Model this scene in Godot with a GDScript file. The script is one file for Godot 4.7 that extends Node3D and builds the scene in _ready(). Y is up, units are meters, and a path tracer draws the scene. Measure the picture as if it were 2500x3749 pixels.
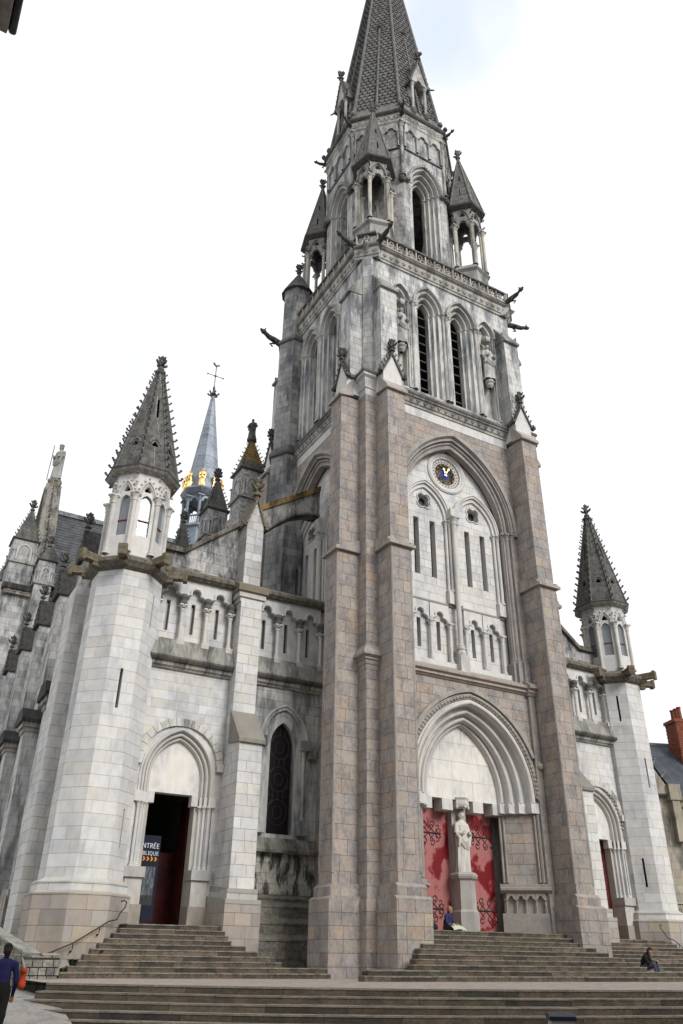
extends Node3D
# Stone basilica with a tall front bell tower, seen from the street below its terrace.
# x runs right along the front, y up, z towards the street. The tower's axis is (0, TZ).
const TZ := 0.45
var rng := RandomNumberGenerator.new()
var M := {}
var names := {}

class MB:
	var v := PackedVector3Array()
	var n := PackedVector3Array()
	var c := PackedColorArray()
	var T := Transform3D.IDENTITY
	var col := Color(0.5, 0.5, 0.5)
	func tri(a: Vector3, b: Vector3, d: Vector3) -> void:
		a = T * a; b = T * b; d = T * d
		var q := (b - a).cross(d - a)
		if q.length_squared() < 1e-14: return
		q = q.normalized()
		v.append(a); v.append(d); v.append(b)
		n.append(q); n.append(q); n.append(q)
		c.append(col); c.append(col); c.append(col)
	func stri(a: Vector3, b: Vector3, d: Vector3, na: Vector3, nb: Vector3, nd: Vector3) -> void:
		v.append(T * a); v.append(T * d); v.append(T * b)
		n.append((T.basis * na).normalized()); n.append((T.basis * nd).normalized()); n.append((T.basis * nb).normalized())
		c.append(col); c.append(col); c.append(col)
	func quad(a: Vector3, b: Vector3, d: Vector3, e: Vector3) -> void:
		tri(a, b, d); tri(a, d, e)
	func box(p: Vector3, q: Vector3) -> void:
		var x0 := p.x; var y0 := p.y; var z0 := p.z; var x1 := q.x; var y1 := q.y; var z1 := q.z
		quad(Vector3(x0,y0,z1), Vector3(x1,y0,z1), Vector3(x1,y1,z1), Vector3(x0,y1,z1))
		quad(Vector3(x1,y0,z0), Vector3(x0,y0,z0), Vector3(x0,y1,z0), Vector3(x1,y1,z0))
		quad(Vector3(x0,y0,z0), Vector3(x0,y0,z1), Vector3(x0,y1,z1), Vector3(x0,y1,z0))
		quad(Vector3(x1,y0,z1), Vector3(x1,y0,z0), Vector3(x1,y1,z0), Vector3(x1,y1,z1))
		quad(Vector3(x0,y1,z1), Vector3(x1,y1,z1), Vector3(x1,y1,z0), Vector3(x0,y1,z0))
		quad(Vector3(x0,y0,z0), Vector3(x1,y0,z0), Vector3(x1,y0,z1), Vector3(x0,y0,z1))
	# polygon in (u, v), front face at w1, sides back to w0
	func prism(poly: PackedVector2Array, w0: float, w1: float, back := false) -> void:
		if Geometry2D.is_polygon_clockwise(poly): poly = poly.duplicate(); poly.reverse()
		var k := poly.size()
		if k == 4:
			quad(Vector3(poly[0].x,poly[0].y,w1), Vector3(poly[1].x,poly[1].y,w1), Vector3(poly[2].x,poly[2].y,w1), Vector3(poly[3].x,poly[3].y,w1))
			if back: quad(Vector3(poly[3].x,poly[3].y,w0), Vector3(poly[2].x,poly[2].y,w0), Vector3(poly[1].x,poly[1].y,w0), Vector3(poly[0].x,poly[0].y,w0))
		else:
			var ix := Geometry2D.triangulate_polygon(poly)
			for i in range(0, ix.size(), 3):
				var a := poly[ix[i]]; var b := poly[ix[i+1]]; var d := poly[ix[i+2]]
				if (b - a).cross(d - a) < 0.0: var s := b; b = d; d = s
				tri(Vector3(a.x,a.y,w1), Vector3(b.x,b.y,w1), Vector3(d.x,d.y,w1))
				if back: tri(Vector3(a.x,a.y,w0), Vector3(d.x,d.y,w0), Vector3(b.x,b.y,w0))
		if absf(w1 - w0) < 1e-5: return
		for i in k:
			var a := poly[i]; var b := poly[(i + 1) % k]
			quad(Vector3(a.x,a.y,w0), Vector3(b.x,b.y,w0), Vector3(b.x,b.y,w1), Vector3(a.x,a.y,w1))
	# profile polygon in (w, v) carried along u
	func extr_u(u0: float, u1: float, prof: PackedVector2Array) -> void:
		var keep := T
		T = T * Transform3D(Basis(Vector3(0,0,1), Vector3(0,1,0), Vector3(-1,0,0)), Vector3.ZERO)
		prism(prof, -u1, -u0, true)
		T = keep
	# flat sided rings; pr holds (apothem, y)
	func ring(ce: Vector3, k: int, rot: float, pr: Array, top := true, bottom := false) -> void:
		var f := 1.0 / cos(PI / k)
		for j in range(pr.size() - 1):
			var r0: float = pr[j].x * f; var y0: float = pr[j].y; var r1: float = pr[j+1].x * f; var y1: float = pr[j+1].y
			for i in k:
				var a0 := rot + (i - 0.5) * TAU / k; var a1 := rot + (i + 0.5) * TAU / k
				var d0 := Vector3(sin(a0), 0, cos(a0)); var d1 := Vector3(sin(a1), 0, cos(a1))
				quad(ce + d0*r0 + Vector3(0,y0,0), ce + d1*r0 + Vector3(0,y0,0), ce + d1*r1 + Vector3(0,y1,0), ce + d0*r1 + Vector3(0,y1,0))
		for e in 2:
			if (e == 0 and not bottom) or (e == 1 and not top): continue
			var p: Vector2 = pr[0] if e == 0 else pr[pr.size() - 1]
			if p.x < 0.001: continue
			for i in k:
				var a0 := rot + (i - 0.5) * TAU / k; var a1 := rot + (i + 0.5) * TAU / k
				var m := ce + Vector3(0, p.y, 0)
				var b0 := m + Vector3(sin(a0), 0, cos(a0)) * p.x * f; var b1 := m + Vector3(sin(a1), 0, cos(a1)) * p.x * f
				if e == 1: tri(m, b0, b1)
				else: tri(m, b1, b0)
	func lathe(ce: Vector3, pr: Array, k := 10, sx := 1.0, sz := 1.0) -> void:
		for j in range(pr.size() - 1):
			var r0: float = pr[j].x; var y0: float = pr[j].y; var r1: float = pr[j+1].x; var y1: float = pr[j+1].y
			var s := Vector2(y1 - y0, r0 - r1)
			if s.length() < 1e-6: continue
			s = s.normalized()
			for i in k:
				var a0 := i * TAU / k; var a1 := (i + 1) * TAU / k
				var d0 := Vector3(sin(a0)*sx, 0, cos(a0)*sz); var d1 := Vector3(sin(a1)*sx, 0, cos(a1)*sz)
				var n0 := Vector3(sin(a0)*s.x, s.y, cos(a0)*s.x); var n1 := Vector3(sin(a1)*s.x, s.y, cos(a1)*s.x)
				var A := ce + d0*r0 + Vector3(0,y0,0); var B := ce + d1*r0 + Vector3(0,y0,0); var C2 := ce + d1*r1 + Vector3(0,y1,0); var D := ce + d0*r1 + Vector3(0,y1,0)
				if r0 > 1e-5: stri(A, B, C2, n0, n1, n1)
				if r1 > 1e-5: stri(A, C2, D, n0, n1, n0)
	func knob(p: Vector3, r: float, sy := 1.0, k := 6) -> void:
		lathe(p, [Vector2(0.001, -r*sy), Vector2(r*0.8, -r*0.6*sy), Vector2(r, 0), Vector2(r*0.75, r*0.65*sy), Vector2(0.001, r*sy)], k)
	func tube(pts: PackedVector3Array, r: float, k := 6, r1 := -1.0) -> void:
		if r1 < 0.0: r1 = r
		var m := pts.size()
		var pa := []
		for i in m:
			var t: Vector3
			if i == 0: t = pts[1] - pts[0]
			elif i == m - 1: t = pts[m-1] - pts[m-2]
			else: t = (pts[i+1] - pts[i]).normalized() + (pts[i] - pts[i-1]).normalized()
			t = t.normalized()
			var up := Vector3(0, 0, 1) if absf(t.z) < 0.85 else Vector3(0, 1, 0)
			var s := t.cross(up).normalized(); var w := s.cross(t)
			var rr := lerpf(r, r1, float(i) / (m - 1))
			var ro := []
			for j in k: ro.append([s * cos(j * TAU / k) + w * sin(j * TAU / k), rr])
			pa.append(ro)
		for i in m - 1:
			for j in k:
				var a: Array = pa[i][j]; var b: Array = pa[i][(j+1) % k]; var d: Array = pa[i+1][(j+1) % k]; var e: Array = pa[i+1][j]
				var A: Vector3 = pts[i] + a[0]*a[1]; var B: Vector3 = pts[i] + b[0]*b[1]; var D: Vector3 = pts[i+1] + d[0]*d[1]; var E2: Vector3 = pts[i+1] + e[0]*e[1]
				stri(A, D, B, a[0], d[0], b[0]); stri(A, E2, D, a[0], e[0], d[0])
	func cyl(p: Vector3, q: Vector3, r: float, k := 8, r1 := -1.0) -> void:
		tube(PackedVector3Array([p, q]), r, k, r1)
	# stone shaft with base, bell capital and square top
	func colonnette(x: float, z: float, y0: float, y1: float, r: float, k := 8, cap := 1.0) -> void:
		var ch := minf(r * 3.4 * cap, (y1 - y0) * 0.25)
		lathe(Vector3(x, 0, z), [Vector2(r*1.75, y0), Vector2(r*1.75, y0 + r*0.8), Vector2(r*1.3, y0 + r*1.1), Vector2(r*1.45, y0 + r*1.6), Vector2(r, y0 + r*2.0), Vector2(r, y1 - ch), Vector2(r*1.25, y1 - ch), Vector2(r*1.2, y1 - ch*0.85), Vector2(r*1.35, y1 - ch*0.6), Vector2(r*2.0, y1 - r*0.7)], k)
		box(Vector3(x - r*2.0, y1 - r*0.75, z - r*2.0), Vector3(x + r*2.0, y1, z + r*2.0))
	func finial(p: Vector3, h: float) -> void:
		var r := h * 0.09
		lathe(p, [Vector2(r, 0), Vector2(r*0.8, h*0.18), Vector2(r*1.7, h*0.2), Vector2(r*1.7, h*0.27), Vector2(r*0.8, h*0.3), Vector2(r*0.9, h*0.5), Vector2(r*1.4, h*0.62), Vector2(r*0.8, h*0.75), Vector2(r*1.3, h*0.86), Vector2(0.002, h)], 6)
		for i in 4:
			var a := i * TAU / 4 + 0.4
			var d := Vector3(sin(a), 0, cos(a))
			tube(PackedVector3Array([p + Vector3(0, h*0.46, 0) + d*r*0.5, p + Vector3(0, h*0.52, 0) + d*r*2.2, p + Vector3(0, h*0.62, 0) + d*r*3.1]), r*0.9, 5, r*0.55)
			tube(PackedVector3Array([p + Vector3(0, h*0.7, 0) + d*r*0.4, p + Vector3(0, h*0.76, 0) + d*r*1.8, p + Vector3(0, h*0.83, 0) + d*r*2.2]), r*0.7, 5, r*0.4)
	# hooked leaf on a slope: p foot, d outward
	func crocket(p: Vector3, d: Vector3, s: float) -> void:
		tube(PackedVector3Array([p - d*s*0.3, p + d*s*0.7 + Vector3(0, s*0.15, 0), p + d*s*1.15 + Vector3(0, s*0.6, 0)]), s*0.36, 5, s*0.24)
		knob(p + d*s*1.1 + Vector3(0, s*0.7, 0), s*0.42, 0.8, 5)
	func crocket_line(a: Vector3, b: Vector3, d: Vector3, k: int, s: float) -> void:
		for i in k: crocket(a.lerp(b, (i + 0.5) / k), d, s * lerpf(1.0, 0.65, float(i) / k))
	func mesh() -> ArrayMesh:
		var arr := []
		arr.resize(Mesh.ARRAY_MAX)
		arr[Mesh.ARRAY_VERTEX] = v; arr[Mesh.ARRAY_NORMAL] = n; arr[Mesh.ARRAY_COLOR] = c
		var m := ArrayMesh.new()
		m.add_surface_from_arrays(Mesh.PRIMITIVE_TRIANGLES, arr)
		return m

# ---------------------------------------------------------------- helpers
func V2(a: float, b: float) -> Vector2: return Vector2(a, b)
func V3(a: float, b: float, d: float) -> Vector3: return Vector3(a, b, d)
func poly(a: Array) -> PackedVector2Array:
	var p := PackedVector2Array()
	for i in range(0, a.size(), 2): p.append(Vector2(a[i], a[i+1]))
	return p
func rect(u0: float, v0: float, u1: float, v1: float) -> PackedVector2Array: return poly([u0,v0, u1,v0, u1,v1, u0,v1])
# frame of a wall face: u right, v up, w outwards; ang 0 faces +z, -90 faces -x
func face(o: Vector3, ang: float) -> Transform3D:
	return Transform3D(Basis(Vector3(0, 1, 0), deg_to_rad(ang)), o)
func commit(mb: MB, called: String, parent: Node, m: Material, stuff := false) -> MeshInstance3D:
	var o := MeshInstance3D.new()
	o.name = called
	if mb.v.size() > 0: o.mesh = mb.mesh()
	o.material_override = m
	parent.add_child(o, true)
	if stuff: o.set_meta("kind", "stuff")
	return o
func numbered(s: String) -> String:
	if not names.has(s): names[s] = 0; return s
	names[s] += 1
	return "%s_%03d" % [s, names[s]]
func tag(o: Node, label: String, category: String, group := "", kind := "") -> Node:
	if kind: o.set_meta("kind", kind)
	if label: o.set_meta("label", label)
	if category: o.set_meta("category", category)
	if group: o.set_meta("group", group)
	return o
func thing(called: String, label: String, category: String, group := "", at := Vector3.ZERO) -> Node3D:
	var o := Node3D.new()
	o.name = numbered(called); o.position = at
	add_child(o)
	tag(o, label, category, group)
	return o
func structure(mb: MB, called: String, m: Material) -> MeshInstance3D:
	var o := commit(mb, called, self, m)
	o.set_meta("kind", "structure")
	return o
func vary(a: Color, s: float) -> Color:
	var k := 1.0 + rng.randf_range(-s, s)
	return Color(a.r * k * (1.0 + rng.randf_range(-s, s) * 0.12), a.g * k, a.b * k * (1.0 + rng.randf_range(-s, s) * 0.15))
func pick(p: Array) -> Color: return vary(p[rng.randi() % p.size()], 0.07)

# ---------------------------------------------------------------- arches
func arc(cx: float, spring: float, w: float, h: float, k := 10) -> PackedVector2Array:
	var p := PackedVector2Array()
	var R := (w * w + h * h) / (2.0 * w)
	var e := atan2(h, R - w)
	for i in k + 1:
		var a := e * i / k
		p.append(Vector2(cx - (R - w) + R * cos(a), spring + R * sin(a)))
	for i in range(k - 1, -1, -1):
		var a := e * i / k
		p.append(Vector2(cx + (R - w) - R * cos(a), spring + R * sin(a)))
	return p
func arch_line(cx: float, base: float, spring: float, w: float, h: float, k := 10) -> PackedVector2Array:
	var p := PackedVector2Array()
	if base < spring - 0.001: p.append(Vector2(cx + w, base))
	p.append_array(arc(cx, spring, w, h, k))
	if base < spring - 0.001: p.append(Vector2(cx - w, base))
	return p
func lift(p: PackedVector2Array, w: float) -> PackedVector3Array:
	var q := PackedVector3Array()
	for a in p: q.append(Vector3(a.x, a.y, w))
	return q
# flat band between two arch lines at wf, soffit of the inner one back to wb, outer edge back to wo
func arch_step(mb: MB, o: PackedVector2Array, i: PackedVector2Array, wf: float, wb: float, wo := -99.0) -> void:
	for k in o.size() - 1:
		mb.quad(V3(o[k].x,o[k].y,wf), V3(o[k+1].x,o[k+1].y,wf), V3(i[k+1].x,i[k+1].y,wf), V3(i[k].x,i[k].y,wf))
		mb.quad(V3(i[k].x,i[k].y,wf), V3(i[k+1].x,i[k+1].y,wf), V3(i[k+1].x,i[k+1].y,wb), V3(i[k].x,i[k].y,wb))
		if wo > -90.0: mb.quad(V3(o[k].x,o[k].y,wo), V3(o[k+1].x,o[k+1].y,wo), V3(o[k+1].x,o[k+1].y,wf), V3(o[k].x,o[k].y,wf))
# three-lobed line between two springing points
func trefoil(cx: float, spring: float, w: float) -> PackedVector2Array:
	var p := PackedVector2Array()
	for i in 5:
		var a := deg_to_rad(i * 25.0)
		p.append(Vector2(cx + w*0.52 + w*0.48*cos(a), spring + w*0.48*sin(a)))
	for i in 9:
		var a := deg_to_rad(-5.0 + i * 190.0 / 8.0)
		p.append(Vector2(cx + w*0.5*cos(a), spring + w*0.62 + w*0.5*sin(a)))
	for i in 5:
		var a := deg_to_rad(80.0 + i * 25.0)
		p.append(Vector2(cx - w*0.52 + w*0.48*cos(a), spring + w*0.48*sin(a)))
	return p
func foil(cx: float, cy: float, r: float, k: int, rot := 0.0) -> PackedVector2Array:
	var p := PackedVector2Array()
	for i in k:
		var a := rot + i * TAU / k
		for j in 5:
			var b := a + deg_to_rad(-90.0 + j * 45.0)
			p.append(Vector2(cx + cos(a)*r*0.52 + cos(b)*r*0.48, cy + sin(a)*r*0.52 + sin(b)*r*0.48))
	return p

# ---------------------------------------------------------------- coursed stone
var stone_left := 290
func bbox(p: PackedVector2Array) -> Rect2:
	var r := Rect2(p[0], Vector2.ZERO)
	for a in p: r = r.expand(a)
	return r
# Blocks with recessed joints over a wall polygon with holes. single: blocks become parts of their own.
func ashlar(mb: MB, T: Transform3D, outer: PackedVector2Array, holes: Array, ch: float, l0: float, l1: float, pal: Array, mortar: Color, parent: Node = null, m: Material = null, depth := 0.016, joint := 0.015) -> void:
	var keep := mb.T
	mb.T = T
	var av := Color(0, 0, 0)
	for q in pal: av += q / pal.size()
	mortar = mortar.lerp(av, 0.6)
	var bb := bbox(outer)
	var isrect := outer.size() == 4 and absf(bb.get_area() - absf(parea(outer))) < 1e-4
	var hb := []
	for h in holes: hb.append(bbox(h))
	var rows := maxi(1, roundi(bb.size.y / ch))
	var rh := bb.size.y / rows
	for r in rows:
		var v0 := bb.position.y + r * rh; var v1 := v0 + rh
		var u := bb.position.x - rng.randf() * l0
		while u < bb.end.x - 0.001:
			var e := u + rng.randf_range(l0, l1)
			if bb.end.x - e < l0 * 0.45: e = bb.end.x
			var a0 := maxf(u, bb.position.x); var a1 := minf(e, bb.end.x)
			u = e
			if a1 - a0 < 0.03: continue
			var cr := Rect2(a0, v0, a1 - a0, rh)
			var hit := false
			for h in hb: if h.intersects(cr): hit = true
			var col := pick(pal)
			var jit := rng.randf_range(-0.003, 0.003)
			for pass_i in 2:
				var j := joint * 0.5 if pass_i == 1 else 0.0
				var list := [rect(a0 + (j if a0 > bb.position.x + 0.001 else 0.0), v0 + j, a1 - (j if a1 < bb.end.x - 0.001 else 0.0), v1 - j)]
				if not isrect:
					list = Geometry2D.intersect_polygons(list[0], outer)
				if hit:
					for hi in holes.size():
						if not hb[hi].intersects(cr): continue
						var nl := []
						for p in list: nl.append_array(Geometry2D.clip_polygons(p, holes[hi]))
						list = nl
				for p in list:
					if p.size() < 3 or Geometry2D.is_polygon_clockwise(p): continue
					if pass_i == 0:
						mb.col = mortar
						mb.prism(p, -depth, -depth)
					elif parent and stone_left > 0 and p.size() == 4:
						stone_left -= 1
						var sb := MB.new()
						sb.T = T; sb.col = col
						sb.prism(p, -depth + 0.001, jit)
						commit(sb, "stone", parent, m)
					else:
						mb.col = col
						mb.prism(p, -depth + 0.001, jit)
	mb.T = keep
func parea(p: PackedVector2Array) -> float:
	var s := 0.0
	for i in p.size(): s += p[i].cross(p[(i + 1) % p.size()])
	return s * 0.5

# cut a polygon by several holes
func cut(p: PackedVector2Array, holes: Array) -> Array:
	var list := [p]
	for h in holes:
		var nl := []
		for q in list: nl.append_array(Geometry2D.clip_polygons(q, h))
		list = nl
	return list.filter(func(q): return q.size() > 2 and not Geometry2D.is_polygon_clockwise(q))
# one side of a hollow stone spire in courses, pierced by holes given in the plane of the side (u, distance up the slope)
func spire_side(mb: MB, T: Transform3D, k: int, A: float, a1: float, y0: float, y1: float, rows: int, holes: Array, base: Color, dv: float, mortar: Color, gap: float) -> void:
	var sl := atan((A - a1) / (y1 - y0))
	var L := Vector2(A - a1, y1 - y0).length()
	var keep := mb.T
	mb.T = T * Transform3D(Basis(Vector3(1, 0, 0), -sl), V3(0, y0, A))
	var tn := tan(PI / k)
	for r in rows:
		var f0 := float(r) / rows; var f1 := float(r + 1) / rows
		var w0 := lerpf(A, a1, f0) * tn; var w1 := lerpf(A, a1, f1) * tn
		var t0 := L * f0; var t1 := L * f1
		var m := rng.randf_range(-0.4, 0.4)
		var hs := holes.filter(func(h): var b := bbox(h); return b.end.y > t0 and b.position.y < t1)
		for h in 2:
			var a0 := -1.0 if h == 0 else m; var e := m if h == 0 else 1.0
			mb.col = vary(base, dv)
			var g := gap * 0.5
			for q in cut(PackedVector2Array([Vector2(w0*a0 + (g if h == 1 else 0.0), t0 + g), Vector2(w0*e - (g if h == 0 else 0.0), t0 + g), Vector2(w1*e - (g if h == 0 else 0.0), t1 - g), Vector2(w1*a0 + (g if h == 1 else 0.0), t1 - g)]), hs): mb.prism(q, -0.1, 0.0)
		mb.col = mortar
		for half in [-1.0, 1.0]:
			for q in cut(PackedVector2Array([Vector2(minf(0.0, w0*half), t0), Vector2(maxf(0.0, w0*half), t0), Vector2(maxf(0.0, w1*half), t1), Vector2(minf(0.0, w1*half), t1)]), hs): mb.prism(q, -0.018, -0.014)
	mb.T = keep
# stone lining of an opening
func reveal(mb: MB, h: PackedVector2Array, w0: float, w1: float) -> void:
	for i in h.size():
		var a := h[i]; var b := h[(i + 1) % h.size()]
		mb.quad(V3(a.x, a.y, w1), V3(b.x, b.y, w1), V3(b.x, b.y, w0), V3(a.x, a.y, w0))

# ---------------------------------------------------------------- textures and materials
func speckle(sd: int, f: float, lo: float, dark: float, bias: float, sz := 512, tint := Color.WHITE, warm := 0.0, soft := 0.22) -> ImageTexture:
	var n1 := FastNoiseLite.new(); n1.seed = sd; n1.frequency = f; n1.fractal_octaves = 5
	var n2 := FastNoiseLite.new(); n2.seed = sd + 7; n2.frequency = f * 5.0; n2.fractal_octaves = 4
	var a := n1.get_seamless_image(sz, sz); var b := n2.get_seamless_image(sz, sz)
	var im := Image.create(sz, sz, true, Image.FORMAT_RGB8)
	for y in sz:
		for x in sz:
			var p := a.get_pixel(x, y).r; var q := b.get_pixel(x, y).r
			var t := smoothstep(bias - soft, bias + soft, p * 0.75 + q * 0.25)
			var k := lerpf(dark, 1.0, t) * lerpf(lo, 1.0, q)
			var w := warm * (p - 0.5)
			im.set_pixel(x, y, Color(clampf(k * tint.r + w, 0, 1), clampf(k * tint.g + w * 0.3, 0, 1), clampf(k * tint.b - w, 0, 1)))
	im.generate_mipmaps()
	return ImageTexture.create_from_image(im)
# faded red paint, pinkish sky sheen painted in, with patches that stay deep
func paint() -> ImageTexture:
	var n1 := FastNoiseLite.new(); n1.seed = 97; n1.frequency = 0.007; n1.fractal_octaves = 5
	var im := n1.get_seamless_image(512, 512)
	var o := Image.create(512, 512, true, Image.FORMAT_RGB8)
	for y in 512:
		for x in 512:
			var t := smoothstep(0.29, 0.44, im.get_pixel(x, y).r)
			o.set_pixel(x, y, Color(0.47, 0.12, 0.145).lerp(Color(0.67, 0.43, 0.42), t))
	o.generate_mipmaps()
	return ImageTexture.create_from_image(o)
func bumps(sd: int, f: float, s: float) -> ImageTexture:
	var n1 := FastNoiseLite.new(); n1.seed = sd; n1.frequency = f; n1.fractal_octaves = 5
	var im := n1.get_seamless_image(512, 512)
	im.convert(Image.FORMAT_RGB8)
	im.bump_map_to_normal_map(s)
	im.generate_mipmaps()
	return ImageTexture.create_from_image(im)
func mat(rough: float, tex: Texture2D = null, sc := Vector3.ONE, nrm: Texture2D = null, ns := 1.0, metal := 0.0) -> StandardMaterial3D:
	var m := StandardMaterial3D.new()
	m.vertex_color_use_as_albedo = true
	m.roughness = rough; m.metallic = metal
	m.metallic_specular = 0.35
	if tex: m.albedo_texture = tex
	if nrm: m.normal_enabled = true; m.normal_texture = nrm; m.normal_scale = ns
	if tex or nrm:
		m.uv1_triplanar = true; m.uv1_world_triplanar = true
		m.uv1_scale = sc
	return m
# palettes, linear base colours
var GRAN := [Color(0.369,0.326,0.296), Color(0.387,0.335,0.296), Color(0.358,0.316,0.289), Color(0.352,0.324,0.306), Color(0.380,0.323,0.294), Color(0.402,0.349,0.309), Color(0.330,0.295,0.271), Color(0.402,0.328,0.270), Color(0.370,0.328,0.301), Color(0.361,0.324,0.302), Color(0.372,0.343,0.326), Color(0.344,0.308,0.282)]
var WHITE := [Color(0.605,0.60,0.585), Color(0.585,0.575,0.555), Color(0.62,0.615,0.605), Color(0.575,0.57,0.555), Color(0.60,0.58,0.545), Color(0.61,0.605,0.595)]
var WEATH := [Color(0.47,0.467,0.457), Color(0.515,0.51,0.495), Color(0.445,0.44,0.43), Color(0.54,0.535,0.52), Color(0.495,0.487,0.467), Color(0.415,0.41,0.40)]
var GREY := [Color(0.335,0.333,0.326), Color(0.38,0.376,0.368), Color(0.305,0.303,0.297), Color(0.405,0.40,0.39), Color(0.285,0.283,0.277)]
var DARK := [Color(0.135,0.13,0.125), Color(0.17,0.165,0.155), Color(0.11,0.108,0.104), Color(0.20,0.19,0.175)]
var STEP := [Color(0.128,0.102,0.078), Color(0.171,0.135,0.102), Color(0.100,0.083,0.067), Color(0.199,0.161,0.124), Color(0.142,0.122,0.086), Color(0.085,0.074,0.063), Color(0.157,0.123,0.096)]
var GRANB := GRAN + [Color(0.40,0.36,0.305), Color(0.42,0.36,0.28), Color(0.36,0.315,0.26), Color(0.39,0.37,0.335)]
const LIME := Color(0.60, 0.592, 0.572)
const CREAM := Color(0.56, 0.54, 0.50)
const TAUPE := Color(0.355, 0.322, 0.297)
const CRUST := Color(0.15, 0.145, 0.135)
const MID := Color(0.45, 0.44, 0.415)
func make_materials() -> void:
	var grain := speckle(11, 0.010, 0.90, 0.88, 0.42, 512, Color.WHITE, 0.04)
	var wear := speckle(23, 0.006, 0.86, 0.66, 0.40, 512, Color(0.99, 0.995, 1.0), 0.03)
	var heavy := speckle(31, 0.007, 0.8, 0.60, 0.42, 512, Color.WHITE, 0.04)
	var clean := speckle(43, 0.006, 0.94, 0.90, 0.36, 512, Color.WHITE, 0.03)
	var nb := bumps(5, 0.03, 3.0)
	M.gran = mat(0.9, grain, V3(0.22, 0.16, 0.22), nb, 0.35)
	M.white = mat(0.9, clean, V3(0.2, 0.1, 0.2), nb, 0.2)
	M.weath = mat(0.92, wear, V3(0.30, 0.075, 0.30), nb, 0.3)
	M.heavy = mat(0.95, heavy, V3(0.35, 0.12, 0.35), nb, 0.4)
	M.dark = mat(0.92, speckle(57, 0.015, 0.75, 0.75, 0.45, 512, Color.WHITE, 0.05), V3(0.4, 0.3, 0.4), nb, 0.5)
	M.step = mat(0.85, speckle(61, 0.010, 0.8, 0.80, 0.44, 512, Color(1.0, 1.0, 0.98), 0.04), V3(0.35, 0.6, 0.35), nb, 0.5)
	M.pave = mat(0.85, speckle(67, 0.012, 0.88, 0.88, 0.42, 512, Color.WHITE, 0.05), V3(0.25, 0.25, 0.25), nb, 0.3)
	M.lead = mat(0.5, speckle(71, 0.01, 0.85, 0.8, 0.4), V3(0.15, 0.1, 0.15), null, 1.0, 0.2)
	M.gold = mat(0.28, null, Vector3.ONE, null, 1.0, 1.0)
	M.slate = mat(0.55, speckle(73, 0.01, 0.75, 0.7, 0.42), V3(0.2, 0.2, 0.2))
	M.door = mat(0.38, paint(), V3(0.24, 0.17, 0.24))
	M.wood = mat(0.6, speckle(79, 0.006, 0.92, 0.70, 0.46), V3(0.22, 0.16, 0.22))
	M.stain = mat(0.92, speckle(101, 0.012, 0.75, 0.38, 0.46, 512, Color(1.0, 1.0, 0.97), 0.03, 0.2), V3(0.4, 0.12, 0.4), nb, 0.3)
	M.iron = mat(0.6); M.plain = mat(0.8); M.cloth = mat(0.95)
	M.glass = mat(0.3); M.glass.metallic_specular = 0.5
	M.pane = StandardMaterial3D.new()
	M.pane.albedo_color = Color(0.48, 0.5, 0.52, 0.78); M.pane.transparency = BaseMaterial3D.TRANSPARENCY_ALPHA; M.pane.roughness = 0.08
	M.brick = mat(0.9, grain, V3(1.5, 1.5, 1.5))
	M.leaf = mat(0.7)
	M.lichen = mat(0.95, speckle(83, 0.02, 0.8, 0.75, 0.46, 512, Color.WHITE, 0.10), V3(0.4, 0.4, 0.4))
# ---------------------------------------------------------------- bell tower
var church: Node3D
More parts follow.
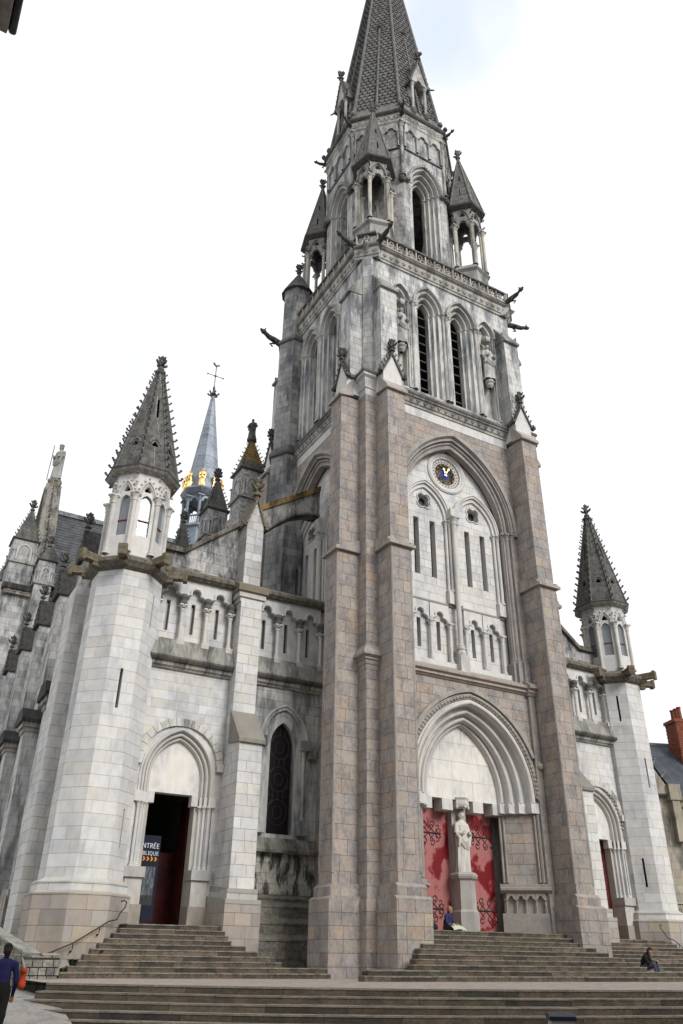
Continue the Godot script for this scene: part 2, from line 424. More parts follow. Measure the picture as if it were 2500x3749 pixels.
# sloped stone cap with a dripping edge: u0..u1, from (w1, y0) back and up to (w0, y1)
func weathering(mb: MB, u0: float, u1: float, y0: float, y1: float, w0: float, w1: float, drip := 0.09) -> void:
	mb.extr_u(u0, u1, poly([w0, y0 - 0.02, w1 - drip * 0.6, y0 - 0.14, w1, y0 - 0.14, w1 + 0.001, y0, w0, y1]))
func buttress_at(T: Transform3D, s: float, single: bool, called := "buttress") -> void:
	var mb := MB.new()
	var bt := commit(MB.new(), called, church, M.gran)
	var a := 3.64 * s; var b := 4.63 * s
	var u0 := minf(a, b); var u1 := maxf(a, b)
	var W := 4.9
	var st: Node = bt if single else null
	var mort := Color(0.30, 0.275, 0.25)
	# levels: y0, y1, side growth, front w
	for L in [[1.0, 3.45, 0.24, 6.54, GRANB], [3.45, 3.83, 0.12, 6.42, GRANB], [3.83, 17.0, 0.0, 6.3, GRAN], [17.0, 25.35, -0.01, 6.22, GRAN]]:
		var g: float = L[2]
		var f: float = L[3]
		var v0 := u0 - g; var v1 := u1 + g
		ashlar(mb, T * Transform3D(Basis(), V3(0, 0, f)), rect(v0, L[0], v1, L[1]), [], (0.39 if L[0] < 3.5 else 0.52), 0.42, 0.75, L[4], mort, st, M.gran)
		ashlar(mb, T * face(V3(v0, 0, 0), -90), rect(W, L[0], f, L[1]), [], (0.39 if L[0] < 3.5 else 0.52), 0.45, 0.8, L[4], mort, st if s < 0 else null, M.gran)
		ashlar(mb, T * face(V3(v1, 0, 0), 90), rect(-f, L[0], -W, L[1]), [], (0.39 if L[0] < 3.5 else 0.52), 0.45, 0.8, L[4], mort, st if s > 0 and single else null, M.gran)
	mb.T = T
	mb.col = TAUPE
	# ledges of the plinth
	mb.extr_u(u0 - 0.24, u1 + 0.24, poly([W, 3.43, 6.545, 3.43, 6.545, 3.47, 6.42, 3.56, W, 3.56]))
	mb.extr_u(u0 - 0.12, u1 + 0.12, poly([W, 3.81, 6.425, 3.81, 6.425, 3.85, 6.3, 3.96, W, 3.96]))
	# beads on the corners of the lower shaft
	for u in [u0 + 0.03, u1 - 0.03]:
		mb.cyl(V3(u, 4.3, 6.27), V3(u, 16.75, 6.27), 0.062, 8)
	# offset
	mb.col = Color(0.37, 0.335, 0.30)
	weathering(mb, u0 - 0.16, u1 + 0.16, 17.12, 17.75, W, 6.46, 0.14)
	for u in [u0 - 0.161, u1 + 0.01]:
		mb.extr_u(u, u + 0.151, poly([W, 17.0, 6.3, 17.0, 6.3, 17.3, W, 17.5]))
	# top mould and slope
	mb.col = Color(0.40, 0.365, 0.33)
	weathering(mb, u0 - 0.1, u1 + 0.1, 25.45, 26.5, 5.6, 6.36, 0.12)
	commit(mb, "shaft", bt, M.gran)
	# gablet
	var gb := MB.new()
	gb.T = T
	gb.col = LIME
	var cu := (u0 + u1) * 0.5
	gb.prism(poly([u0 - 0.03, 25.6, u1 + 0.03, 25.6, u1 + 0.03, 26.62, cu, 27.7, u0 - 0.03, 26.62]), 5.0, 5.95)
	commit(gb, "gablet", bt, M.white)
	var cb := MB.new()
	cb.T = T
	cb.col = CRUST
	for k in [-1.0, 1.0]:
		var e := V3(cu + k * 0.66, 26.5, 0); var t := V3(cu, 27.86, 0)
		var dn := V3(k * 0.8, 0.5, 0).normalized()
		var p0 := PackedVector2Array([Vector2(e.x, e.y), Vector2(t.x, t.y), Vector2(t.x, t.y - 0.16), Vector2(e.x - k*0.1, e.y - 0.02)])
		cb.prism(p0, 5.0, 6.03, true)
		for i in 5:
			var f := (i + 0.35) / 5.2
			cb.crocket(V3(lerpf(e.x, t.x, f), lerpf(e.y, t.y, f), 5.98), dn, 0.13)
		cb.box(V3(minf(e.x, e.x + k*0.12), 26.44, 5.85), V3(maxf(e.x, e.x + k*0.12), 26.62, 6.1))
	cb.finial(V3(cu, 27.75, 5.95), 1.05)
	commit(cb, "gablet_crest", bt, M.dark)
	# upper stage
	var ub := MB.new()
	var f2 := 5.75
	var wm := Color(0.40, 0.39, 0.37)
	ashlar(ub, T * Transform3D(Basis(), V3(0, 0, f2)), rect(u0, 26.0, u1, 32.3), [], 0.42, 0.4, 0.7, WHITE, wm)
	ashlar(ub, T * face(V3(u0, 0, 0), -90), rect(4.9, 26.0, f2, 33.0), [], 0.42, 0.4, 0.7, WEATH, wm)
	ashlar(ub, T * face(V3(u1, 0, 0), 90), rect(-f2, 26.0, -4.9, 33.0), [], 0.42, 0.4, 0.7, WEATH, wm)
	ub.T = T
	ub.col = Color(0.33, 0.32, 0.30)
	weathering(ub, u0 - 0.05, u1 + 0.05, 32.42, 33.9, 4.95, 5.9, 0.1)
	commit(ub, "upper_shaft", bt, M.weath)

func lower_front(T: Transform3D) -> void:
	# wall below the string course with the main portal, z = TZ + 5.05
	var mb := MB.new()
	var pw := commit(MB.new(), "portal_wall", church, M.gran)
	var po := arch_line(0, 1.0, 7.6, 3.12, 3.72, 12)
	ashlar(mb, T * Transform3D(Basis(), V3(0, 0, 5.05)), rect(-3.7, 1.0, 3.7, 12.1), [po], 0.42, 0.5, 0.95, GRAN, Color(0.35, 0.32, 0.29), pw, M.gran)
	mb.T = T
	mb.col = TAUPE
	for s in [-1.0, 1.0]:   # slim piers beside the buttresses
		mb.box(V3(3.42*s - 0.17, 3.4, 5.02), V3(3.42*s + 0.17, 12.0, 5.2))
		mb.box(V3(3.42*s - 0.22, 1.0, 5.02), V3(3.42*s + 0.22, 3.4, 5.26))
	commit(mb, "wall_face", pw, M.gran)
	# string course with sloped sill above
	var sc := MB.new()
	sc.T = T
	sc.col = Color(0.37, 0.325, 0.285)
	sc.extr_u(-3.66, 3.66, poly([4.3, 12.0, 5.1, 12.0, 5.16, 12.08, 5.22, 12.09, 5.18, 12.2, 5.3, 12.26, 5.3, 12.36, 4.3, 12.95]))
	for s in [-1.0, 1.0]:
		sc.extr_u(3.42*s - 0.26, 3.42*s + 0.26, poly([4.6, 11.95, 5.24, 11.95, 5.32, 12.08, 5.36, 12.09, 5.32, 12.2, 5.46, 12.26, 5.46, 12.4, 4.9, 12.75]))
	commit(sc, "string_course", church, M.gran)
	# hood of the portal
	var hd := MB.new()
	hd.T = T
	hd.col = Color(0.38, 0.35, 0.32)
	arch_step(hd, arc(0, 7.6, 3.6, 4.2, 14).slice(4, 25), arc(0, 7.6, 3.44, 4.02, 14).slice(4, 25), 5.2, 5.04, 5.04)
	arch_step(hd, arch_line(0, 7.6, 7.61, 3.42, 3.95, 12), arch_line(0, 7.6, 7.61, 3.14, 3.74, 12), 5.12, 5.04, 5.04)
	var ln := arch_line(0, 7.6, 7.61, 3.25, 3.84, 30)
	for i in ln.size():
		hd.knob(V3(ln[i].x, ln[i].y, 5.13), 0.085, 1.0, 5)
		if i < ln.size() - 1:
			var q := (ln[i] + ln[i+1]) * 0.5
			hd.knob(V3(q.x, q.y, 5.12), 0.06, 1.0, 5)
	for s in [-1.0, 1.0]: hd.knob(V3(3.47*s, 8.92, 5.2), 0.17, 1.1, 7)
	commit(hd, "portal_hood", church, M.gran)
	# white orders
	var ar := MB.new()
	ar.T = T
	var W := [[3.12, 3.72, 5.08], [2.86, 3.48, 4.74], [2.48, 3.16, 4.52], [2.12, 2.9, 4.3], [1.84, 2.76, 4.16]]
	for i in 4:
		ar.col = vary(LIME, 0.03)
		arch_step(ar, arch_line(0, 7.05, 7.6, W[i][0], W[i][1], 14), arch_line(0, 7.05, 7.6, W[i+1][0], W[i+1][1], 14), W[i][2], W[i+1][2], W[i][2] - 0.1 if i == 0 else -99.0)
		ar.col = vary(CREAM, 0.04)
		var rl := arch_line(0, 7.4, 7.6, W[i+1][0] + 0.1, W[i+1][1] + 0.1, 14)
		ar.tube(lift(rl, W[i][2] + 0.005), 0.085, 7)
		if i > 9:
			var r2 := arch_line(0, 7.4, 7.6, W[i+1][0] - 0.03, W[i+1][1] - 0.03, 14)
			ar.tube(lift(r2, (W[i][2] + W[i+1][2]) * 0.5), 0.06, 6)
	ar.col = LIME
	for s in [-1.0, 1.0]:   # impost blocks under the orders
		var ip := PackedVector2Array()
		for i in 4:
			ip.append(Vector2((W[i][0] + 0.2 if i == 0 else W[i][0] - 0.03)*s, -W[i][2] - 0.05)); ip.append(Vector2((W[i+1][0] - 0.03)*s, -W[i][2] - 0.05))
		ip.append(Vector2((W[4][0] - 0.03)*s, -3.95)); ip.append(Vector2((W[0][0] + 0.2)*s, -3.95))
		var kt := ar.T
		ar.T = ar.T * Transform3D(Basis(Vector3(1, 0, 0), Vector3(0, 0, -1), Vector3(0, 1, 0)), Vector3.ZERO)
		ar.prism(ip, 7.0, 7.40, true)
		ar.T = kt
	commit(ar, "portal_arch", church, M.white)
	var ty := MB.new()
	var tp := PackedVector2Array(arch_line(0, 7.36, 7.6, 1.86, 2.78, 12))
	ashlar(ty, T * Transform3D(Basis(), V3(0, 0, 4.16)), tp, [], 0.7, 1.0, 1.8, [Color(0.72,0.70,0.66), Color(0.71,0.685,0.64)], Color(0.6, 0.58, 0.54), null, null, 0.012, 0.012)
	ty.T = T
	ty.col = LIME
	ty.box(V3(-1.86, 7.36, 3.6), V3(1.86, 7.42, 4.15))
	for x in [-1.9, -0.78, 0.78, 1.9]:
		var w := 0.36 if absf(x) > 1.0 else 0.26
		ty.box(V3(x - w, 6.93, 3.62), V3(x + w, 7.37, 4.2))
	commit(ty, "tympanum", church, M.white)
	# splayed jambs with a panelled face and a small blind arcade below
	for s in [-1.0, 1.0]:
		var jb := MB.new()
		var p0 := Vector2(1.95*s, 4.0); var p1 := Vector2(3.25*s, 5.06)
		var d := (p1 - p0)
		var L := d.length()
		# frame whose u runs from the inner to the outer edge (left jamb: outer to inner)
		var o := V3((p0.x if s > 0 else p1.x), 0, (p0.y if s > 0 else p1.y))
		var F := T * face(o, rad_to_deg(atan2(p0.y - p1.y, (p1.x - p0.x))) if s > 0 else rad_to_deg(atan2(p1.y - p0.y, (p0.x - p1.x))))
		ashlar(jb, F, rect(0.0, 4.3, L, 7.05), [], 0.37, 0.4, 0.65, GRAN, Color(0.30, 0.28, 0.26))
		jb.T = F
		jb.col = TAUPE
		for u in [0.05, 0.2, L - 0.2, L - 0.05]: jb.cyl(V3(u, 4.4, 0.03), V3(u, 7.0, 0.03), 0.055, 7)
		jb.extr_u(-0.12, L + 0.2, poly([-0.2, 4.02, 0.1, 4.02, 0.22, 4.12, 0.22, 4.2, 0.1, 4.24, 0.1, 4.34, -0.2, 4.4]))
		jb.box(V3(-0.02, 3.25, -0.3), V3(L + 0.1, 4.05, -0.06))
		jb.box(V3(-0.1, 1.0, -0.35), V3(L + 0.2, 3.3, 0.12))
		jb.col = Color(0.38, 0.345, 0.315)
		for i in 4:
			var cx := 0.22 + i * (L - 0.3) / 3.6 + 0.05
			var sp := poly([cx - 0.185, 4.03, cx - 0.185, 3.8])
			var tl := trefoil(cx, 3.76, 0.15)
			tl.reverse()
			sp.append_array(tl)
			sp.append_array(poly([cx + 0.185, 3.8, cx + 0.185, 4.03]))
			jb.prism(sp, -0.06, 0.08)
			jb.colonnette(cx - 0.18, 0.02, 3.3, 3.8, 0.036, 6)
		jb.colonnette(L - 0.06, 0.02, 3.3, 3.8, 0.036, 6)
		commit(jb, "portal_jamb", church, M.gran)
	# door leaves
	for s in [-1.0, 1.0]:
		var db := MB.new()
		db.T = T
		db.col = Color(0.9, 0.9, 0.9)
		for i in 4:
			var x0 := (0.3 + i * 0.4)
			db.box(V3(minf(x0*s, (x0+0.394)*s), 2.58, 3.45), V3(maxf(x0*s, (x0+0.394)*s), 7.36, 3.56 + (0.002 if i % 2 else 0.0)))
		var leaf := commit(db, "door", church, M.door)
		for y in [6.1, 3.38]:
			var ib := MB.new()
			ib.T = T * Transform3D(Basis(), V3(0, y, 3.575))
			ib.col = Color(0.045, 0.03, 0.028)
			ib.cyl(V3(1.9*s, 0, 0), V3(0.72*s, 0, 0), 0.028, 6)
			for b in [[1.68, 0.42], [1.34, 0.5], [1.02, 0.34], [0.84, 0.18]]:
				for k in [-1.0, 1.0]:
					for q in [-1.0, 1.0]:
						var pts := PackedVector3Array()
						var cx: float = b[0] * s; var rr: float = b[1]
						for i in 13:
							var t := i / 12.0
							var a := t * 4.6
							var r2 := rr * 0.34 * (1.0 - t * 0.72)
							var ctr := Vector2(cx + q * rr * 0.36, k * rr * 0.72)
							var st := Vector2(cx, 0).lerp(ctr + Vector2(0, -k * rr * 0.34), minf(1.0, t * 4.0))
							var sp := ctr + Vector2(q * sin(a) * r2, -k * cos(a) * r2)
							var pp := st if t < 0.25 else sp
							pts.append(V3(pp.x, pp.y, 0))
						ib.tube(pts, 0.016, 4)
			commit(ib, "hinge_strap", leaf, M.iron)
	# central post with pedestal and canopy
	var tb := MB.new()
	tb.T = T
	tb.col = Color(0.40, 0.375, 0.345)
	tb.box(V3(-0.36, 2.5, 3.3), V3(0.36, 7.37, 3.86))
	tb.col = Color(0.44, 0.41, 0.375)
	var pc := V3(-0.02, 0, 4.02)
	tb.ring(pc, 6, PI / 6, [V2(0.44, 2.5), V2(0.44, 3.27), V2(0.38, 3.36), V2(0.36, 4.38), V2(0.44, 4.44), V2(0.47, 4.52), V2(0.47, 4.58), V2(0.40, 4.66)])
	tb.col = CREAM
	tb.ring(pc, 6, PI / 6, [V2(0.12, 7.02), V2(0.3, 7.1), V2(0.33, 7.2), V2(0.3, 7.36), V2(0.34, 7.45)])
	for i in 6:
		var a := i * TAU / 6
		tb.knob(pc + V3(sin(a)*0.33, 7.08, cos(a)*0.33), 0.07, 1.3, 5)
	commit(tb, "trumeau", church, M.white)

func upper_front(T: Transform3D, front: bool) -> void:
	# grey wall with the great arch, white recessed wall with lancets, clock and small arcade
	var mb := MB.new()
	var wl := commit(MB.new(), "arch_wall" if front else "side_wall", church, M.gran)
	var ho := arch_line(0, 12.3, 20.1, 3.5, 4.75, 14)
	ashlar(mb, T * Transform3D(Basis(), V3(0, 0, 5.05)), rect(-3.7, 12.1, 3.7, 25.35), [ho], 0.42, 0.5, 0.95, GRAN, Color(0.35, 0.32, 0.29), wl if front else null, M.gran)
	commit(mb, "wall_face", wl, M.gran)
	var hd := MB.new()
	hd.T = T
	hd.col = Color(0.37, 0.348, 0.325)
	arch_step(hd, arch_line(0, 20.0, 20.1, 3.66, 4.92, 14), arch_line(0, 20.0, 20.1, 3.46, 4.7, 14), 5.2, 5.0, 5.03)
	arch_step(hd, arch_line(0, 12.3, 20.1, 3.5, 4.75, 14), arch_line(0, 12.3, 20.1, 3.28, 4.5, 14), 5.05, 4.85)
	hd.col = Color(0.345, 0.315, 0.295)
	arch_step(hd, arch_line(0, 12.3, 20.1, 3.28, 4.5, 14), arch_line(0, 12.3, 20.1, 2.98, 4.1, 14), 4.85, 4.5)
	hd.tube(lift(arch_line(0, 20.2, 20.21, 3.38, 4.6, 16), 5.07), 0.07, 6)
	hd.tube(lift(arch_line(0, 20.2, 20.21, 3.12, 4.28, 16), 4.87), 0.08, 6)
	var ln := arch_line(0, 20.2, 20.21, 2.99, 4.12, 20)
	for i in ln.size(): hd.knob(V3(ln[i].x, ln[i].y, 4.80), 0.075, 1.0, 5)
	for s in [-1.0, 1.0]:
		hd.col = Color(0.35, 0.31, 0.285)
		for u in [[3.42, 4.96], [3.18, 4.86], [3.02, 4.72]]:
			hd.col = vary(Color(0.345, 0.315, 0.30), 0.1)
			hd.colonnette(u[0]*s, u[1], 13.5, 20.15, 0.10, 8)
			hd.box(V3(u[0]*s - 0.17, 12.3, u[1] - 0.2), V3(u[0]*s + 0.17, 13.5, u[1] + 0.16))
	commit(hd, "great_arch", church, M.gran)
	var wb := MB.new()
	var holes := []
	for x in [-1.97, -1.03, 1.03, 1.97]: holes.append(rect(x - 0.15, 17.0, x + 0.15, 19.95))
	for x in [-2.03, -0.97, 0.97, 2.03]: holes.append(rect(x - 0.1, 13.5, x + 0.1, 14.85))
	for x in [-1.5, 1.5]: holes.append(foil(x, 20.95, 0.40, 4, PI / 4))
	if front:
		var ck := PackedVector2Array()
		for i in 28: ck.append(Vector2(0.86 * cos(i * TAU / 28), 22.97 + 0.86 * sin(i * TAU / 28)))
		holes.append(ck)
	var wf := 4.42
	ashlar(wb, T * Transform3D(Basis(), V3(0, 0, wf)), arch_line(0, 12.6, 20.1, 2.99, 4.12, 14), holes, 0.4, 0.6, 1.2, WHITE, Color(0.62, 0.6, 0.56), null, null, 0.012, 0.014)
	wb.T = T
	wb.col = LIME
	for h in holes:   # reveals
		for i in h.size():
			var a: Vector2 = h[i]; var b: Vector2 = h[(i + 1) % h.size()]
			wb.quad(V3(a.x, a.y, wf), V3(b.x, b.y, wf), V3(b.x, b.y, wf - 0.38), V3(a.x, a.y, wf - 0.38))
	# sub arches
	for x in [-1.47, 1.47]:
		wb.col = LIME
		arch_step(wb, arch_line(x, 20.0, 20.1, 1.46, 2.0, 10), arch_line(x, 20.0, 20.1, 1.28, 1.78, 10), wf + 0.2, wf, wf)
		wb.tube(lift(arch_line(x, 20.0, 20.1, 1.4, 1.92, 10), wf + 0.2), 0.055, 6)
		arch_step(wb, arch_line(x, 20.0, 20.1, 1.28, 1.78, 10), arch_line(x, 20.0, 20.1, 1.12, 1.58, 10), wf + 0.1, wf, wf)
		wb.tube(lift(foil(x, 20.95, 0.47, 4, PI / 4), wf + 0.02), 0.035, 5)
		for s in [-1.0, 1.0]:
			wb.colonnette(x + 1.36*s, wf + 0.13, 16.4, 20.1, 0.085)
			wb.colonnette(x + 1.17*s, wf + 0.08, 16.4, 20.1, 0.07)
			wb.box(V3(x + 1.28*s - 0.2, 15.8, wf), V3(x + 1.28*s + 0.2, 16.4, wf + 0.22))
	wb.col = CREAM
	wb.colonnette(0.0, wf + 0.32, 13.6, 20.3, 0.12, 10)
	wb.box(V3(-0.24, 12.5, wf), V3(0.24, 13.3, wf + 0.56)); wb.ring(V3(0, 0, wf + 0.32), 8, 0, [V2(0.2, 13.3), V2(0.22, 13.42), V2(0.17, 13.6)])
	wb.box(V3(-0.2, 20.3, wf), V3(0.2, 20.75, wf + 0.42))
	# arcade string
	wb.col = Color(0.30, 0.285, 0.26)
	wb.extr_u(-2.95, 2.95, poly([wf - 0.02, 15.66, wf + 0.09, 15.7, wf + 0.1, 15.76, wf - 0.02, 15.86]))
	wb.col = LIME
	wb.box(V3(-2.95, 12.5, wf), V3(2.95, 12.93, wf + 0.3))
	for g in [[-2.55, -1.5, -0.45], [0.45, 1.5, 2.55]]:
		for i in 3:
			wb.colonnette(g[i], wf + 0.17, 12.95, 14.78, 0.075)
			if i < 2:
				var cx: float = (g[i] + g[i+1]) * 0.5
				wb.tube(lift(trefoil(cx, 14.8, 0.45), wf + 0.14), 0.06, 6)
				var sp := poly([g[i] - 0.02, 15.66, g[i] - 0.02, 14.8])
				var tl := trefoil(cx, 14.8, 0.43); tl.reverse(); sp.append_array(tl)
				sp.append_array(poly([g[i+1] + 0.02, 14.8, g[i+1] + 0.02, 15.66]))
				wb.prism(sp, wf, wf + 0.12)
	var wm := commit(wb, "arcade_wall", church, M.white)
	for h in holes:
		if h.size() == 28: continue
		var gl := MB.new()
		gl.T = T
		gl.col = Color(0.02, 0.02, 0.024)
		gl.prism(h, wf - 0.36, wf - 0.33)
		commit(gl, "lancet_glass", wm, M.glass)
	if front: clock(T, wf)

func clock(T: Transform3D, wf: float) -> void:
	var cy := 22.97
	var rb := MB.new()
	rb.T = T * Transform3D(Basis(Vector3(1, 0, 0), PI / 2), V3(0, cy, 0))   # lathe axis along w
	rb.col = LIME
	rb.lathe(Vector3.ZERO, [V2(1.16, wf), V2(1.16, wf + 0.06), V2(1.08, wf + 0.1), V2(1.0, wf + 0.06), V2(0.95, wf + 0.02), V2(0.9, wf - 0.06)], 32)
	rb.col = CREAM
	rb.lathe(Vector3.ZERO, [V2(0.9, wf - 0.06), V2(0.62, wf - 0.1), V2(0.60, wf - 0.26)], 32)
	var ck := commit(rb, "clock", church, M.white)
	var kb := MB.new()
	kb.T = T * Transform3D(Basis(), V3(0, cy, wf - 0.06))
	kb.col = Color(0.5, 0.47, 0.42)
	for i in 40: kb.knob(V3(0.82 * cos(i * TAU / 40), 0.82 * sin(i * TAU / 40), 0.0), 0.038, 1.0, 5)
	for i in 24: kb.knob(V3(0.70 * cos(i * TAU / 24), 0.70 * sin(i * TAU / 24), -0.02), 0.045, 1.0, 5)
	commit(kb, "carved_ring", ck, M.weath)
	var wh := MB.new()
	wh.T = T * Transform3D(Basis(), V3(0, cy, wf - 0.12))
	wh.col = Color(0.12, 0.115, 0.12)
	for i in 12:
		var a := i * TAU / 12
		var pts := PackedVector3Array()
		for j in 9: pts.append(V3(0.43*cos(a) + 0.1*cos(j*TAU/8), 0.43*sin(a) + 0.1*sin(j*TAU/8), 0))
		wh.tube(pts, 0.02, 4)
		wh.cyl(V3(0.2*cos(a), 0.2*sin(a), 0), V3(0.34*cos(a), 0.34*sin(a), 0), 0.016, 4)
	for r in [0.26, 0.6]:
		var pts := PackedVector3Array()
		for j in 33: pts.append(V3(r*cos(j*TAU/32), r*sin(j*TAU/32), 0))
		wh.tube(pts, 0.025, 4)
	commit(wh, "dial_tracery", ck, M.iron)
	var bl := MB.new()
	bl.T = wh.T
	bl.col = Color(0.015, 0.05, 0.35)
	var c1 := PackedVector2Array()
	for i in 20: c1.append(Vector2(0.235 * cos(i * TAU / 20), 0.235 * sin(i * TAU / 20)))
	bl.prism(c1, -0.02, 0.02)
	commit(bl, "dial_centre", ck, M.plain)
	for i in 12:
		var gb := MB.new()
		gb.T = wh.T
		gb.col = Color(0.83, 0.58, 0.24)
		var a := i * TAU / 12
		gb.knob(V3(0.52*cos(a), 0.52*sin(a), 0.03), 0.06, 1.0, 6)
		commit(gb, "hour_mark", ck, M.gold)
	for h in [[58.0, 0.5, 0.05], [110.0, 0.36, 0.06]]:
		var gb := MB.new()
		gb.T = wh.T * Transform3D(Basis(Vector3(0, 0, 1), deg_to_rad(h[0])), V3(0, 0, 0.06))
		gb.col = Color(0.86, 0.66, 0.36)
		var l: float = h[1]; var w: float = h[2]
		gb.prism(poly([-0.14, -w*0.6, 0.05, -w*0.7, l*0.6, -w*0.5, l*0.72, -w*1.3, l, 0, l*0.72, w*1.3, l*0.6, w*0.5, 0.05, w*0.7, -0.14, w*0.6]), 0, 0.03, true)
		commit(gb, "clock_hand", ck, M.gold)

func cornice_band(T: Transform3D, u0: float, u1: float, y: float, w: float, called: String, big: bool) -> void:
	var mb := MB.new()
	mb.T = T
	mb.col = CREAM
	var h := 0.5 if not big else 0.62
	mb.extr_u(u0, u1, poly([w - 0.6, y - h - 0.12, w + 0.08, y - h - 0.12, w + 0.1, y - h, w + 0.16, y - h + 0.02, w + 0.3, y - 0.2, w - 0.6, y - 0.1]))
	var pitch := 0.42
	var k := int((u1 - u0) / pitch)
	for i in k:
		var x := u0 + (i + 0.5) * (u1 - u0) / k
		mb.col = vary(Color(0.46, 0.42, 0.36), 0.15)
		for q in 4:
			var a := q * PI / 2
			mb.knob(V3(x + cos(a)*0.075, y - h*0.62 + sin(a)*0.075, w + 0.22), 0.066, 1.0, 5)
	mb.col = Color(0.2, 0.19, 0.175)
	mb.extr_u(u0 - 0.02, u1 + 0.02, poly([w - 0.6, y - 0.2, w + 0.32, y - 0.2, w + 0.4, y - 0.1, w + 0.4, y, w - 0.6, y + 0.1]))
	commit(mb, called, church, M.weath)

func belfry_side(T: Transform3D) -> void:
	var wf := 5.05
	var mb := MB.new()
	var wl := commit(MB.new(), "belfry_wall", church, M.weath)
	var holes := []
	for x in [-1.12, 1.12]: holes.append(arch_line(x, 27.0, 32.95, 0.93, 1.42, 9))
	for x in [-2.92, 2.92]: holes.append(arch_line(x, 27.0, 32.9, 0.6, 1.0, 8))
	ashlar(mb, T * Transform3D(Basis(), V3(0, 0, wf)), poly([-4.6, 26.2, 4.6, 26.2, 4.6, 35.3, -4.6, 35.3]), holes, 0.42, 0.5, 0.9, WHITE, Color(0.45, 0.44, 0.41))
	commit(mb, "wall_face", wl, M.weath)
	var ar := MB.new()
	ar.T = T
	for x in [-1.12, 1.12]:
		var O := [[1.06, 1.6, wf + 0.1], [0.93, 1.42, wf - 0.02], [0.72, 1.15, wf - 0.22], [0.52, 0.88, wf - 0.45], [0.36, 0.66, wf - 0.75]]
		for i in 4:
			ar.col = vary(LIME, 0.05)
			arch_step(ar, arch_line(x, 32.85 if i == 0 else 27.0, 32.95, O[i][0], O[i][1], 9), arch_line(x, 32.85 if i == 0 else 27.0, 32.95, O[i+1][0], O[i+1][1], 9), O[i][2], O[i+1][2], wf if i == 0 else -99.0)
			ar.col = vary(CREAM, 0.08)
			ar.tube(lift(arch_line(x, 32.9, 32.95, O[i+1][0] + 0.06, O[i+1][1] + 0.06, 9), O[i][2] + 0.01), 0.055, 6)
		ar.col = Color(0.40, 0.39, 0.36)
		var ln := arch_line(x, 32.94, 32.95, 1.0, 1.52, 14)
		for q in ln: ar.knob(V3(q.x, q.y, wf + 0.12), 0.055, 1.0, 5)
		for s in [-1.0, 1.0]:
			for i in range(1, 4):
				ar.col = vary(Color(0.56, 0.545, 0.51), 0.12)
				ar.colonnette(x + (O[i][0] - 0.07)*s, O[i+1][2] + 0.12, 27.0, 32.95, 0.075)
			ar.col = vary(Color(0.58, 0.56, 0.52), 0.1)
			ar.colonnette(x + 1.02*s, wf + 0.03, 27.0, 32.95, 0.085)
	for x in [-2.92, 2.92]:
		ar.col = LIME
		arch_step(ar, arch_line(x, 32.85, 32.9, 0.72, 1.18, 8), arch_line(x, 32.85, 32.9, 0.6, 1.0, 8), wf + 0.1, wf - 0.2, wf)
		arch_step(ar, arch_line(x, 27.0, 32.9, 0.6, 1.0, 8), arch_line(x, 27.0, 32.9, 0.4, 0.75, 8), wf - 0.1, wf - 0.4)
		ar.col = CREAM
		ar.prism(arch_line(x, 27.0, 32.9, 0.41, 0.76, 8), wf - 0.4, wf - 0.4)
		for s in [-1.0, 1.0]:
			ar.col = vary(Color(0.55, 0.535, 0.5), 0.12)
			ar.colonnette(x + 0.52*s, wf - 0.06, 27.0, 32.9, 0.075)
		ar.col = Color(0.5, 0.48, 0.44)
		ar.lathe(V3(x, 0, wf), [V2(0.1, 29.1), V2(0.2, 29.25), V2(0.2, 29.36), V2(0.27, 29.45), V2(0.27, 29.58), V2(0.001, 29.6)], 8)
		ar.ring(V3(x, 0, wf), 6, 0, [V2(0.2, 32.35), V2(0.25, 32.45), V2(0.24, 32.65), V2(0.1, 32.8)], true, true)
	ar.col = Color(0.3, 0.29, 0.27)
	ar.extr_u(-3.7, 3.7, poly([4.2, 26.2, wf + 0.34, 26.2, wf + 0.34, 26.3, wf - 0.05, 27.02, 4.2, 27.02]))
	commit(ar, "belfry_arcade", wl, M.weath)
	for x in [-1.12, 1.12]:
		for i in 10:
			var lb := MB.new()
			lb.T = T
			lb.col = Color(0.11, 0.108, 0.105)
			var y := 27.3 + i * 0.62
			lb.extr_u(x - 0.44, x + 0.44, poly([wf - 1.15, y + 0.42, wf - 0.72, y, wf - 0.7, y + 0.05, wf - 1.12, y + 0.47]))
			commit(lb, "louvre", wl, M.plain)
# pierced parapet between two ends
func parapet(T: Transform3D, u0: float, u1: float, y: float, w: float, called := "parapet") -> void:
	var mb := MB.new()
	mb.T = T
	mb.col = Color(0.30, 0.29, 0.265)
	mb.extr_u(u0, u1, poly([w - 0.16, y, w + 0.12, y, w + 0.1, y + 0.14, w - 0.14, y + 0.16]))
	mb.col = Color(0.20, 0.19, 0.175)
	mb.extr_u(u0, u1, poly([w - 0.15, y + 0.78, w + 0.12, y + 0.78, w + 0.14, y + 0.86, w, y + 0.93, w - 0.15, y + 0.86]))
	var k := maxi(1, int((u1 - u0) / 0.62))
	for i in k:
		var a := u0 + i * (u1 - u0) / k; var b := u0 + (i + 1) * (u1 - u0) / k
		var cx := (a + b) * 0.5
		mb.col = vary(Color(0.48, 0.45, 0.40), 0.15)
		mb.box(V3(a - 0.035, y + 0.14, w - 0.1), V3(a + 0.035, y + 0.8, w + 0.08))
		for q in [[-1.0, -1.0], [1.0, -1.0], [0.0, 1.0]]:
			var pts := PackedVector3Array()
			for j in 9: pts.append(V3(cx + q[0]*0.15 + 0.13*cos(j*TAU/8), y + 0.46 + q[1]*0.15 + 0.13*sin(j*TAU/8), w - 0.01))
			mb.tube(pts, 0.045, 4)
	commit(mb, called, church, M.weath)

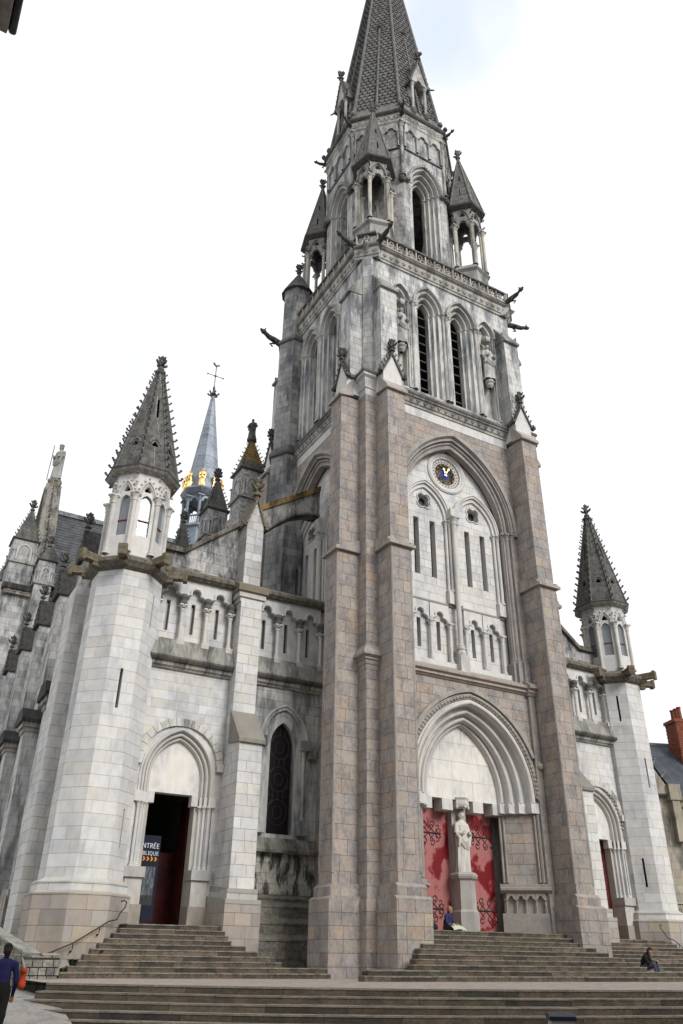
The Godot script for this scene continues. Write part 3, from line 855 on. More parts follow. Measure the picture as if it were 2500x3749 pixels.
func gargoyle(p: Vector3, d: Vector3, l: float, called := "gargoyle", parent: Node = null, colr := Color(0.13, 0.125, 0.115)) -> void:
	var mb := MB.new()
	mb.col = colr
	d = d.normalized()
	var s := d.cross(Vector3.UP).normalized(); var u := s.cross(d)
	mb.tube(PackedVector3Array([p - d*0.35, p + d*l*0.3 + u*l*0.03, p + d*l*0.62 + u*l*0.02, p + d*l*0.82 + u*l*0.1]), l*0.15, 7, l*0.085)
	var h := p + d*l*0.88 + u*l*0.12
	mb.knob(h, l*0.12, 0.9, 7)
	mb.tube(PackedVector3Array([h + u*l*0.02, h + d*l*0.17 + u*l*0.03]), l*0.075, 6, l*0.05)
	mb.tube(PackedVector3Array([h - u*l*0.05, h + d*l*0.13 - u*l*0.08]), l*0.05, 5, l*0.03)
	for k in [-1.0, 1.0]:
		mb.tube(PackedVector3Array([h + s*k*l*0.06 + u*l*0.06, h + s*k*l*0.1 + u*l*0.17 - d*l*0.04]), l*0.035, 4, l*0.012)
		mb.tube(PackedVector3Array([p + d*l*0.2 + s*k*l*0.1, p + d*l*0.4 + s*k*l*0.16 - u*l*0.12, p + d*l*0.25 + s*k*l*0.15 - u*l*0.2]), l*0.05, 5, l*0.03)
	commit(mb, called, parent if parent else church, M.dark)
func tower() -> void:
	var F := face(V3(0, 0, TZ), 0); var L := face(V3(0, 0, TZ), -90); var R := face(V3(0, 0, TZ), 90)
	# plain rear and right walls, floor and core close the tower
	var cb := MB.new()
	cb.col = Color(0.36, 0.33, 0.3)
	cb.box(V3(4.6, 1.0, TZ - 5.0), V3(5.05, 36.0, TZ + 4.6))
	cb.box(V3(-5.0, 1.0, TZ - 5.05), V3(5.0, 36.0, TZ - 4.6))
	cb.box(V3(-5.0, 11.0, TZ - 4.6), V3(4.6, 11.9, TZ + 3.4))
	cb.box(V3(-4.3, 1.0, TZ + 2.9), V3(4.3, 12.0, TZ + 3.4))
	cb.box(V3(-4.2, 12.0, TZ + 3.7), V3(4.2, 26.0, TZ + 4.0))
	cb.box(V3(-4.0, 12.0, TZ - 4.2), V3(-3.7, 26.0, TZ + 4.2))
	cb.box(V3(-4.6, 35.2, TZ - 4.6), V3(4.6, 35.6, TZ + 4.6))
	commit(cb, "tower_core", church, M.gran)
	buttress_at(F, -1.0, true); buttress_at(F, 1.0, true)
	buttress_at(L, 1.0, true); buttress_at(L, -1.0, false)
	buttress_at(R, -1.0, false)
	lower_front(F)
	upper_front(F, true)
	upper_front(L, false)
	# left wall under the arch
	var lw := MB.new()
	ashlar(lw, L * Transform3D(Basis(), V3(0, 0, 5.05)), rect(-3.7, 1.0, 3.7, 12.4), [], 0.42, 0.5, 0.95, GRAN, Color(0.33, 0.30, 0.27))
	commit(lw, "side_wall_base", church, M.gran)
	# corner pilasters between the buttress pairs
	for q in [[-1.0, 1.0], [1.0, 1.0], [-1.0, -1.0]]:
		var mb := MB.new()
		var cx: float = q[0] * 4.86; var cz: float = TZ + q[1] * 4.86
		for a in 4:
			var T := face(V3(cx, 0, cz), a * 90.0)
			ashlar(mb, T * Transform3D(Basis(), V3(0, 0, 0.36)), rect(-0.36, 3.5, 0.36, 25.4), [], 0.39, 0.5, 0.9, GRAN, Color(0.31, 0.285, 0.26))
			ashlar(mb, T * Transform3D(Basis(), V3(0, 0, 0.42)), rect(-0.42, 1.0, 0.42, 3.5), [], 0.39, 0.5, 0.9, GRAN, Color(0.31, 0.285, 0.26))
		mb.T = Transform3D.IDENTITY
		mb.col = TAUPE
		mb.ring(V3(cx, 0, cz), 4, 0, [V2(0.3, 11.85), V2(0.40, 11.95), V2(0.44, 12.1), V2(0.5, 12.12), V2(0.46, 12.2), V2(0.6, 12.28), V2(0.6, 12.4), V2(0.36, 12.75)], false)
		mb.col = LIME
		mb.ring(V3(cx, 0, cz), 4, 0, [V2(0.36, 25.4), V2(0.36, 25.75), V2(0.42, 25.8), V2(0.40, 25.9), V2(0.5, 26.3), V2(0.62, 26.4), V2(0.62, 26.52)], false)
		mb.col = CRUST
		mb.ring(V3(cx, 0, cz), 4, 0, [V2(0.64, 26.52), V2(0.68, 26.62), V2(0.66, 26.72), V2(0.3, 26.95)], true, true)
		commit(mb, "corner_pier", church, M.gran)
		# belfry corner
		var wb := MB.new()
		var wm := Color(0.42, 0.41, 0.39)
		if q[0] < 0 and q[1] > 0 or q[0] > 0 and q[1] > 0:
			var px: float = q[0]
			for a in 2:
				var T2 := F if a == 0 else (L if px < 0 else R)
				var sg := px if a == 0 else 1.0
				if a == 1 and px > 0: sg = -1.0
				ashlar(wb, T2 * Transform3D(Basis(), V3(0, 0, 5.06)), rect(minf(4.55*sg, 4.75*sg), 26.4, maxf(4.55*sg, 4.75*sg), 35.3), [], 0.42, 0.3, 0.5, WEATH, wm)
			ashlar(wb, face(V3(px * 4.905, 0, TZ + 4.905), -45.0 if px < 0 else 45.0), rect(-0.219, 26.4, 0.219, 35.3), [], 0.42, 0.3, 0.5, WEATH, wm)
		commit(wb, "belfry_corner", church, M.weath)
	for T in [F, L]:
		cornice_band(T, -3.66, 3.66, 26.45, 5.05, "lower_cornice", false)
		var wb := MB.new()
		wb.T = T
		wb.col = LIME
		wb.box(V3(-3.66, 25.3, 4.9), V3(3.66, 25.86, 5.07))
		commit(wb, "white_band", church, M.white)
		belfry_side(T)
		cornice_band(T, -4.62, 4.62, 35.75, 5.05, "upper_cornice", true)
		parapet(T, -4.5, 4.5, 35.85, 5.3)
	for a in [-45.0, 45.0]:
		var D := face(V3(0, 0, TZ), a)
		cornice_band(D, -0.68, 0.68, 35.75, 6.85, "upper_cornice", true)
		parapet(D, -0.55, 0.55, 35.85, 7.05)
	var fl := MB.new()
	fl.col = Color(0.3, 0.29, 0.27)
	fl.ring(V3(0, 0, TZ), 4, 0, [V2(5.0, 35.3), V2(5.3, 35.7), V2(5.2, 35.86)], true, true)
	fl.box(V3(-4.6, 35.3, TZ - 5.5), V3(5.45, 35.84, TZ - 4.6))
	commit(fl, "tower_deck", church, M.weath)
	for g in [[V3(-4.45, 36.0, TZ + 5.45), V3(0.1, 0.25, 1)], [V3(-5.45, 36.0, TZ + 4.45), V3(-1, 0.2, 0.1)], [V3(4.6, 36.0, TZ + 5.4), V3(0.3, 0.25, 1)], [V3(5.4, 35.2, TZ + 4.6), V3(1, -0.1, 0.3)]]:
		gargoyle(g[0], g[1], 1.2)
	stair_turret(); octagon(); spire()
	for q in [[-1.0, 1.0], [1.0, 1.0], [-1.0, -1.0], [1.0, -1.0]]: pinnacle(q[0], q[1])

func stair_turret() -> void:
	var ce := V3(-5.1, 0, -2.85)
	var mb := MB.new()
	var wm := Color(0.34, 0.335, 0.32)
	for i in 6:
		for L in [[1.0, 26.2, 0.98], [26.2, 34.5, 0.9], [34.5, 39.0, 0.8]]:
			var hw: float = L[2] * tan(PI / 6)
			var hol := []
			if i == 0:
				if L[1] == 26.2: hol = [rect(0.26, 23.5, 0.38, 24.7), rect(0.26, 17.2, 0.40, 19.2)]
				if L[1] == 34.5: hol = [rect(0.22, 31.6, 0.34, 33.2)]
			ashlar(mb, face(ce, i * 60.0) * Transform3D(Basis(), V3(0, 0, L[2])), rect(-hw, L[0], hw, L[1]), hol, 0.42, 0.35, 0.7, GREY, wm)
			mb.col = Color(0.38, 0.375, 0.365)
			mb.T = face(ce, i * 60.0)
			for h in hol: reveal(mb, h, L[2] - 0.35, L[2])
	mb.T = Transform3D.IDENTITY
	mb.col = Color(0.17, 0.165, 0.155)
	mb.ring(ce, 6, 0, [V2(0.96, 26.05), V2(1.1, 26.15), V2(1.1, 26.3), V2(0.9, 26.75)], false)
	mb.ring(ce, 6, 0, [V2(0.88, 34.4), V2(1.0, 34.48), V2(1.0, 34.58), V2(0.8, 34.95)], false)
	commit(mb, "stair_turret", church, M.weath)
	var rb := MB.new()
	rb.col = Color(0.13, 0.13, 0.13)
	var y := 38.95
	var n := 9
	for i in n:
		var r0 := 1.0 * (1.0 - float(i) / (n + 0.6)); var r1 := 1.0 * (1.0 - float(i + 1) / (n + 0.6))
		rb.col = vary(Color(0.15, 0.148, 0.145), 0.12)
		rb.ring(ce, 12, 0, [V2(r0 + 0.03, y + i * 0.21), V2(r0 + 0.03, y + i * 0.21 + 0.04), V2(r1 + 0.02, y + (i + 1) * 0.21)], true, true)
	rb.finial(ce + V3(0, y + n * 0.21 - 0.05, 0), 1.1)
	commit(rb, "stair_turret_roof", church, M.dark)
	gargoyle(V3(-5.9, 35.0, -3.4), V3(-1, 0.03, 0.25), 1.5)

const OA := 3.98
func octagon() -> void:
	var hw := OA * tan(PI / 8)
	var wm := Color(0.33, 0.325, 0.31)
	for i in 8:
		var T := face(V3(0, 0, TZ), i * 45.0)
		var win := i % 2 == 0
		var mb := MB.new()
		var holes := []
		if win: holes = [arch_line(0, 36.3, 44.7, 1.2, 1.95, 10)]
		ashlar(mb, T * Transform3D(Basis(), V3(0, 0, OA)), rect(-hw, 35.8, hw, 47.6), holes, 0.42, 0.5, 0.9, WEATH, wm)
		ashlar(mb, T * Transform3D(Basis(), V3(0, 0, OA)), rect(-hw, 47.6, hw, 50.4), [], 0.42, 0.5, 0.9, WEATH, wm)
		mb.T = T
		if win:
			var O := [[1.34, 2.15, OA + 0.1], [1.2, 1.95, OA - 0.02], [1.0, 1.7, OA - 0.26], [0.8, 1.45, OA - 0.5], [0.62, 1.2, OA - 0.76], [0.48, 1.0, OA - 1.05]]
			for k in 5:
				mb.col = vary(Color(0.55, 0.54, 0.51), 0.08)
				var b := 44.6 if k == 0 else 36.3
				arch_step(mb, arch_line(0, b, 44.7, O[k][0], O[k][1], 10), arch_line(0, b, 44.7, O[k+1][0], O[k+1][1], 10), O[k][2], O[k+1][2], OA if k == 0 else -99.0)
				mb.tube(lift(arch_line(0, 44.6, 44.7, O[k+1][0] + 0.06, O[k+1][1] + 0.06, 10), O[k][2] + 0.01), 0.06, 6)
				if k > 0:
					for s in [-1.0, 1.0]:
						mb.col = vary(Color(0.5, 0.49, 0.465), 0.15)
						mb.colonnette((O[k][0] - 0.07)*s, O[k+1][2] + 0.13, 36.3, 44.7, 0.08)
			mb.col = Color(0.3, 0.295, 0.28)
			for q in arch_line(0, 44.69, 44.7, 1.28, 2.06, 12): mb.knob(V3(q.x, q.y, OA + 0.13), 0.07, 1.0, 5)
			for s in [-1.0, 1.0]: mb.knob(V3(1.33*s, 44.62, OA + 0.14), 0.17, 1.2, 6)
		# string and blind arcade
		mb.col = Color(0.22, 0.215, 0.2)
		mb.extr_u(-hw, hw, poly([OA - 0.05, 47.55, OA + 0.1, 47.6, OA + 0.1, 47.66, OA - 0.05, 47.76]))
		for k in 4:
			mb.col = vary(Color(0.52, 0.51, 0.48), 0.1)
			mb.colonnette(-hw + 0.2 + k * (hw*2 - 0.4) / 3.0, OA + 0.09, 47.76, 49.2, 0.06, 6)
		for k in 3:
			var cx := -hw + 0.2 + (k + 0.5) * (hw*2 - 0.4) / 3.0; var w := (hw*2 - 0.4) / 6.0
			var sp := poly([cx - w, 50.2, cx - w, 49.2])
			var tl := trefoil(cx, 49.2, w * 0.92); tl.reverse(); sp.append_array(tl)
			sp.append_array(poly([cx + w, 49.2, cx + w, 50.2]))
			mb.col = vary(Color(0.50, 0.49, 0.465), 0.08)
			mb.prism(sp, OA, OA + 0.14)
		# carved frieze
		mb.col = Color(0.47, 0.455, 0.425)
		mb.extr_u(-hw - 0.06, hw + 0.06, poly([OA - 0.2, 50.15, OA + 0.15, 50.15, OA + 0.2, 50.25, OA + 0.2, 51.05, OA + 0.26, 51.1, OA - 0.2, 51.1]))
		mb.col = Color(0.56, 0.545, 0.51)
		for k in 5:
			var cx := -hw + 0.32 + k * (hw*2 - 0.64) / 4.0
			for s in [-1.0, 1.0]:
				var pts := PackedVector3Array()
				for j in 12:
					var a := j * 0.62; var r := 0.24 * (1.0 - j / 15.0)
					pts.append(V3(cx + s*0.13 + s*r*cos(a)*0.9, 50.65 + s*r*sin(a), OA + 0.21))
				mb.tube(pts, 0.035, 4)
		mb.col = CRUST
		mb.extr_u(-hw - 0.12, hw + 0.12, poly([OA - 0.3, 51.08, OA + 0.3, 51.08, OA + 0.38, 51.2, OA + 0.36, 51.34, OA - 0.1, 51.7, OA - 0.3, 51.7]))
		commit(mb, "lantern_wall", church, M.heavy if i % 2 else M.weath)
		# corner shaft with a head on top
		var cbm := MB.new()
		cbm.col = Color(0.45, 0.44, 0.415)
		var a := deg_to_rad(i * 45.0 + 22.5)
		var R := OA / cos(PI / 8)
		var p := V3(sin(a) * R, 0, cos(a) * R + TZ)
		cbm.colonnette(p.x, p.z, 44.9, 50.2, 0.13, 8)
		cbm.col = CRUST
		cbm.knob(p * V3(1.03, 1, 1) + V3(0, 44.6, 0), 0.24, 1.5, 6)
		cbm.knob(V3(sin(a) * (R + 0.4), 51.5, cos(a) * (R + 0.4) + TZ), 0.17, 1.2, 6)
		commit(cbm, "corner_shaft", church, M.heavy)
		gargoyle(V3(sin(a) * (R + 0.1), 50.7, cos(a) * (R + 0.1) + TZ), V3(sin(a), 0.1, cos(a)), 0.95)
	var ib := MB.new()   # vault closing the lantern
	ib.col = Color(0.42, 0.41, 0.39)
	ib.ring(V3(0, 0, TZ), 8, 0, [V2(3.9, 47.2), V2(3.9, 47.5)], true, true)
	commit(ib, "lantern_vault", church, M.weath)

func spire() -> void:
	var y0 := 51.6; var y1 := 84.0; var a0 := 3.9
	var bb := MB.new()
	bb.col = Color(0.14, 0.138, 0.134)
	bb.ring(V3(0, 0, TZ), 8, 0, [V2(a0 + 0.1, y0 - 0.3), V2(a0 - 0.05, y0), V2(0.02, y1 - 0.1)])
	bb.col = Color(0.26, 0.255, 0.24)
	bb.ring(V3(0, 0, TZ), 8, 0, [V2(a0 + 0.14, y0 - 0.2), V2(a0 + 0.14, y0 + 0.1), V2(a0 + 0.03, y0 + 0.85), V2(a0 - 0.15, y0 + 0.86)], false)
	var sp := commit(bb, "spire", church, M.dark)
	# rows of pointed stone scales
	var tb := MB.new()
	var rows := 74
	for i in 8:
		var ca := cos(i * PI / 4); var sa := sin(i * PI / 4)
		for r in rows:
			var ya := y0 + 0.8 + r * 0.42; var yb := ya + 0.5
			var wa := (a0 * (y1 - ya) / (y1 - y0)); var wb := (a0 * (y1 - yb) / (y1 - y0))
			if wa < 0.25: break
			var hw := wa * tan(PI / 8)
			var k := maxi(1, roundi(hw * 2.0 / 0.36))
			var st := hw * 2.0 / k
			for q in range(-1 if r % 2 else 0, k):
				var u0 := -hw + q * st + (st * 0.5 if r % 2 else 0.0); var u1 := u0 + st
				u0 = maxf(u0, -hw); u1 = minf(u1, hw)
				if u1 - u0 < 0.08: continue
				var um := (u0 + u1) * 0.5
				var oa := wa + 0.075; var ob := wb + 0.01; var om := lerpf(wa, wb, 0.35) + 0.07
				tb.col = vary(Color(0.205, 0.20, 0.195), 0.22)
				var P := []
				for e in [[u0 + 0.02, ya + 0.16, om], [um, ya - 0.04, oa], [u1 - 0.02, ya + 0.16, om], [u1 - 0.02, yb, ob], [u0 + 0.02, yb, ob], [um, ya - 0.04, wa - 0.02], [u0 + 0.02, ya + 0.16, wa - 0.05], [u1 - 0.02, ya + 0.16, wa - 0.05]]:
					P.append(V3(e[0]*ca + e[2]*sa, e[1], -e[0]*sa + e[2]*ca + TZ))
				tb.tri(P[0], P[1], P[2]); tb.quad(P[0], P[2], P[3], P[4])
				tb.tri(P[0], P[6], P[5]); tb.tri(P[0], P[5], P[1]); tb.tri(P[1], P[5], P[7]); tb.tri(P[1], P[7], P[2])
	commit(tb, "scale_slates", sp, M.dark, true)
	for i in 8:
		var rb := MB.new()
		rb.col = Color(0.24, 0.235, 0.225)
		var a := deg_to_rad(i * 45.0 + 22.5); var R := a0 / cos(PI / 8)
		var d := V3(sin(a), 0, cos(a))
		rb.cyl(d * (R + 0.05) + V3(0, y0 + 0.2, TZ), V3(0, y1 - 0.5, TZ) + d * 0.08, 0.13, 6, 0.08)
		rb.knob(d * (R + 0.12) + V3(0, y0 + 0.7, TZ), 0.2, 1.3, 6)
		commit(rb, "rib", sp, M.dark)
		var mbb := MB.new()
		mbb.col = Color(0.25, 0.245, 0.235)
		var c2 := deg_to_rad(i * 45.0); var e := V3(sin(c2), 0, cos(c2))
		var yt := y0 + 13.2 if i % 2 else y0 + 12.6
		mbb.cyl(e * (a0 + 0.06) + V3(0, y0 + 0.6, TZ), e * (a0 * (y1 - yt) / (y1 - y0) + 0.06) + V3(0, yt, TZ), 0.085, 6, 0.06)
		mbb.col = CRUST
		mbb.knob(e * (a0 * (y1 - yt) / (y1 - y0) + 0.1) + V3(0, yt, TZ), 0.2, 1.2, 6)
		commit(mbb, "rib", sp, M.dark)
		if i % 2 == 0: lucarne(i * 45.0)
	var fb := MB.new()
	fb.col = CRUST
	fb.finial(V3(0, y1 - 0.6, TZ), 2.2)
	commit(fb, "spire_finial", sp, M.dark)

func lucarne(ang: float) -> void:
	var mb := MB.new()
	mb.T = face(V3(0, 0, TZ), ang)
	var w := 3.72
	mb.col = Color(0.5, 0.49, 0.46)
	for s in [-1.0, 1.0]:
		mb.colonnette(0.52*s, w + 0.2, 52.6, 55.6, 0.11, 8)
		mb.col = CRUST
		mb.lathe(V3(0.52*s, 0, w + 0.2), [V2(0.08, 51.9), V2(0.2, 52.1), V2(0.24, 52.4), V2(0.2, 52.62), V2(0.01, 52.63)], 7)
		mb.col = Color(0.5, 0.49, 0.46)
	var g := poly([-0.78, 55.5, -0.42, 55.5])
	var tl := trefoil(0, 55.5, 0.42); tl.reverse(); g.append_array(tl)
	g.append_array(poly([0.42, 55.5, 0.78, 55.5, 0.0, 58.3]))
	mb.prism(g, 2.6, w + 0.34)
	mb.col = Color(0.4, 0.39, 0.37)
	mb.box(V3(-0.68, 52.0, 2.6), V3(-0.45, 55.6, w - 0.1)); mb.box(V3(0.45, 52.0, 2.6), V3(0.68, 55.6, w - 0.1))
	mb.col = Color(0.36, 0.35, 0.335)
	mb.box(V3(-0.6, 52.0, 2.6), V3(0.6, 55.8, 3.0))
	mb.col = CRUST
	for s in [-1.0, 1.0]:
		mb.prism(poly([0.86*s, 55.4, 0.0, 58.5, 0.0, 58.15, 0.7*s, 55.5]), 2.4, w + 0.42, true)
		for i in 6: mb.crocket(V3(0.84*s*(1.0 - (i + 0.4)/6.6), 55.5 + 2.9*(i + 0.4)/6.6, w + 0.36), V3(s*0.95, 0.3, 0), 0.12)
		mb.tube(PackedVector3Array([V3(0.8*s, 55.6, w + 0.3), V3(1.2*s, 55.65, w + 0.5)]), 0.07, 5, 0.05)
	mb.finial(V3(0, 58.25, w + 0.36), 1.2)
	commit(mb, "lucarne", church, M.weath)

func hexa(ce: Vector3, r: float, i: int, rot: float) -> Vector3:
	var a := rot + i * TAU / 6
	return ce + V3(sin(a) * r, 0, cos(a) * r)
func pinnacle(sx: float, sz: float) -> void:
	var ce := V3(3.5 * sx, 0, TZ + 3.45 * sz)
	var rot := atan2(sx, sz)   # one vertex points outwards along the diagonal
	var R := 1.12
	var bs := MB.new()
	bs.col = Color(0.40, 0.395, 0.375)
	var fr := rot + PI / 6
	bs.ring(ce, 6, fr, [V2(R*0.92, 35.8), V2(R*0.92, 38.7), V2(R*1.04, 38.85), V2(R*1.04, 38.95), V2(R*0.9, 39.25)])
	var root := commit(bs, "corner_pinnacle", church, M.weath)
	for i in 6:
		var p := hexa(ce, R, i, rot)
		var cb := MB.new()
		cb.col = vary(Color(0.56, 0.52, 0.46), 0.1)
		cb.colonnette(p.x, p.z, 39.2, 42.9, 0.105, 8)
		var p2 := hexa(ce, R * 0.86, i, rot)
		cb.colonnette(p2.x, p2.z, 39.2, 42.9, 0.085, 8)
		cb.col = CRUST
		var d := (p - ce).normalized()
		cb.crocket(p + V3(0, 43.2, 0), d, 0.16); cb.crocket(p + V3(0, 43.9, 0), d, 0.16)
		commit(cb, "colonnette", root, M.weath)
		# cusped arch panel with a pierced foil
		var T := face(ce, rad_to_deg(rot + (i + 0.5) * TAU / 6))
		var ap := R * cos(PI / 6)
		var h := R * 0.5
		var hb := MB.new()
		hb.T = T
		hb.col = vary(Color(0.43, 0.42, 0.395), 0.1)
		var o := PackedVector2Array([Vector2(h, 42.85), Vector2(h, 44.45), Vector2(-h, 44.45), Vector2(-h, 42.85), Vector2(-h * 0.78, 42.85)])
		var tl := trefoil(0, 42.85, h * 0.78); tl.reverse(); o.append_array(tl)
		# split so that the foil can be pierced
		var hole := foil(0, 43.85, 0.22, 3, PI / 2)
		for half in [rect(-h - 0.1, 42.0, 0.0, 45.0), rect(0.0, 42.0, h + 0.1, 45.0)]:
			for p1 in Geometry2D.intersect_polygons(o, half):
				for p3 in Geometry2D.clip_polygons(p1, hole):
					if not Geometry2D.is_polygon_clockwise(p3): hb.prism(p3, ap - 0.22, ap - 0.04, true)
		hb.col = Color(0.3, 0.29, 0.27)
		hb.tube(lift(arc(0, 43.3, h * 0.8, 0.95, 6), ap), 0.06, 5)
		commit(hb, "arch_panel", root, M.heavy)
	var rb := MB.new()
	rb.col = CRUST
	rb.ring(ce, 6, fr, [V2(R*0.88, 44.35), V2(R*1.12, 44.5), V2(R*1.14, 44.62), V2(R*1.02, 44.7)], true, true)
	for i in 6:
		var T := face(ce, rad_to_deg(fr + i * TAU / 6))
		rb.T = T
		spire_side(rb, T, 6, R*1.03, 0.05, 44.7, 50.6, 12, [rect(-0.05, 1.0, 0.05, 1.8), rect(-0.045, 2.85, 0.045, 3.5)], Color(0.205, 0.20, 0.19), 0.12, Color(0.26, 0.255, 0.24), 0.014)
		rb.col = Color(0.26, 0.25, 0.235)
		var e0 := V3(R*1.03*tan(PI/6), 44.7, R*1.03)
		rb.cyl(e0 + V3(0.02, 0, 0.03), V3(0, 50.6, 0.04), 0.06, 5, 0.04)
	rb.T = Transform3D.IDENTITY
	rb.col = Color(0.25, 0.24, 0.225)
	rb.finial(ce + V3(0, 50.4, 0), 1.15)
	commit(rb, "pinnacle_roof", root, M.dark)
	var br := MB.new()   # strut to the octagon
	br.col = Color(0.2, 0.195, 0.185)
	var q0 := ce + V3(-sx*0.4, 44.0, -sz*0.4)
	br.tube(PackedVector3Array([q0, q0 + V3(-sx*0.8, 0.25, -sz*0.8)]), 0.3, 5)
	commit(br, "strut", root, M.heavy)
# ---------------------------------------------------------------- aisles beside the tower
const AZ := 1.4
func aisle(s: float) -> void:
	var T := face(V3(0, 0, AZ), 0)
	var side: Array = WHITE
	var wm := Color(0.56, 0.545, 0.51)
	var dc := 11.05 * s
	var mb := MB.new()
	var wl := commit(MB.new(), "aisle_wall", church, M.white)
	var x0 := minf(9.0*s, 13.2*s); var x1 := maxf(9.0*s, 13.2*s)
	var dh := arch_line(dc, 1.0, 7.6, 1.5, 1.98, 10)
	ashlar(mb, T, rect(x0, 1.0, x1, 11.95), [dh], 0.37, 0.6, 1.2, side, wm, null, null, 0.01, 0.010)
	commit(mb, "wall_face", wl, M.white)
	# second bay with the tall window
	var b2 := MB.new()
	var wc := 6.68 * s
	var wh := arch_line(wc, 5.9, 9.35, 0.86, 1.25, 10)
	ashlar(b2, T, rect(minf(4.7*s, 8.3*s), 1.0, maxf(4.7*s, 8.3*s), 11.95), [wh], 0.39, 0.5, 1.0, WHITE + [Color(0.52, 0.50, 0.46), Color(0.60, 0.575, 0.53)], Color(0.42, 0.41, 0.38))
	b2.T = T
	b2.col = LIME
	arch_step(b2, arch_line(wc, 5.9, 9.35, 0.86, 1.25, 10), arch_line(wc, 5.9, 9.35, 0.56, 0.95, 10), -0.02, -0.3)
	arch_step(b2, arch_line(wc, 9.6, 9.61, 1.12, 1.45, 10), arch_line(wc, 9.6, 9.61, 0.9, 1.2, 10), 0.12, 0.0, 0.0)
	b2.tube(lift(arch_line(wc, 9.6, 9.61, 1.05, 1.36, 10), 0.13), 0.055, 6)
	for q in [-1.0, 1.0]:
		b2.col = LIME
		b2.colonnette(wc + 0.95*q, 0.06, 6.45, 9.3, 0.075)
		b2.box(V3(wc + 0.95*q - 0.22, 5.9, 0.0), V3(wc + 0.95*q + 0.22, 6.45, 0.2))
		b2.col = Color(0.30, 0.29, 0.265)
		b2.box(V3(wc + 1.02*q - 0.2, 9.2, 0.0), V3(wc + 1.02*q + 0.2, 9.62, 0.26))
		b2.box(V3(wc + 1.3*q - 0.16, 8.9, 0.0), V3(wc + 1.3*q + 0.16, 9.4, 0.2))
	commit(b2, "window_bay", wl, M.weath)
	var lg := MB.new()
	lg.T = T
	lg.col = Color(0.33, 0.32, 0.29)
	lg.extr_u(minf(4.7*s, 8.2*s), maxf(4.7*s, 8.2*s), poly([0.0, 5.2, 0.32, 5.2, 0.34, 5.3, 0.06, 5.75, 0.0, 5.75]))
	commit(lg, "window_sill", wl, M.heavy)
	var sp2 := MB.new()
	ashlar(sp2, T * Transform3D(Basis(), V3(0, 0, 0.03)), rect(minf(5.05*s, 8.2*s), 3.75, maxf(5.05*s, 8.2*s), 5.22), [], 0.39, 0.5, 1.0, WHITE, Color(0.42, 0.41, 0.38))
	commit(sp2, "stained_wall", wl, M.stain)
	# stepped base
	for q in [[3.42, 3.7, 0.16], [2.85, 3.42, 0.34], [2.3, 2.85, 0.6], [1.0, 2.3, 0.86]]:
		var pb := MB.new()
		pb.T = T
		ashlar(pb, T * Transform3D(Basis(), V3(0, 0, q[2])), rect(minf(4.7*s, 8.2*s), q[0], maxf(4.7*s, 8.2*s), q[1] - 0.1), [], 0.5, 0.6, 1.1, [Color(0.25,0.235,0.21), Color(0.30,0.28,0.25), Color(0.22,0.21,0.19)], Color(0.15, 0.145, 0.135))
		pb.T = T
		pb.col = Color(0.26, 0.245, 0.22)
		pb.extr_u(minf(4.7*s, 8.2*s), maxf(4.7*s, 8.2*s), poly([0.0, q[1] - 0.12, q[2] + 0.03, q[1] - 0.12, q[2] + 0.03, q[1] - 0.06, q[2] - 0.24, q[1] + 0.1, 0.0, q[1] + 0.1]))
		commit(pb, "plinth", wl, M.step)
	# leaded window
	var gb := MB.new()
	gb.T = T
	gb.col = Color(0.012, 0.011, 0.013)
	gb.prism(arch_line(wc, 5.9, 9.35, 0.58, 0.97, 10), -0.34, -0.3)
	var gw := commit(gb, "stained_window", church, M.glass)
	var ld := MB.new()
	ld.T = T
	ld.col = Color(0.07, 0.062, 0.062)
	for i in 3:
		var cy := 6.75 + i * 1.28
		for k in [0.42, 0.2]:
			var pts := PackedVector3Array()
			for j in 17: pts.append(V3(wc + k*cos(j*TAU/16), cy + k*1.18*sin(j*TAU/16), -0.285))
			ld.tube(pts, 0.018, 4)
		for q in [-1.0, 1.0]:
			var pts := PackedVector3Array()
			for j in 9: pts.append(V3(wc + q*(0.55 - 0.34*sin(j*PI/8)), cy + 0.64 + 0.4*cos(j*PI/8), -0.285))
			ld.tube(pts, 0.018, 4)
		ld.cyl(V3(wc, cy + 0.5, -0.285), V3(wc, cy + 0.78, -0.285), 0.018, 4)
		ld.cyl(V3(wc - 0.55, cy + 0.64, -0.285), V3(wc - 0.2, cy + 0.64, -0.285), 0.014, 4); ld.cyl(V3(wc + 0.55, cy + 0.64, -0.285), V3(wc + 0.2, cy + 0.64, -0.285), 0.014, 4)
	ld.tube(lift(arch_line(wc, 5.92, 9.35, 0.545, 0.94, 10), -0.28), 0.03, 4)
	commit(ld, "window_leading", gw, M.iron)
	# side portal
	var ar := MB.new()
	ar.T = T
	var O := [[1.5, 1.98, 0.04], [1.3, 1.74, -0.08], [1.15, 1.56, -0.2], [1.02, 1.42, -0.32]]
	for i in 3:
		ar.col = vary(LIME, 0.03)
		arch_step(ar, arch_line(dc, 6.7, 7.6, O[i][0], O[i][1], 10), arch_line(dc, 6.7, 7.6, O[i+1][0], O[i+1][1], 10), O[i][2], O[i+1][2], -0.03 if i == 0 else -99.0)
		ar.col = vary(CREAM, 0.06)
		ar.tube(lift(arch_line(dc, 6.8, 7.6, O[i+1][0] + 0.06, O[i+1][1] + 0.06, 10), O[i][2] + 0.01), 0.055, 6)
	ar.col = Color(0.63, 0.61, 0.565)
	var ho := arc(dc, 8.1, 1.78, 1.72, 8); var hi := arc(dc, 8.1, 1.5, 1.42, 8)
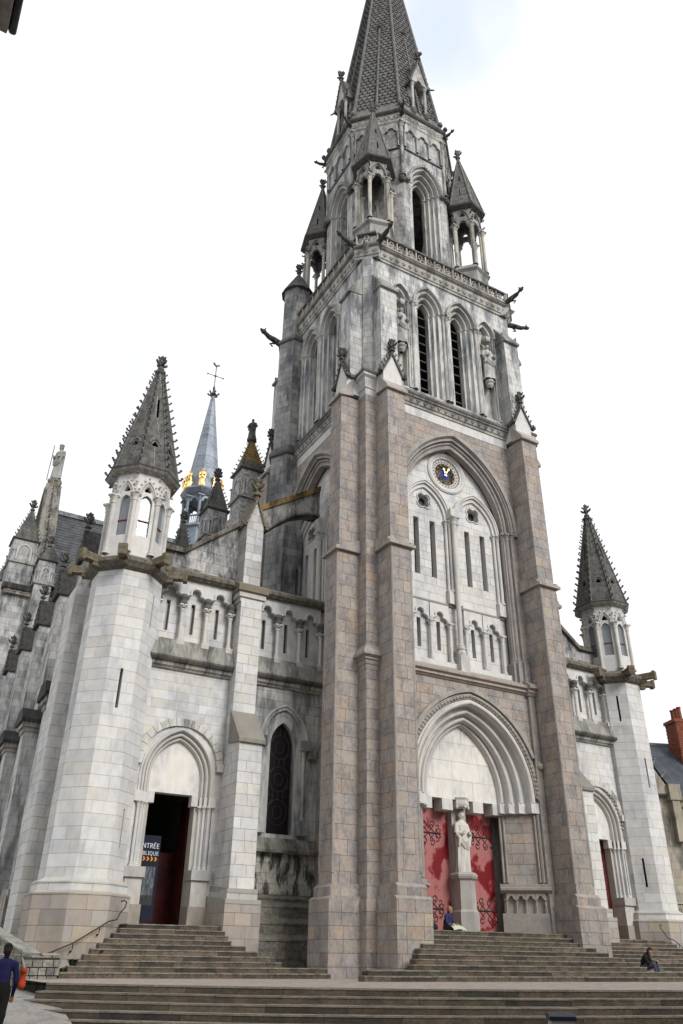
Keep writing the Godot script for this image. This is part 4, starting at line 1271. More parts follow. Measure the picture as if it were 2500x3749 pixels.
	for i in ho.size() - 1:   # voussoirs of the hood, each its own stone
		var vb := MB.new()
		vb.T = T
		vb.col = vary(Color(0.62, 0.60, 0.56), 0.06)
		var a := ho[i].lerp(ho[i+1], 0.03); var b := ho[i].lerp(ho[i+1], 0.97); var c := hi[i].lerp(hi[i+1], 0.97); var d := hi[i].lerp(hi[i+1], 0.03)
		vb.prism(PackedVector2Array([a, b, c, d]), 0.0, 0.11 + rng.randf() * 0.01)
		commit(vb, "voussoir", wl, M.weath)
	if s > 0:
		ar.col = Color(0.5, 0.48, 0.44)
		for w in [1.2, 1.42, 1.6]:
			for q in arch_line(dc, 7.6, 7.61, w, w * 1.3, 14): ar.knob(V3(q.x, q.y, 0.06 if w > 1.3 else -0.08), 0.06, 1.0, 5)
	for q in [-1.0, 1.0]:
		ar.col = LIME
		for i in 3:   # imposts, stepping in
			ar.box(V3(minf(dc + O[i+1][0]*q, dc + (O[i][0] + 0.1)*q), 6.62, O[i+1][2] - 0.1), V3(maxf(dc + O[i+1][0]*q, dc + (O[i][0] + 0.1)*q), 6.98, O[i][2] + 0.06))
		ar.box(V3(dc + 1.64*q - 0.13, 7.95, 0.0), V3(dc + 1.64*q + 0.13, 8.25, 0.2))
		for i in 3:
			ar.col = vary(LIME, 0.05)
			ar.colonnette(dc + (O[i+1][0] + 0.08)*q, (O[i][2] + O[i+1][2]) * 0.5, 4.42, 6.66, 0.062, 7)
			ar.box(V3(minf(dc + O[i+1][0]*q, dc + O[i][0]*q), 4.4, O[i+1][2] - 0.15), V3(maxf(dc + O[i+1][0]*q, dc + O[i][0]*q), 6.65, O[i+1][2] + 0.02))
		ar.col = Color(0.42, 0.41, 0.385)
		ar.box(V3(minf(dc + 0.86*q, dc + 1.62*q), 4.08, -0.6), V3(maxf(dc + 0.86*q, dc + 1.62*q), 4.42, 0.16))
		ar.col = Color(0.50, 0.48, 0.44)
		ar.box(V3(minf(dc + 0.92*q, dc + 1.54*q), 3.2, -0.6), V3(maxf(dc + 0.92*q, dc + 1.54*q), 4.1, 0.06))
		ar.col = Color(0.33, 0.295, 0.25)
		ar.box(V3(minf(dc + 0.86*q, dc + 1.6*q), 1.0, -0.6), V3(maxf(dc + 0.86*q, dc + 1.6*q), 3.22, 0.12))
		ar.col = LIME   # lintel corbels
		ar.box(V3(minf(dc + 0.74*q, dc + 1.06*q), 6.66, -0.6), V3(maxf(dc + 0.74*q, dc + 1.06*q), 7.06, -0.26))
		ar.col = Color(0.5, 0.47, 0.42)
		ar.box(V3(minf(dc + 0.9*q, dc + 1.08*q), 2.5, -0.78), V3(maxf(dc + 0.9*q, dc + 1.08*q), 6.7, -0.33))
	ar.col = Color(0.71, 0.69, 0.645)
	ar.prism(arch_line(dc, 7.06, 7.6, 1.03, 1.43, 10), -0.62, -0.31)
	commit(ar, "side_portal", church, M.white)
	# dim vestibule behind the door
	var ib := MB.new()
	ib.col = Color(0.34, 0.33, 0.31)
	var ix0 := minf(9.2*s, 12.9*s); var ix1 := maxf(9.2*s, 12.9*s)
	var zb := -22.0
	ib.box(V3(ix0, 2.3, zb), V3(ix0 + 0.2, 9.5, AZ - 0.8)); ib.box(V3(ix1 - 0.2, 2.3, zb), V3(ix1, 9.5, AZ - 0.8))
	ib.box(V3(ix0, 2.3, zb - 0.2), V3(ix1, 9.5, zb)); ib.box(V3(ix0, 9.5, zb - 0.2), V3(ix1, 9.7, AZ - 0.8)); ib.box(V3(ix0, 2.2, zb - 0.2), V3(ix1, 2.5, AZ - 0.3))
	ib.box(V3(ix0, 7.1, AZ - 1.0), V3(ix1, 9.5, AZ - 0.78))
	for q in [-1.0, 1.0]: ib.box(V3(minf(dc + 0.98*q, dc + 2.0*q), 2.4, AZ - 1.0), V3(maxf(dc + 0.98*q, dc + 2.0*q), 7.1, AZ - 0.8))
	commit(ib, "vestibule", church, M.plain)
	if s < 0:
		for q in [-1.0, 1.0]:
			var vb := MB.new()
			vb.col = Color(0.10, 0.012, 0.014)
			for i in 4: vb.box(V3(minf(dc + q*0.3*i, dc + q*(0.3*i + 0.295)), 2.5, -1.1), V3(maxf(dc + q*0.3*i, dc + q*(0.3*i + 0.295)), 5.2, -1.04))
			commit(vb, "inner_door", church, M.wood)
	for q in [-1.0, 1.0]:
		var db := MB.new()
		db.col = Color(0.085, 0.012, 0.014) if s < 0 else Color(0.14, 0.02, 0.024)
		var open: bool = s < 0
		for i in 3:
			var u0 := (0.27 if s < 0 else 0.305) * i
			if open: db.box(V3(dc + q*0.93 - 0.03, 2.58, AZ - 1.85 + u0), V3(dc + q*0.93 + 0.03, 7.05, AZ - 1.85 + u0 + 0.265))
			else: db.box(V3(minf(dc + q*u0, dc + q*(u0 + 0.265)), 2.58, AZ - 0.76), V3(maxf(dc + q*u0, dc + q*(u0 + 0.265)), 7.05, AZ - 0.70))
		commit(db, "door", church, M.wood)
	# cornice and arcaded gallery
	var gm := MB.new()
	gm.T = T
	for r in [[8.95, 13.2], [4.9, 8.3]]:
		var a := minf(r[0]*s, r[1]*s); var b := maxf(r[0]*s, r[1]*s)
		gm.col = Color(0.58, 0.56, 0.515)
		gm.extr_u(a, b, poly([-0.3, 11.72, 0.1, 11.72, 0.14, 11.8, 0.22, 11.82, 0.28, 11.95, -0.3, 11.98]))
		gm.col = Color(0.15, 0.14, 0.125)
		gm.extr_u(a, b, poly([-0.3, 11.96, 0.36, 11.96, 0.42, 12.06, 0.42, 12.14, -0.1, 12.4, -0.3, 12.4]))
		gm.col = Color(0.36, 0.35, 0.32)
		gm.extr_u(a, b, poly([-0.3, 12.1, 0.40, 12.1, 0.40, 12.2, 0.14, 12.94, -0.3, 12.94]))
	var gal := commit(gm, "gallery_cornice", church, M.heavy)
	var sets := [[[12.72, 11.64, 10.56, 9.48], [12.2, 11.1, 10.02]], [[8.3, 7.22, 6.13, 5.05], [7.8, 6.7, 5.6]]]
	for g in sets:
		var gb2 := MB.new()
		var holes := []
		for x in g[1]: holes.append(rect(x*s - 0.085, 13.4, x*s + 0.085, 14.75))
		var a := minf((g[0][0] + 0.4)*s, (g[0][3] - 0.3)*s); var b := maxf((g[0][0] + 0.4)*s, (g[0][3] - 0.3)*s)
		ashlar(gb2, T * Transform3D(Basis(), V3(0, 0, -0.22)), rect(a, 12.5, b, 15.8), holes, 0.4, 0.6, 1.1, WHITE, wm, null, null, 0.012, 0.014)
		gb2.T = T
		gb2.col = LIME
		for h in holes:
			for i in 4:
				var e: Vector2 = h[i]; var f: Vector2 = h[(i + 1) % 4]
				gb2.quad(V3(e.x, e.y, -0.22), V3(f.x, f.y, -0.22), V3(f.x, f.y, -0.42), V3(e.x, e.y, -0.42))
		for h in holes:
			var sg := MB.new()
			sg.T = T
			sg.col = Color(0.04, 0.04, 0.045)  # near-black pane, painted for the unlit depth behind the slit
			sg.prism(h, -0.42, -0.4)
			commit(sg, "slit_dark_pane", gal, M.glass)
		for x in g[0]:
			gb2.col = vary(Color(0.6, 0.585, 0.55), 0.05)
			gb2.colonnette(x*s, 0.02, 12.95, 14.55, 0.085)
			gb2.col = Color(0.13, 0.125, 0.11)
			gb2.lathe(V3(x*s, 0, 0.04), [V2(0.09, 14.36), V2(0.15, 14.5), V2(0.19, 14.6), V2(0.15, 14.72), V2(0.2, 14.86), V2(0.14, 15.0), V2(0.01, 15.04)], 8)
			gb2.col = Color(0.5, 0.48, 0.44)
			gb2.box(V3(x*s - 0.16, 12.55, -0.2), V3(x*s + 0.16, 12.97, 0.2))
		for i in 3:
			var cx: float = (g[0][i] + g[0][i+1]) * 0.5 * s; var w: float = absf(g[0][i] - g[0][i+1]) * 0.5
			var sp := poly([cx - w, 15.8, cx - w, 14.85])
			var tl := trefoil(cx, 14.85, w * 0.84); tl.reverse(); sp.append_array(tl)
			sp.append_array(poly([cx + w, 14.85, cx + w, 15.8]))
			gb2.col = vary(LIME, 0.05)
			gb2.prism(sp, -0.22, 0.0)
			gb2.tube(lift(trefoil(cx, 14.85, w * 0.88), 0.02), 0.06, 6)
		commit(gb2, "gallery_arcade", gal, M.white)
		var eb := MB.new()
		eb.T = T
		eb.col = Color(0.20, 0.185, 0.155)
		eb.extr_u(a, b, poly([-0.5, 15.72, 0.16, 15.72, 0.3, 15.82, 0.32, 15.95, 0.1, 16.15, -1.2, 16.5, -1.2, 15.7]))
		for i in 12:
			var u := a + (b - a) * (i + 0.5) / 12
			eb.col = vary(Color(0.3, 0.24, 0.15), 0.3)
			eb.box(V3(u - 0.1, 15.73, 0.0), V3(u + 0.06, 15.83, 0.2))
		commit(eb, "gallery_eave", gal, M.lichen)
	# pier between the bays
	var pm := MB.new()
	var u0 := minf(8.3*s, 9.27*s); var u1 := maxf(8.3*s, 9.27*s)
	var pier := commit(MB.new(), "aisle_pier", church, M.white)
	for L in [[1.0, 3.4, 0.2, 1.78, GRANB], [3.4, 3.75, 0.1, 1.67, WEATH], [3.75, 9.0, 0.0, 1.55, WHITE], [9.0, 15.2, 0.0, 0.6, WHITE]]:
		var g: float = L[2]
		var single: bool = L[0] < 3.6
		ashlar(pm, T * Transform3D(Basis(), V3(0, 0, L[3])), rect(u0 - g, L[0], u1 + g, L[1]), [], 0.42, 0.5, 0.9, L[4], Color(0.45, 0.43, 0.4), pier if single else null, M.gran)
		ashlar(pm, T * face(V3(u0 - g, 0, 0), -90), rect(-0.2, L[0], L[3], L[1]), [], 0.42, 0.4, 0.7, L[4], Color(0.42, 0.4, 0.37))
		ashlar(pm, T * face(V3(u1 + g, 0, 0), 90), rect(-L[3], L[0], 0.2, L[1]), [], 0.42, 0.4, 0.7, L[4], Color(0.42, 0.4, 0.37))
	pm.T = T
	pm.col = Color(0.36, 0.345, 0.315)
	weathering(pm, u0 - 0.2, u1 + 0.2, 3.42, 3.6, -0.2, 1.8, 0.02)
	weathering(pm, u0 - 0.1, u1 + 0.1, 3.77, 3.95, -0.2, 1.69, 0.02)
	pm.col = Color(0.25, 0.235, 0.20)
	weathering(pm, u0 - 0.07, u1 + 0.07, 9.02, 10.35, 0.55, 1.66, 0.08)
	# capped top
	pm.col = Color(0.52, 0.5, 0.46)
	pm.box(V3(u0 - 0.06, 15.05, -0.3), V3(u1 + 0.06, 15.25, 0.6)); pm.box(V3(u0 - 0.14, 15.25, -0.3), V3(u1 + 0.14, 15.5, 0.68))
	pm.col = Color(0.21, 0.18, 0.13)
	pm.box(V3(u0 - 0.22, 15.5, -0.3), V3(u1 + 0.22, 15.66, 0.78))
	weathering(pm, u0 - 0.22, u1 + 0.22, 15.78, 16.1, 0.2, 0.78, 0.02)
	# upper pinnacle of the pier
	var cu := (u0 + u1) * 0.5
	ashlar(pm, T * Transform3D(Basis(), V3(0, 0, 0.4)), poly([cu - 0.4, 16.0, cu + 0.4, 16.0, cu + 0.4, 19.1, cu, 20.3, cu - 0.4, 19.1]), [], 0.4, 0.45, 0.8, WEATH, Color(0.4, 0.39, 0.36))
	ashlar(pm, T * face(V3(cu - 0.4, 0, 0), -90), rect(-1.4, 16.0, 0.4, 19.1), [], 0.4, 0.45, 0.8, WEATH, Color(0.4, 0.39, 0.36))
	ashlar(pm, T * face(V3(cu + 0.4, 0, 0), 90), rect(-0.4, 16.0, 1.4, 19.1), [], 0.4, 0.45, 0.8, WEATH, Color(0.4, 0.39, 0.36))
	commit(pm, "pier_face", pier, M.white)
	var pc := MB.new()
	pc.T = T
	pc.col = Color(0.24, 0.21, 0.16)
	for q in [-1.0, 1.0]: pc.prism(poly([cu + q*0.52, 18.95, cu, 20.46, cu, 20.22, cu + q*0.4, 19.02]), -1.4, 0.5, true)
	pc.finial(V3(cu, 20.3, 0.3), 1.35)
	pc.crocket(V3(cu - 0.5, 18.9, 0.4), V3(-1, 0, 0), 0.16); pc.crocket(V3(cu + 0.5, 18.9, 0.4), V3(1, 0, 0), 0.16)
	commit(pc, "pier_gable", pier, M.lichen)
	# raking wall above the gallery
	var rw := MB.new()
	var pts := [Vector2(13.2*s, 16.0), Vector2(8.4*s, 16.0), Vector2(8.4*s, 19.9), Vector2(9.34*s, 19.15), Vector2(11.7*s, 17.2), Vector2(13.2*s, 17.2)]
	var pp := PackedVector2Array(pts)
	if Geometry2D.is_polygon_clockwise(pp): pp.reverse()
	ashlar(rw, T * Transform3D(Basis(), V3(0, 0, -0.45)), pp, [], 0.5, 0.6, 1.2, GREY + WEATH, Color(0.34, 0.33, 0.31))
	rw.T = T
	rw.col = Color(0.2, 0.18, 0.15)
	var cop := [Vector2(13.2, 17.2), Vector2(11.75, 17.2), Vector2(9.3, 19.2), Vector2(8.6, 19.75)]
	for i in 3:
		var a: Vector2 = cop[i]; var b: Vector2 = cop[i+1]
		rw.prism(poly([a.x*s, a.y - 0.1, b.x*s, b.y - 0.1, b.x*s, b.y + 0.14, a.x*s, a.y + 0.14]), -0.75, -0.28, true)
	commit(rw, "raking_wall", church, M.heavy)
	# flying buttress to the tower
	var fb := MB.new()
	var fo := [Vector2(8.3, 19.1), Vector2(7.75, 19.45), Vector2(7.1, 20.05), Vector2(6.4, 20.6), Vector2(5.7, 20.9), Vector2(5.0, 20.95), Vector2(5.0, 22.45), Vector2(8.3, 20.3)]
	var fp := PackedVector2Array()
	for q in fo: fp.append(Vector2(q.x * s, q.y))
	fb.T = face(V3(0, 0, 0), 0)
	fb.col = Color(0.40, 0.395, 0.37)
	fb.prism(fp, 0.2, 0.85, true)
	fb.col = Color(0.30, 0.2, 0.085)
	fb.prism(poly([8.35*s, 20.25, 5.0*s, 22.42, 5.0*s, 22.72, 8.35*s, 20.55]), 0.1, 0.95, true)
	fb.col = Color(0.2, 0.19, 0.17)
	for i in 5: fb.prism(PackedVector2Array([fp[i], fp[i+1], fp[i+1] + Vector2(0, 0.1), fp[i] + Vector2(0, 0.1)]), 0.16, 0.9, true)
	commit(fb, "flying_buttress", church, M.heavy)

# ---------------------------------------------------------------- octagonal corner turrets
func corner_turret(s: float) -> void:
	var ce := V3(14.02 * s, 0, 1.1)
	var a := 1.32
	var hw := a * tan(PI / 8)
	var mb := MB.new()
	var root := commit(MB.new(), "corner_turret", church, M.white)
	var shade: Array = WHITE if s < 0 else WEATH
	for i in 8:
		if i == 3 or i == 5 or i == 4: pass
		var T := face(ce, i * 45.0)
		var pal: Array = WHITE
		var hol := []
		if i == 0: hol = [rect(-0.055, 9.6, 0.055, 11.1)]
		if (i == 1 and s < 0) or (i == 7 and s > 0): hol = [rect(-0.05, 13.0, 0.05, 14.4), rect(-0.05, 4.9, 0.05, 6.2)]
		ashlar(mb, T * Transform3D(Basis(), V3(0, 0, a)), rect(-hw, 3.78, hw, 15.3), hol, 0.42, 0.6, 1.1, pal, Color(0.5, 0.485, 0.455), null, null, 0.012, 0.011)
		mb.T = T
		mb.col = LIME
		for h in hol: reveal(mb, h, a - 0.4, a)
		var h2 := 1.62 * tan(PI / 8)
		ashlar(mb, T * Transform3D(Basis(), V3(0, 0, 1.62)), rect(-h2, 0.6, h2, 3.4), [], 0.45, 0.6, 1.1, GRANB + [Color(0.40,0.35,0.28)], Color(0.33, 0.3, 0.26), root if s < 0 and (i == 0 or i == 7) else null, M.gran)
		var h3 := 1.5 * tan(PI / 8)
		ashlar(mb, T * Transform3D(Basis(), V3(0, 0, 1.5)), rect(-h3, 3.45, h3, 3.75), [], 0.3, 0.6, 1.1, WHITE, Color(0.4, 0.38, 0.35))
	mb.T = Transform3D.IDENTITY
	mb.col = Color(0.40, 0.36, 0.31)
	mb.ring(ce, 8, 0, [V2(1.64, 3.38), V2(1.64, 3.43), V2(1.5, 3.5)], false)
	mb.col = Color(0.47, 0.455, 0.42)
	mb.ring(ce, 8, 0, [V2(1.52, 3.72), V2(1.52, 3.77), V2(1.32, 3.9)], false)
	commit(mb, "turret_shaft", root, M.white)
	# cornice, lantern
	var cb := MB.new()
	cb.col = Color(0.2, 0.185, 0.155)
	cb.ring(ce, 8, 0, [V2(a, 15.1), V2(a + 0.16, 15.22), V2(a + 0.3, 15.42), V2(a + 0.3, 15.56), V2(1.0, 15.95)], true)
	var co := commit(cb, "turret_cornice", root, M.lichen)
	for i in 8:
		var ang := deg_to_rad(22.5 + i * 45.0)
		var d := V3(sin(ang), 0, cos(ang))
		var gb := MB.new()
		gb.col = vary(Color(0.2, 0.17, 0.12), 0.2)
		gb.T = face(ce + V3(0, 15.5, 0), rad_to_deg(ang))
		gb.prism(poly([-0.17, -0.12, 0.17, -0.12, 0.15, 0.2, -0.15, 0.2]), 1.2, 2.35, true)
		gb.prism(poly([-0.15, -0.28, 0.15, -0.28, 0.15, -0.1, -0.15, -0.1]), 1.3, 1.85, true)
		gb.prism(poly([-0.16, -0.2, 0.16, -0.2, 0.18, 0.26, -0.18, 0.26]), 2.25, 2.42, true)
		commit(gb, "waterspout", root, M.lichen)
	var lb := MB.new()
	lb.col = LIME
	var la := 1.16
	lb.ring(ce, 8, 0, [V2(la, 15.8), V2(la, 16.75)], true)
	var lan := commit(lb, "turret_lantern", root, M.white)
	var lw := la * tan(PI / 8)
	for i in 8:
		var T := face(ce, i * 45.0)
		var wb := MB.new()
		wb.T = T
		wb.col = vary(LIME, 0.04)
		var hole := arch_line(0, 16.78, 18.35, 0.25, 0.36, 6)
		var tre := foil(0, 18.98, 0.17, 3, PI / 2)
		for half in [rect(-lw - 0.1, 16.7, 0.0, 19.9), rect(0.0, 16.7, lw + 0.1, 19.9)]:
			for p0 in Geometry2D.intersect_polygons(rect(-lw, 16.75, lw, 19.8), half):
				for p1 in Geometry2D.clip_polygons(p0, hole):
					for p2 in Geometry2D.clip_polygons(p1, tre):
						if not Geometry2D.is_polygon_clockwise(p2): wb.prism(p2, la - 0.2, la, true)
		wb.col = CREAM
		wb.tube(lift(arc(0, 18.6, 0.36, 0.8, 6), la + 0.02), 0.055, 5)
		wb.tube(lift(arc(0, 18.6, 0.28, 0.66, 6), la + 0.01), 0.035, 5)
		for q in arc(0, 18.7, 0.43, 0.85, 4): wb.knob(V3(q.x, q.y, la + 0.03), 0.045, 1.0, 5)
		var vx := lw
		wb.colonnette(vx, la + 0.03, 15.95, 18.72, 0.095, 8, 1.2)
		wb.knob(V3(vx, 19.25, la + 0.1), 0.07, 1.0, 5)
		wb.col = CRUST
		wb.knob(V3(vx, 19.65, la + 0.14), 0.075, 1.0, 5)
		commit(wb, "lantern_side", lan, M.white)
		var gp := MB.new()
		gp.T = T
		gp.col = Color.WHITE
		gp.prism(arch_line(0, 16.78, 18.35, 0.255, 0.365, 6), la - 0.13, la - 0.12, true)
		var pane := commit(gp, "pane", lan, M.pane)
		var rb := MB.new()
		rb.T = T
		rb.col = Color(0.2, 0.04, 0.035)
		rb.box(V3(-0.25, 17.5, la - 0.1), V3(0.25, 17.535, la - 0.07))
		commit(rb, "window_bar", lan, M.plain)
	# crocketed stone spire
	var sp := MB.new()
	sp.col = Color(0.5, 0.47, 0.42)
	sp.ring(ce, 8, 0, [V2(la, 19.72), V2(1.42, 19.82), V2(1.5, 19.9)], false, true)
	sp.col = CRUST
	sp.ring(ce, 8, 0, [V2(1.5, 19.9), V2(1.54, 19.97), V2(1.42, 20.06)], false)
	var A := 1.42; var y0 := 20.0; var y1 := 26.2
	for i in 8:
		var T := face(ce, i * 45.0)
		var hs := [foil(0, 1.38, 0.16, 3, PI / 2)]
		if i % 2 == 0: hs.append(rect(-0.05, 3.1, 0.05, 4.3))
		spire_side(sp, T, 8, A, 0.14, y0, y1, 14, hs, Color(0.16, 0.155, 0.147), 0.22, Color(0.5, 0.49, 0.46), 0.03)
		var sl := atan((A - 0.14) / (y1 - y0))
		sp.T = T * Transform3D(Basis(Vector3(1, 0, 0), -sl), V3(0, y0, A))
		sp.col = Color(0.3, 0.29, 0.27)
		sp.tube(lift(arc(0, 1.38, 0.25, 0.31, 5), 0.02), 0.035, 5)
		sp.T = Transform3D.IDENTITY
		var ang := deg_to_rad(22.5 + i * 45.0)
		var d := V3(sin(ang), 0, cos(ang))
		sp.col = Color(0.2, 0.195, 0.18)
		var e0 := ce + d * (A / cos(PI/8)) + V3(0, y0, 0); var e1 := ce + d * 0.16 + V3(0, y1, 0)
		sp.cyl(e0, e1, 0.06, 5, 0.04)
		sp.crocket_line(e0, e1, d, 15, 0.17)
	sp.col = Color(0.19, 0.18, 0.165)
	sp.lathe(ce, [V2(0.2, 26.0), V2(0.27, 26.1), V2(0.27, 26.2), V2(0.14, 26.25)], 8)
	sp.finial(ce + V3(0, 26.1, 0), 1.15)
	commit(sp, "turret_spire", root, M.dark)
	# corner strip behind the turret
	var kb := MB.new()
	kb.col = LIME
	ashlar(kb, face(V3(14.9 * s, 0, -0.9), 0), rect(-0.75, 0.6, 0.75, 15.4), [], 0.42, 0.5, 0.9, WHITE, Color(0.5, 0.485, 0.455))
	ashlar(kb, face(V3(14.9 * s - 0.75, 0, -0.9), -90), rect(-1.6, 0.6, 0.0, 15.4), [], 0.42, 0.5, 0.9, WHITE, Color(0.5, 0.485, 0.455))
	commit(kb, "corner_pier_face", root, M.white)
# ---------------------------------------------------------------- long body of the church
func small_pinnacle(ce: Vector3, hw: float, y0: float, ye: float, yt: float, called: String, fin := true, lich := false) -> void:
	var mb := MB.new()
	mb.col = MID
	for i in 4:
		ashlar(mb, face(ce, i * 90.0) * Transform3D(Basis(), V3(0, 0, hw)), rect(-hw, y0, hw, ye), [], 0.42, 0.4, 0.8, WEATH, Color(0.4, 0.39, 0.37))
		mb.T = face(ce, i * 90.0)
		mb.col = LIME
		var w := hw * 0.62
		arch_step(mb, arch_line(0, ye - 1.7, ye - 0.95, w, w * 1.2, 6), arch_line(0, ye - 1.7, ye - 0.95, w - 0.12, (w - 0.12) * 1.2, 6), hw + 0.06, hw, hw)
		for s in [-1.0, 1.0]: mb.colonnette(s * hw * 0.78, hw + 0.06, ye - 1.8, ye - 0.9, 0.055, 6)
	mb.T = Transform3D.IDENTITY
	mb.col = Color(0.4, 0.39, 0.36)
	mb.ring(ce, 4, 0, [V2(hw + 0.12, ye - 1.95), V2(hw + 0.12, ye - 1.82), V2(hw, ye - 1.7)], false, true)
	mb.col = CRUST
	mb.ring(ce, 4, 0, [V2(hw, ye - 0.05), V2(hw + 0.14, ye + 0.04), V2(hw + 0.14, ye + 0.12), V2(hw * 0.98, ye + 0.16)], true, true)
	var n := 8
	for k in n:
		var f0 := float(k) / n; var f1 := float(k + 1) / n
		mb.col = vary(Color(0.28, 0.19, 0.07) if lich and k > 1 else Color(0.17, 0.165, 0.15), 0.12)
		mb.ring(ce, 4, 0, [V2(lerpf(hw, 0.12, f0) + 0.01, lerpf(ye + 0.16, yt, f0)), V2(lerpf(hw, 0.12, f1), lerpf(ye + 0.16, yt, f1))])
	mb.col = CRUST
	for i in 4:
		var a := deg_to_rad(45.0 + i * 90.0)
		var d := V3(sin(a), 0, cos(a))
		mb.crocket_line(ce + d * hw * 1.41 + V3(0, ye + 0.2, 0), ce + d * 0.16 + V3(0, yt, 0), d, 8, 0.13)
	if fin: mb.finial(ce + V3(0, yt - 0.15, 0), 1.3)
	else: mb.lathe(ce, [V2(0.13, yt - 0.1), V2(0.3, yt + 0.02), V2(0.32, yt + 0.14), V2(0.01, yt + 0.16)], 8)
	commit(mb, called, church, M.lichen if lich else M.weath)

func nave() -> void:
	var wm := Color(0.4, 0.39, 0.37)
	# clerestory
	var mb := MB.new()
	ashlar(mb, face(V3(-5.5, 0, 0), -90), rect(-28.0, 14.0, -4.0, 25.2), [], 0.45, 0.6, 1.2, WEATH + GREY, wm)
	mb.T = Transform3D.IDENTITY
	mb.col = Color(0.4, 0.39, 0.36)
	mb.box(V3(-5.8, 25.1, -28.0), V3(-5.0, 25.6, -4.6))
	mb.box(V3(5.0, 14.0, -28.0), V3(5.5, 25.6, -4.6))
	commit(mb, "clerestory_wall", church, M.heavy)
	var rb := MB.new()
	rb.col = Color(0.13, 0.14, 0.155)
	rb.quad(V3(-5.6, 25.5, -4.6), V3(0, 33.6, -4.6), V3(0, 33.6, -30), V3(-5.6, 25.5, -30))
	rb.quad(V3(0, 33.6, -4.6), V3(5.6, 25.5, -4.6), V3(5.6, 25.5, -30), V3(0, 33.6, -30))
	rb.tri(V3(-5.6, 25.5, -4.65), V3(5.6, 25.5, -4.65), V3(0, 33.6, -4.65))
	commit(rb, "nave_roof", church, M.slate)
	small_pinnacle(V3(-6.1, 0, -6.3), 0.72, 15.5, 26.8, 29.3, "clerestory_pinnacle", false, true)
	small_pinnacle(V3(-6.1, 0, -11.8), 0.68, 15.5, 26.8, 29.3, "clerestory_pinnacle")
	small_pinnacle(V3(-6.0, 0, -18.6), 0.55, 15.5, 26.8, 29.3, "clerestory_pinnacle")
	# aisle roof and flank wall
	var ab := MB.new()
	ab.col = Color(0.16, 0.165, 0.175)
	for s in [-1.0, 1.0]:
		ab.quad(V3(13.6*s, 15.9, 0.8), V3(5.0*s, 16.2, 0.8), V3(5.0*s, 16.2, -28), V3(13.6*s, 15.9, -28))
	commit(ab, "aisle_roof", church, M.slate)
	var fw := MB.new()
	ashlar(fw, face(V3(-13.7, 0, 0), -90), rect(-28.0, 0.6, 0.5, 16.2), [], 0.45, 0.6, 1.2, WHITE, wm)
	fw.T = Transform3D.IDENTITY
	fw.col = MID
	fw.box(V3(13.2, 0.6, -28), V3(13.7, 16.2, 0.5))
	fw.box(V3(-13.0, 0.6, -28.6), V3(13.0, 14.0, -28.0))
	commit(fw, "flank_wall", church, M.weath)
	var zs := [-4.6, -9.8, -14.9, -19.9, -24.9]
	for zi in zs.size():
		flank_buttress(zs[zi], zi)

func flank_buttress(z: float, k: int) -> void:
	var mb := MB.new()
	var wm := Color(0.5, 0.485, 0.46)
	var root := commit(MB.new(), "flank_buttress", church, M.white)
	var w := 0.62
	for L in [[0.4, 3.6, -15.55, 0.14, GRAN], [3.6, 11.2, -15.3, 0.0, WHITE], [11.2, 18.2, -14.95, -0.08, WEATH + WHITE]]:
		var x: float = L[2]; var g: float = L[3]
		ashlar(mb, face(V3(0, 0, z + w + g), 0), rect(x, L[0], -13.6, L[1]), [], 0.44, 0.5, 0.95, L[4], wm)
		ashlar(mb, face(V3(x, 0, z), -90), rect(-w - g, L[0], w + g, L[1]), [], 0.44, 0.5, 0.95, L[4], wm)
	mb.T = Transform3D.IDENTITY
	mb.col = Color(0.42, 0.40, 0.36)
	mb.extr_u(-15.5, -13.6, poly([z - 0.8, 3.5, z + 0.8, 3.5, z + 0.62, 3.85, z - 0.62, 3.85]))
	# moulded cap
	mb.col = Color(0.50, 0.46, 0.41)
	mb.box(V3(-15.38, 11.0, z - w - 0.08), V3(-13.6, 11.2, z + w + 0.08))
	mb.box(V3(-15.5, 11.2, z - w - 0.2), V3(-13.6, 11.42, z + w + 0.2))
	mb.col = Color(0.09, 0.085, 0.08)
	mb.box(V3(-15.62, 11.42, z - w - 0.32), V3(-13.6, 11.56, z + w + 0.32))
	mb.extr_u(-15.62, -13.6, poly([z - w - 0.32, 11.56, z + w + 0.32, 11.56, z + w - 0.1, 12.1, z - w + 0.1, 12.1]))
	commit(mb, "buttress_face", root, M.weath)
	# dark saddle roof with crockets and finial
	var gb := MB.new()
	gb.col = Color(0.075, 0.072, 0.07)
	var e := w + 0.05
	gb.extr_u(-15.15, -13.0, poly([z - e, 18.2, z + e, 18.2, z + e, 18.3, z, 19.9, z - e, 18.3]))
	gb.col = CRUST
	for s in [-1.0, 1.0]:
		for i in 5:
			var f := (i + 0.4) / 5.4
			gb.crocket(V3(-15.1, lerpf(18.3, 19.9, f), z + s * e * (1.0 - f)), V3(-0.2, 0.3, s * 0.9), 0.12)
	gb.finial(V3(-15.0, 19.8, z), 1.15)
	commit(gb, "buttress_roof", root, M.dark)

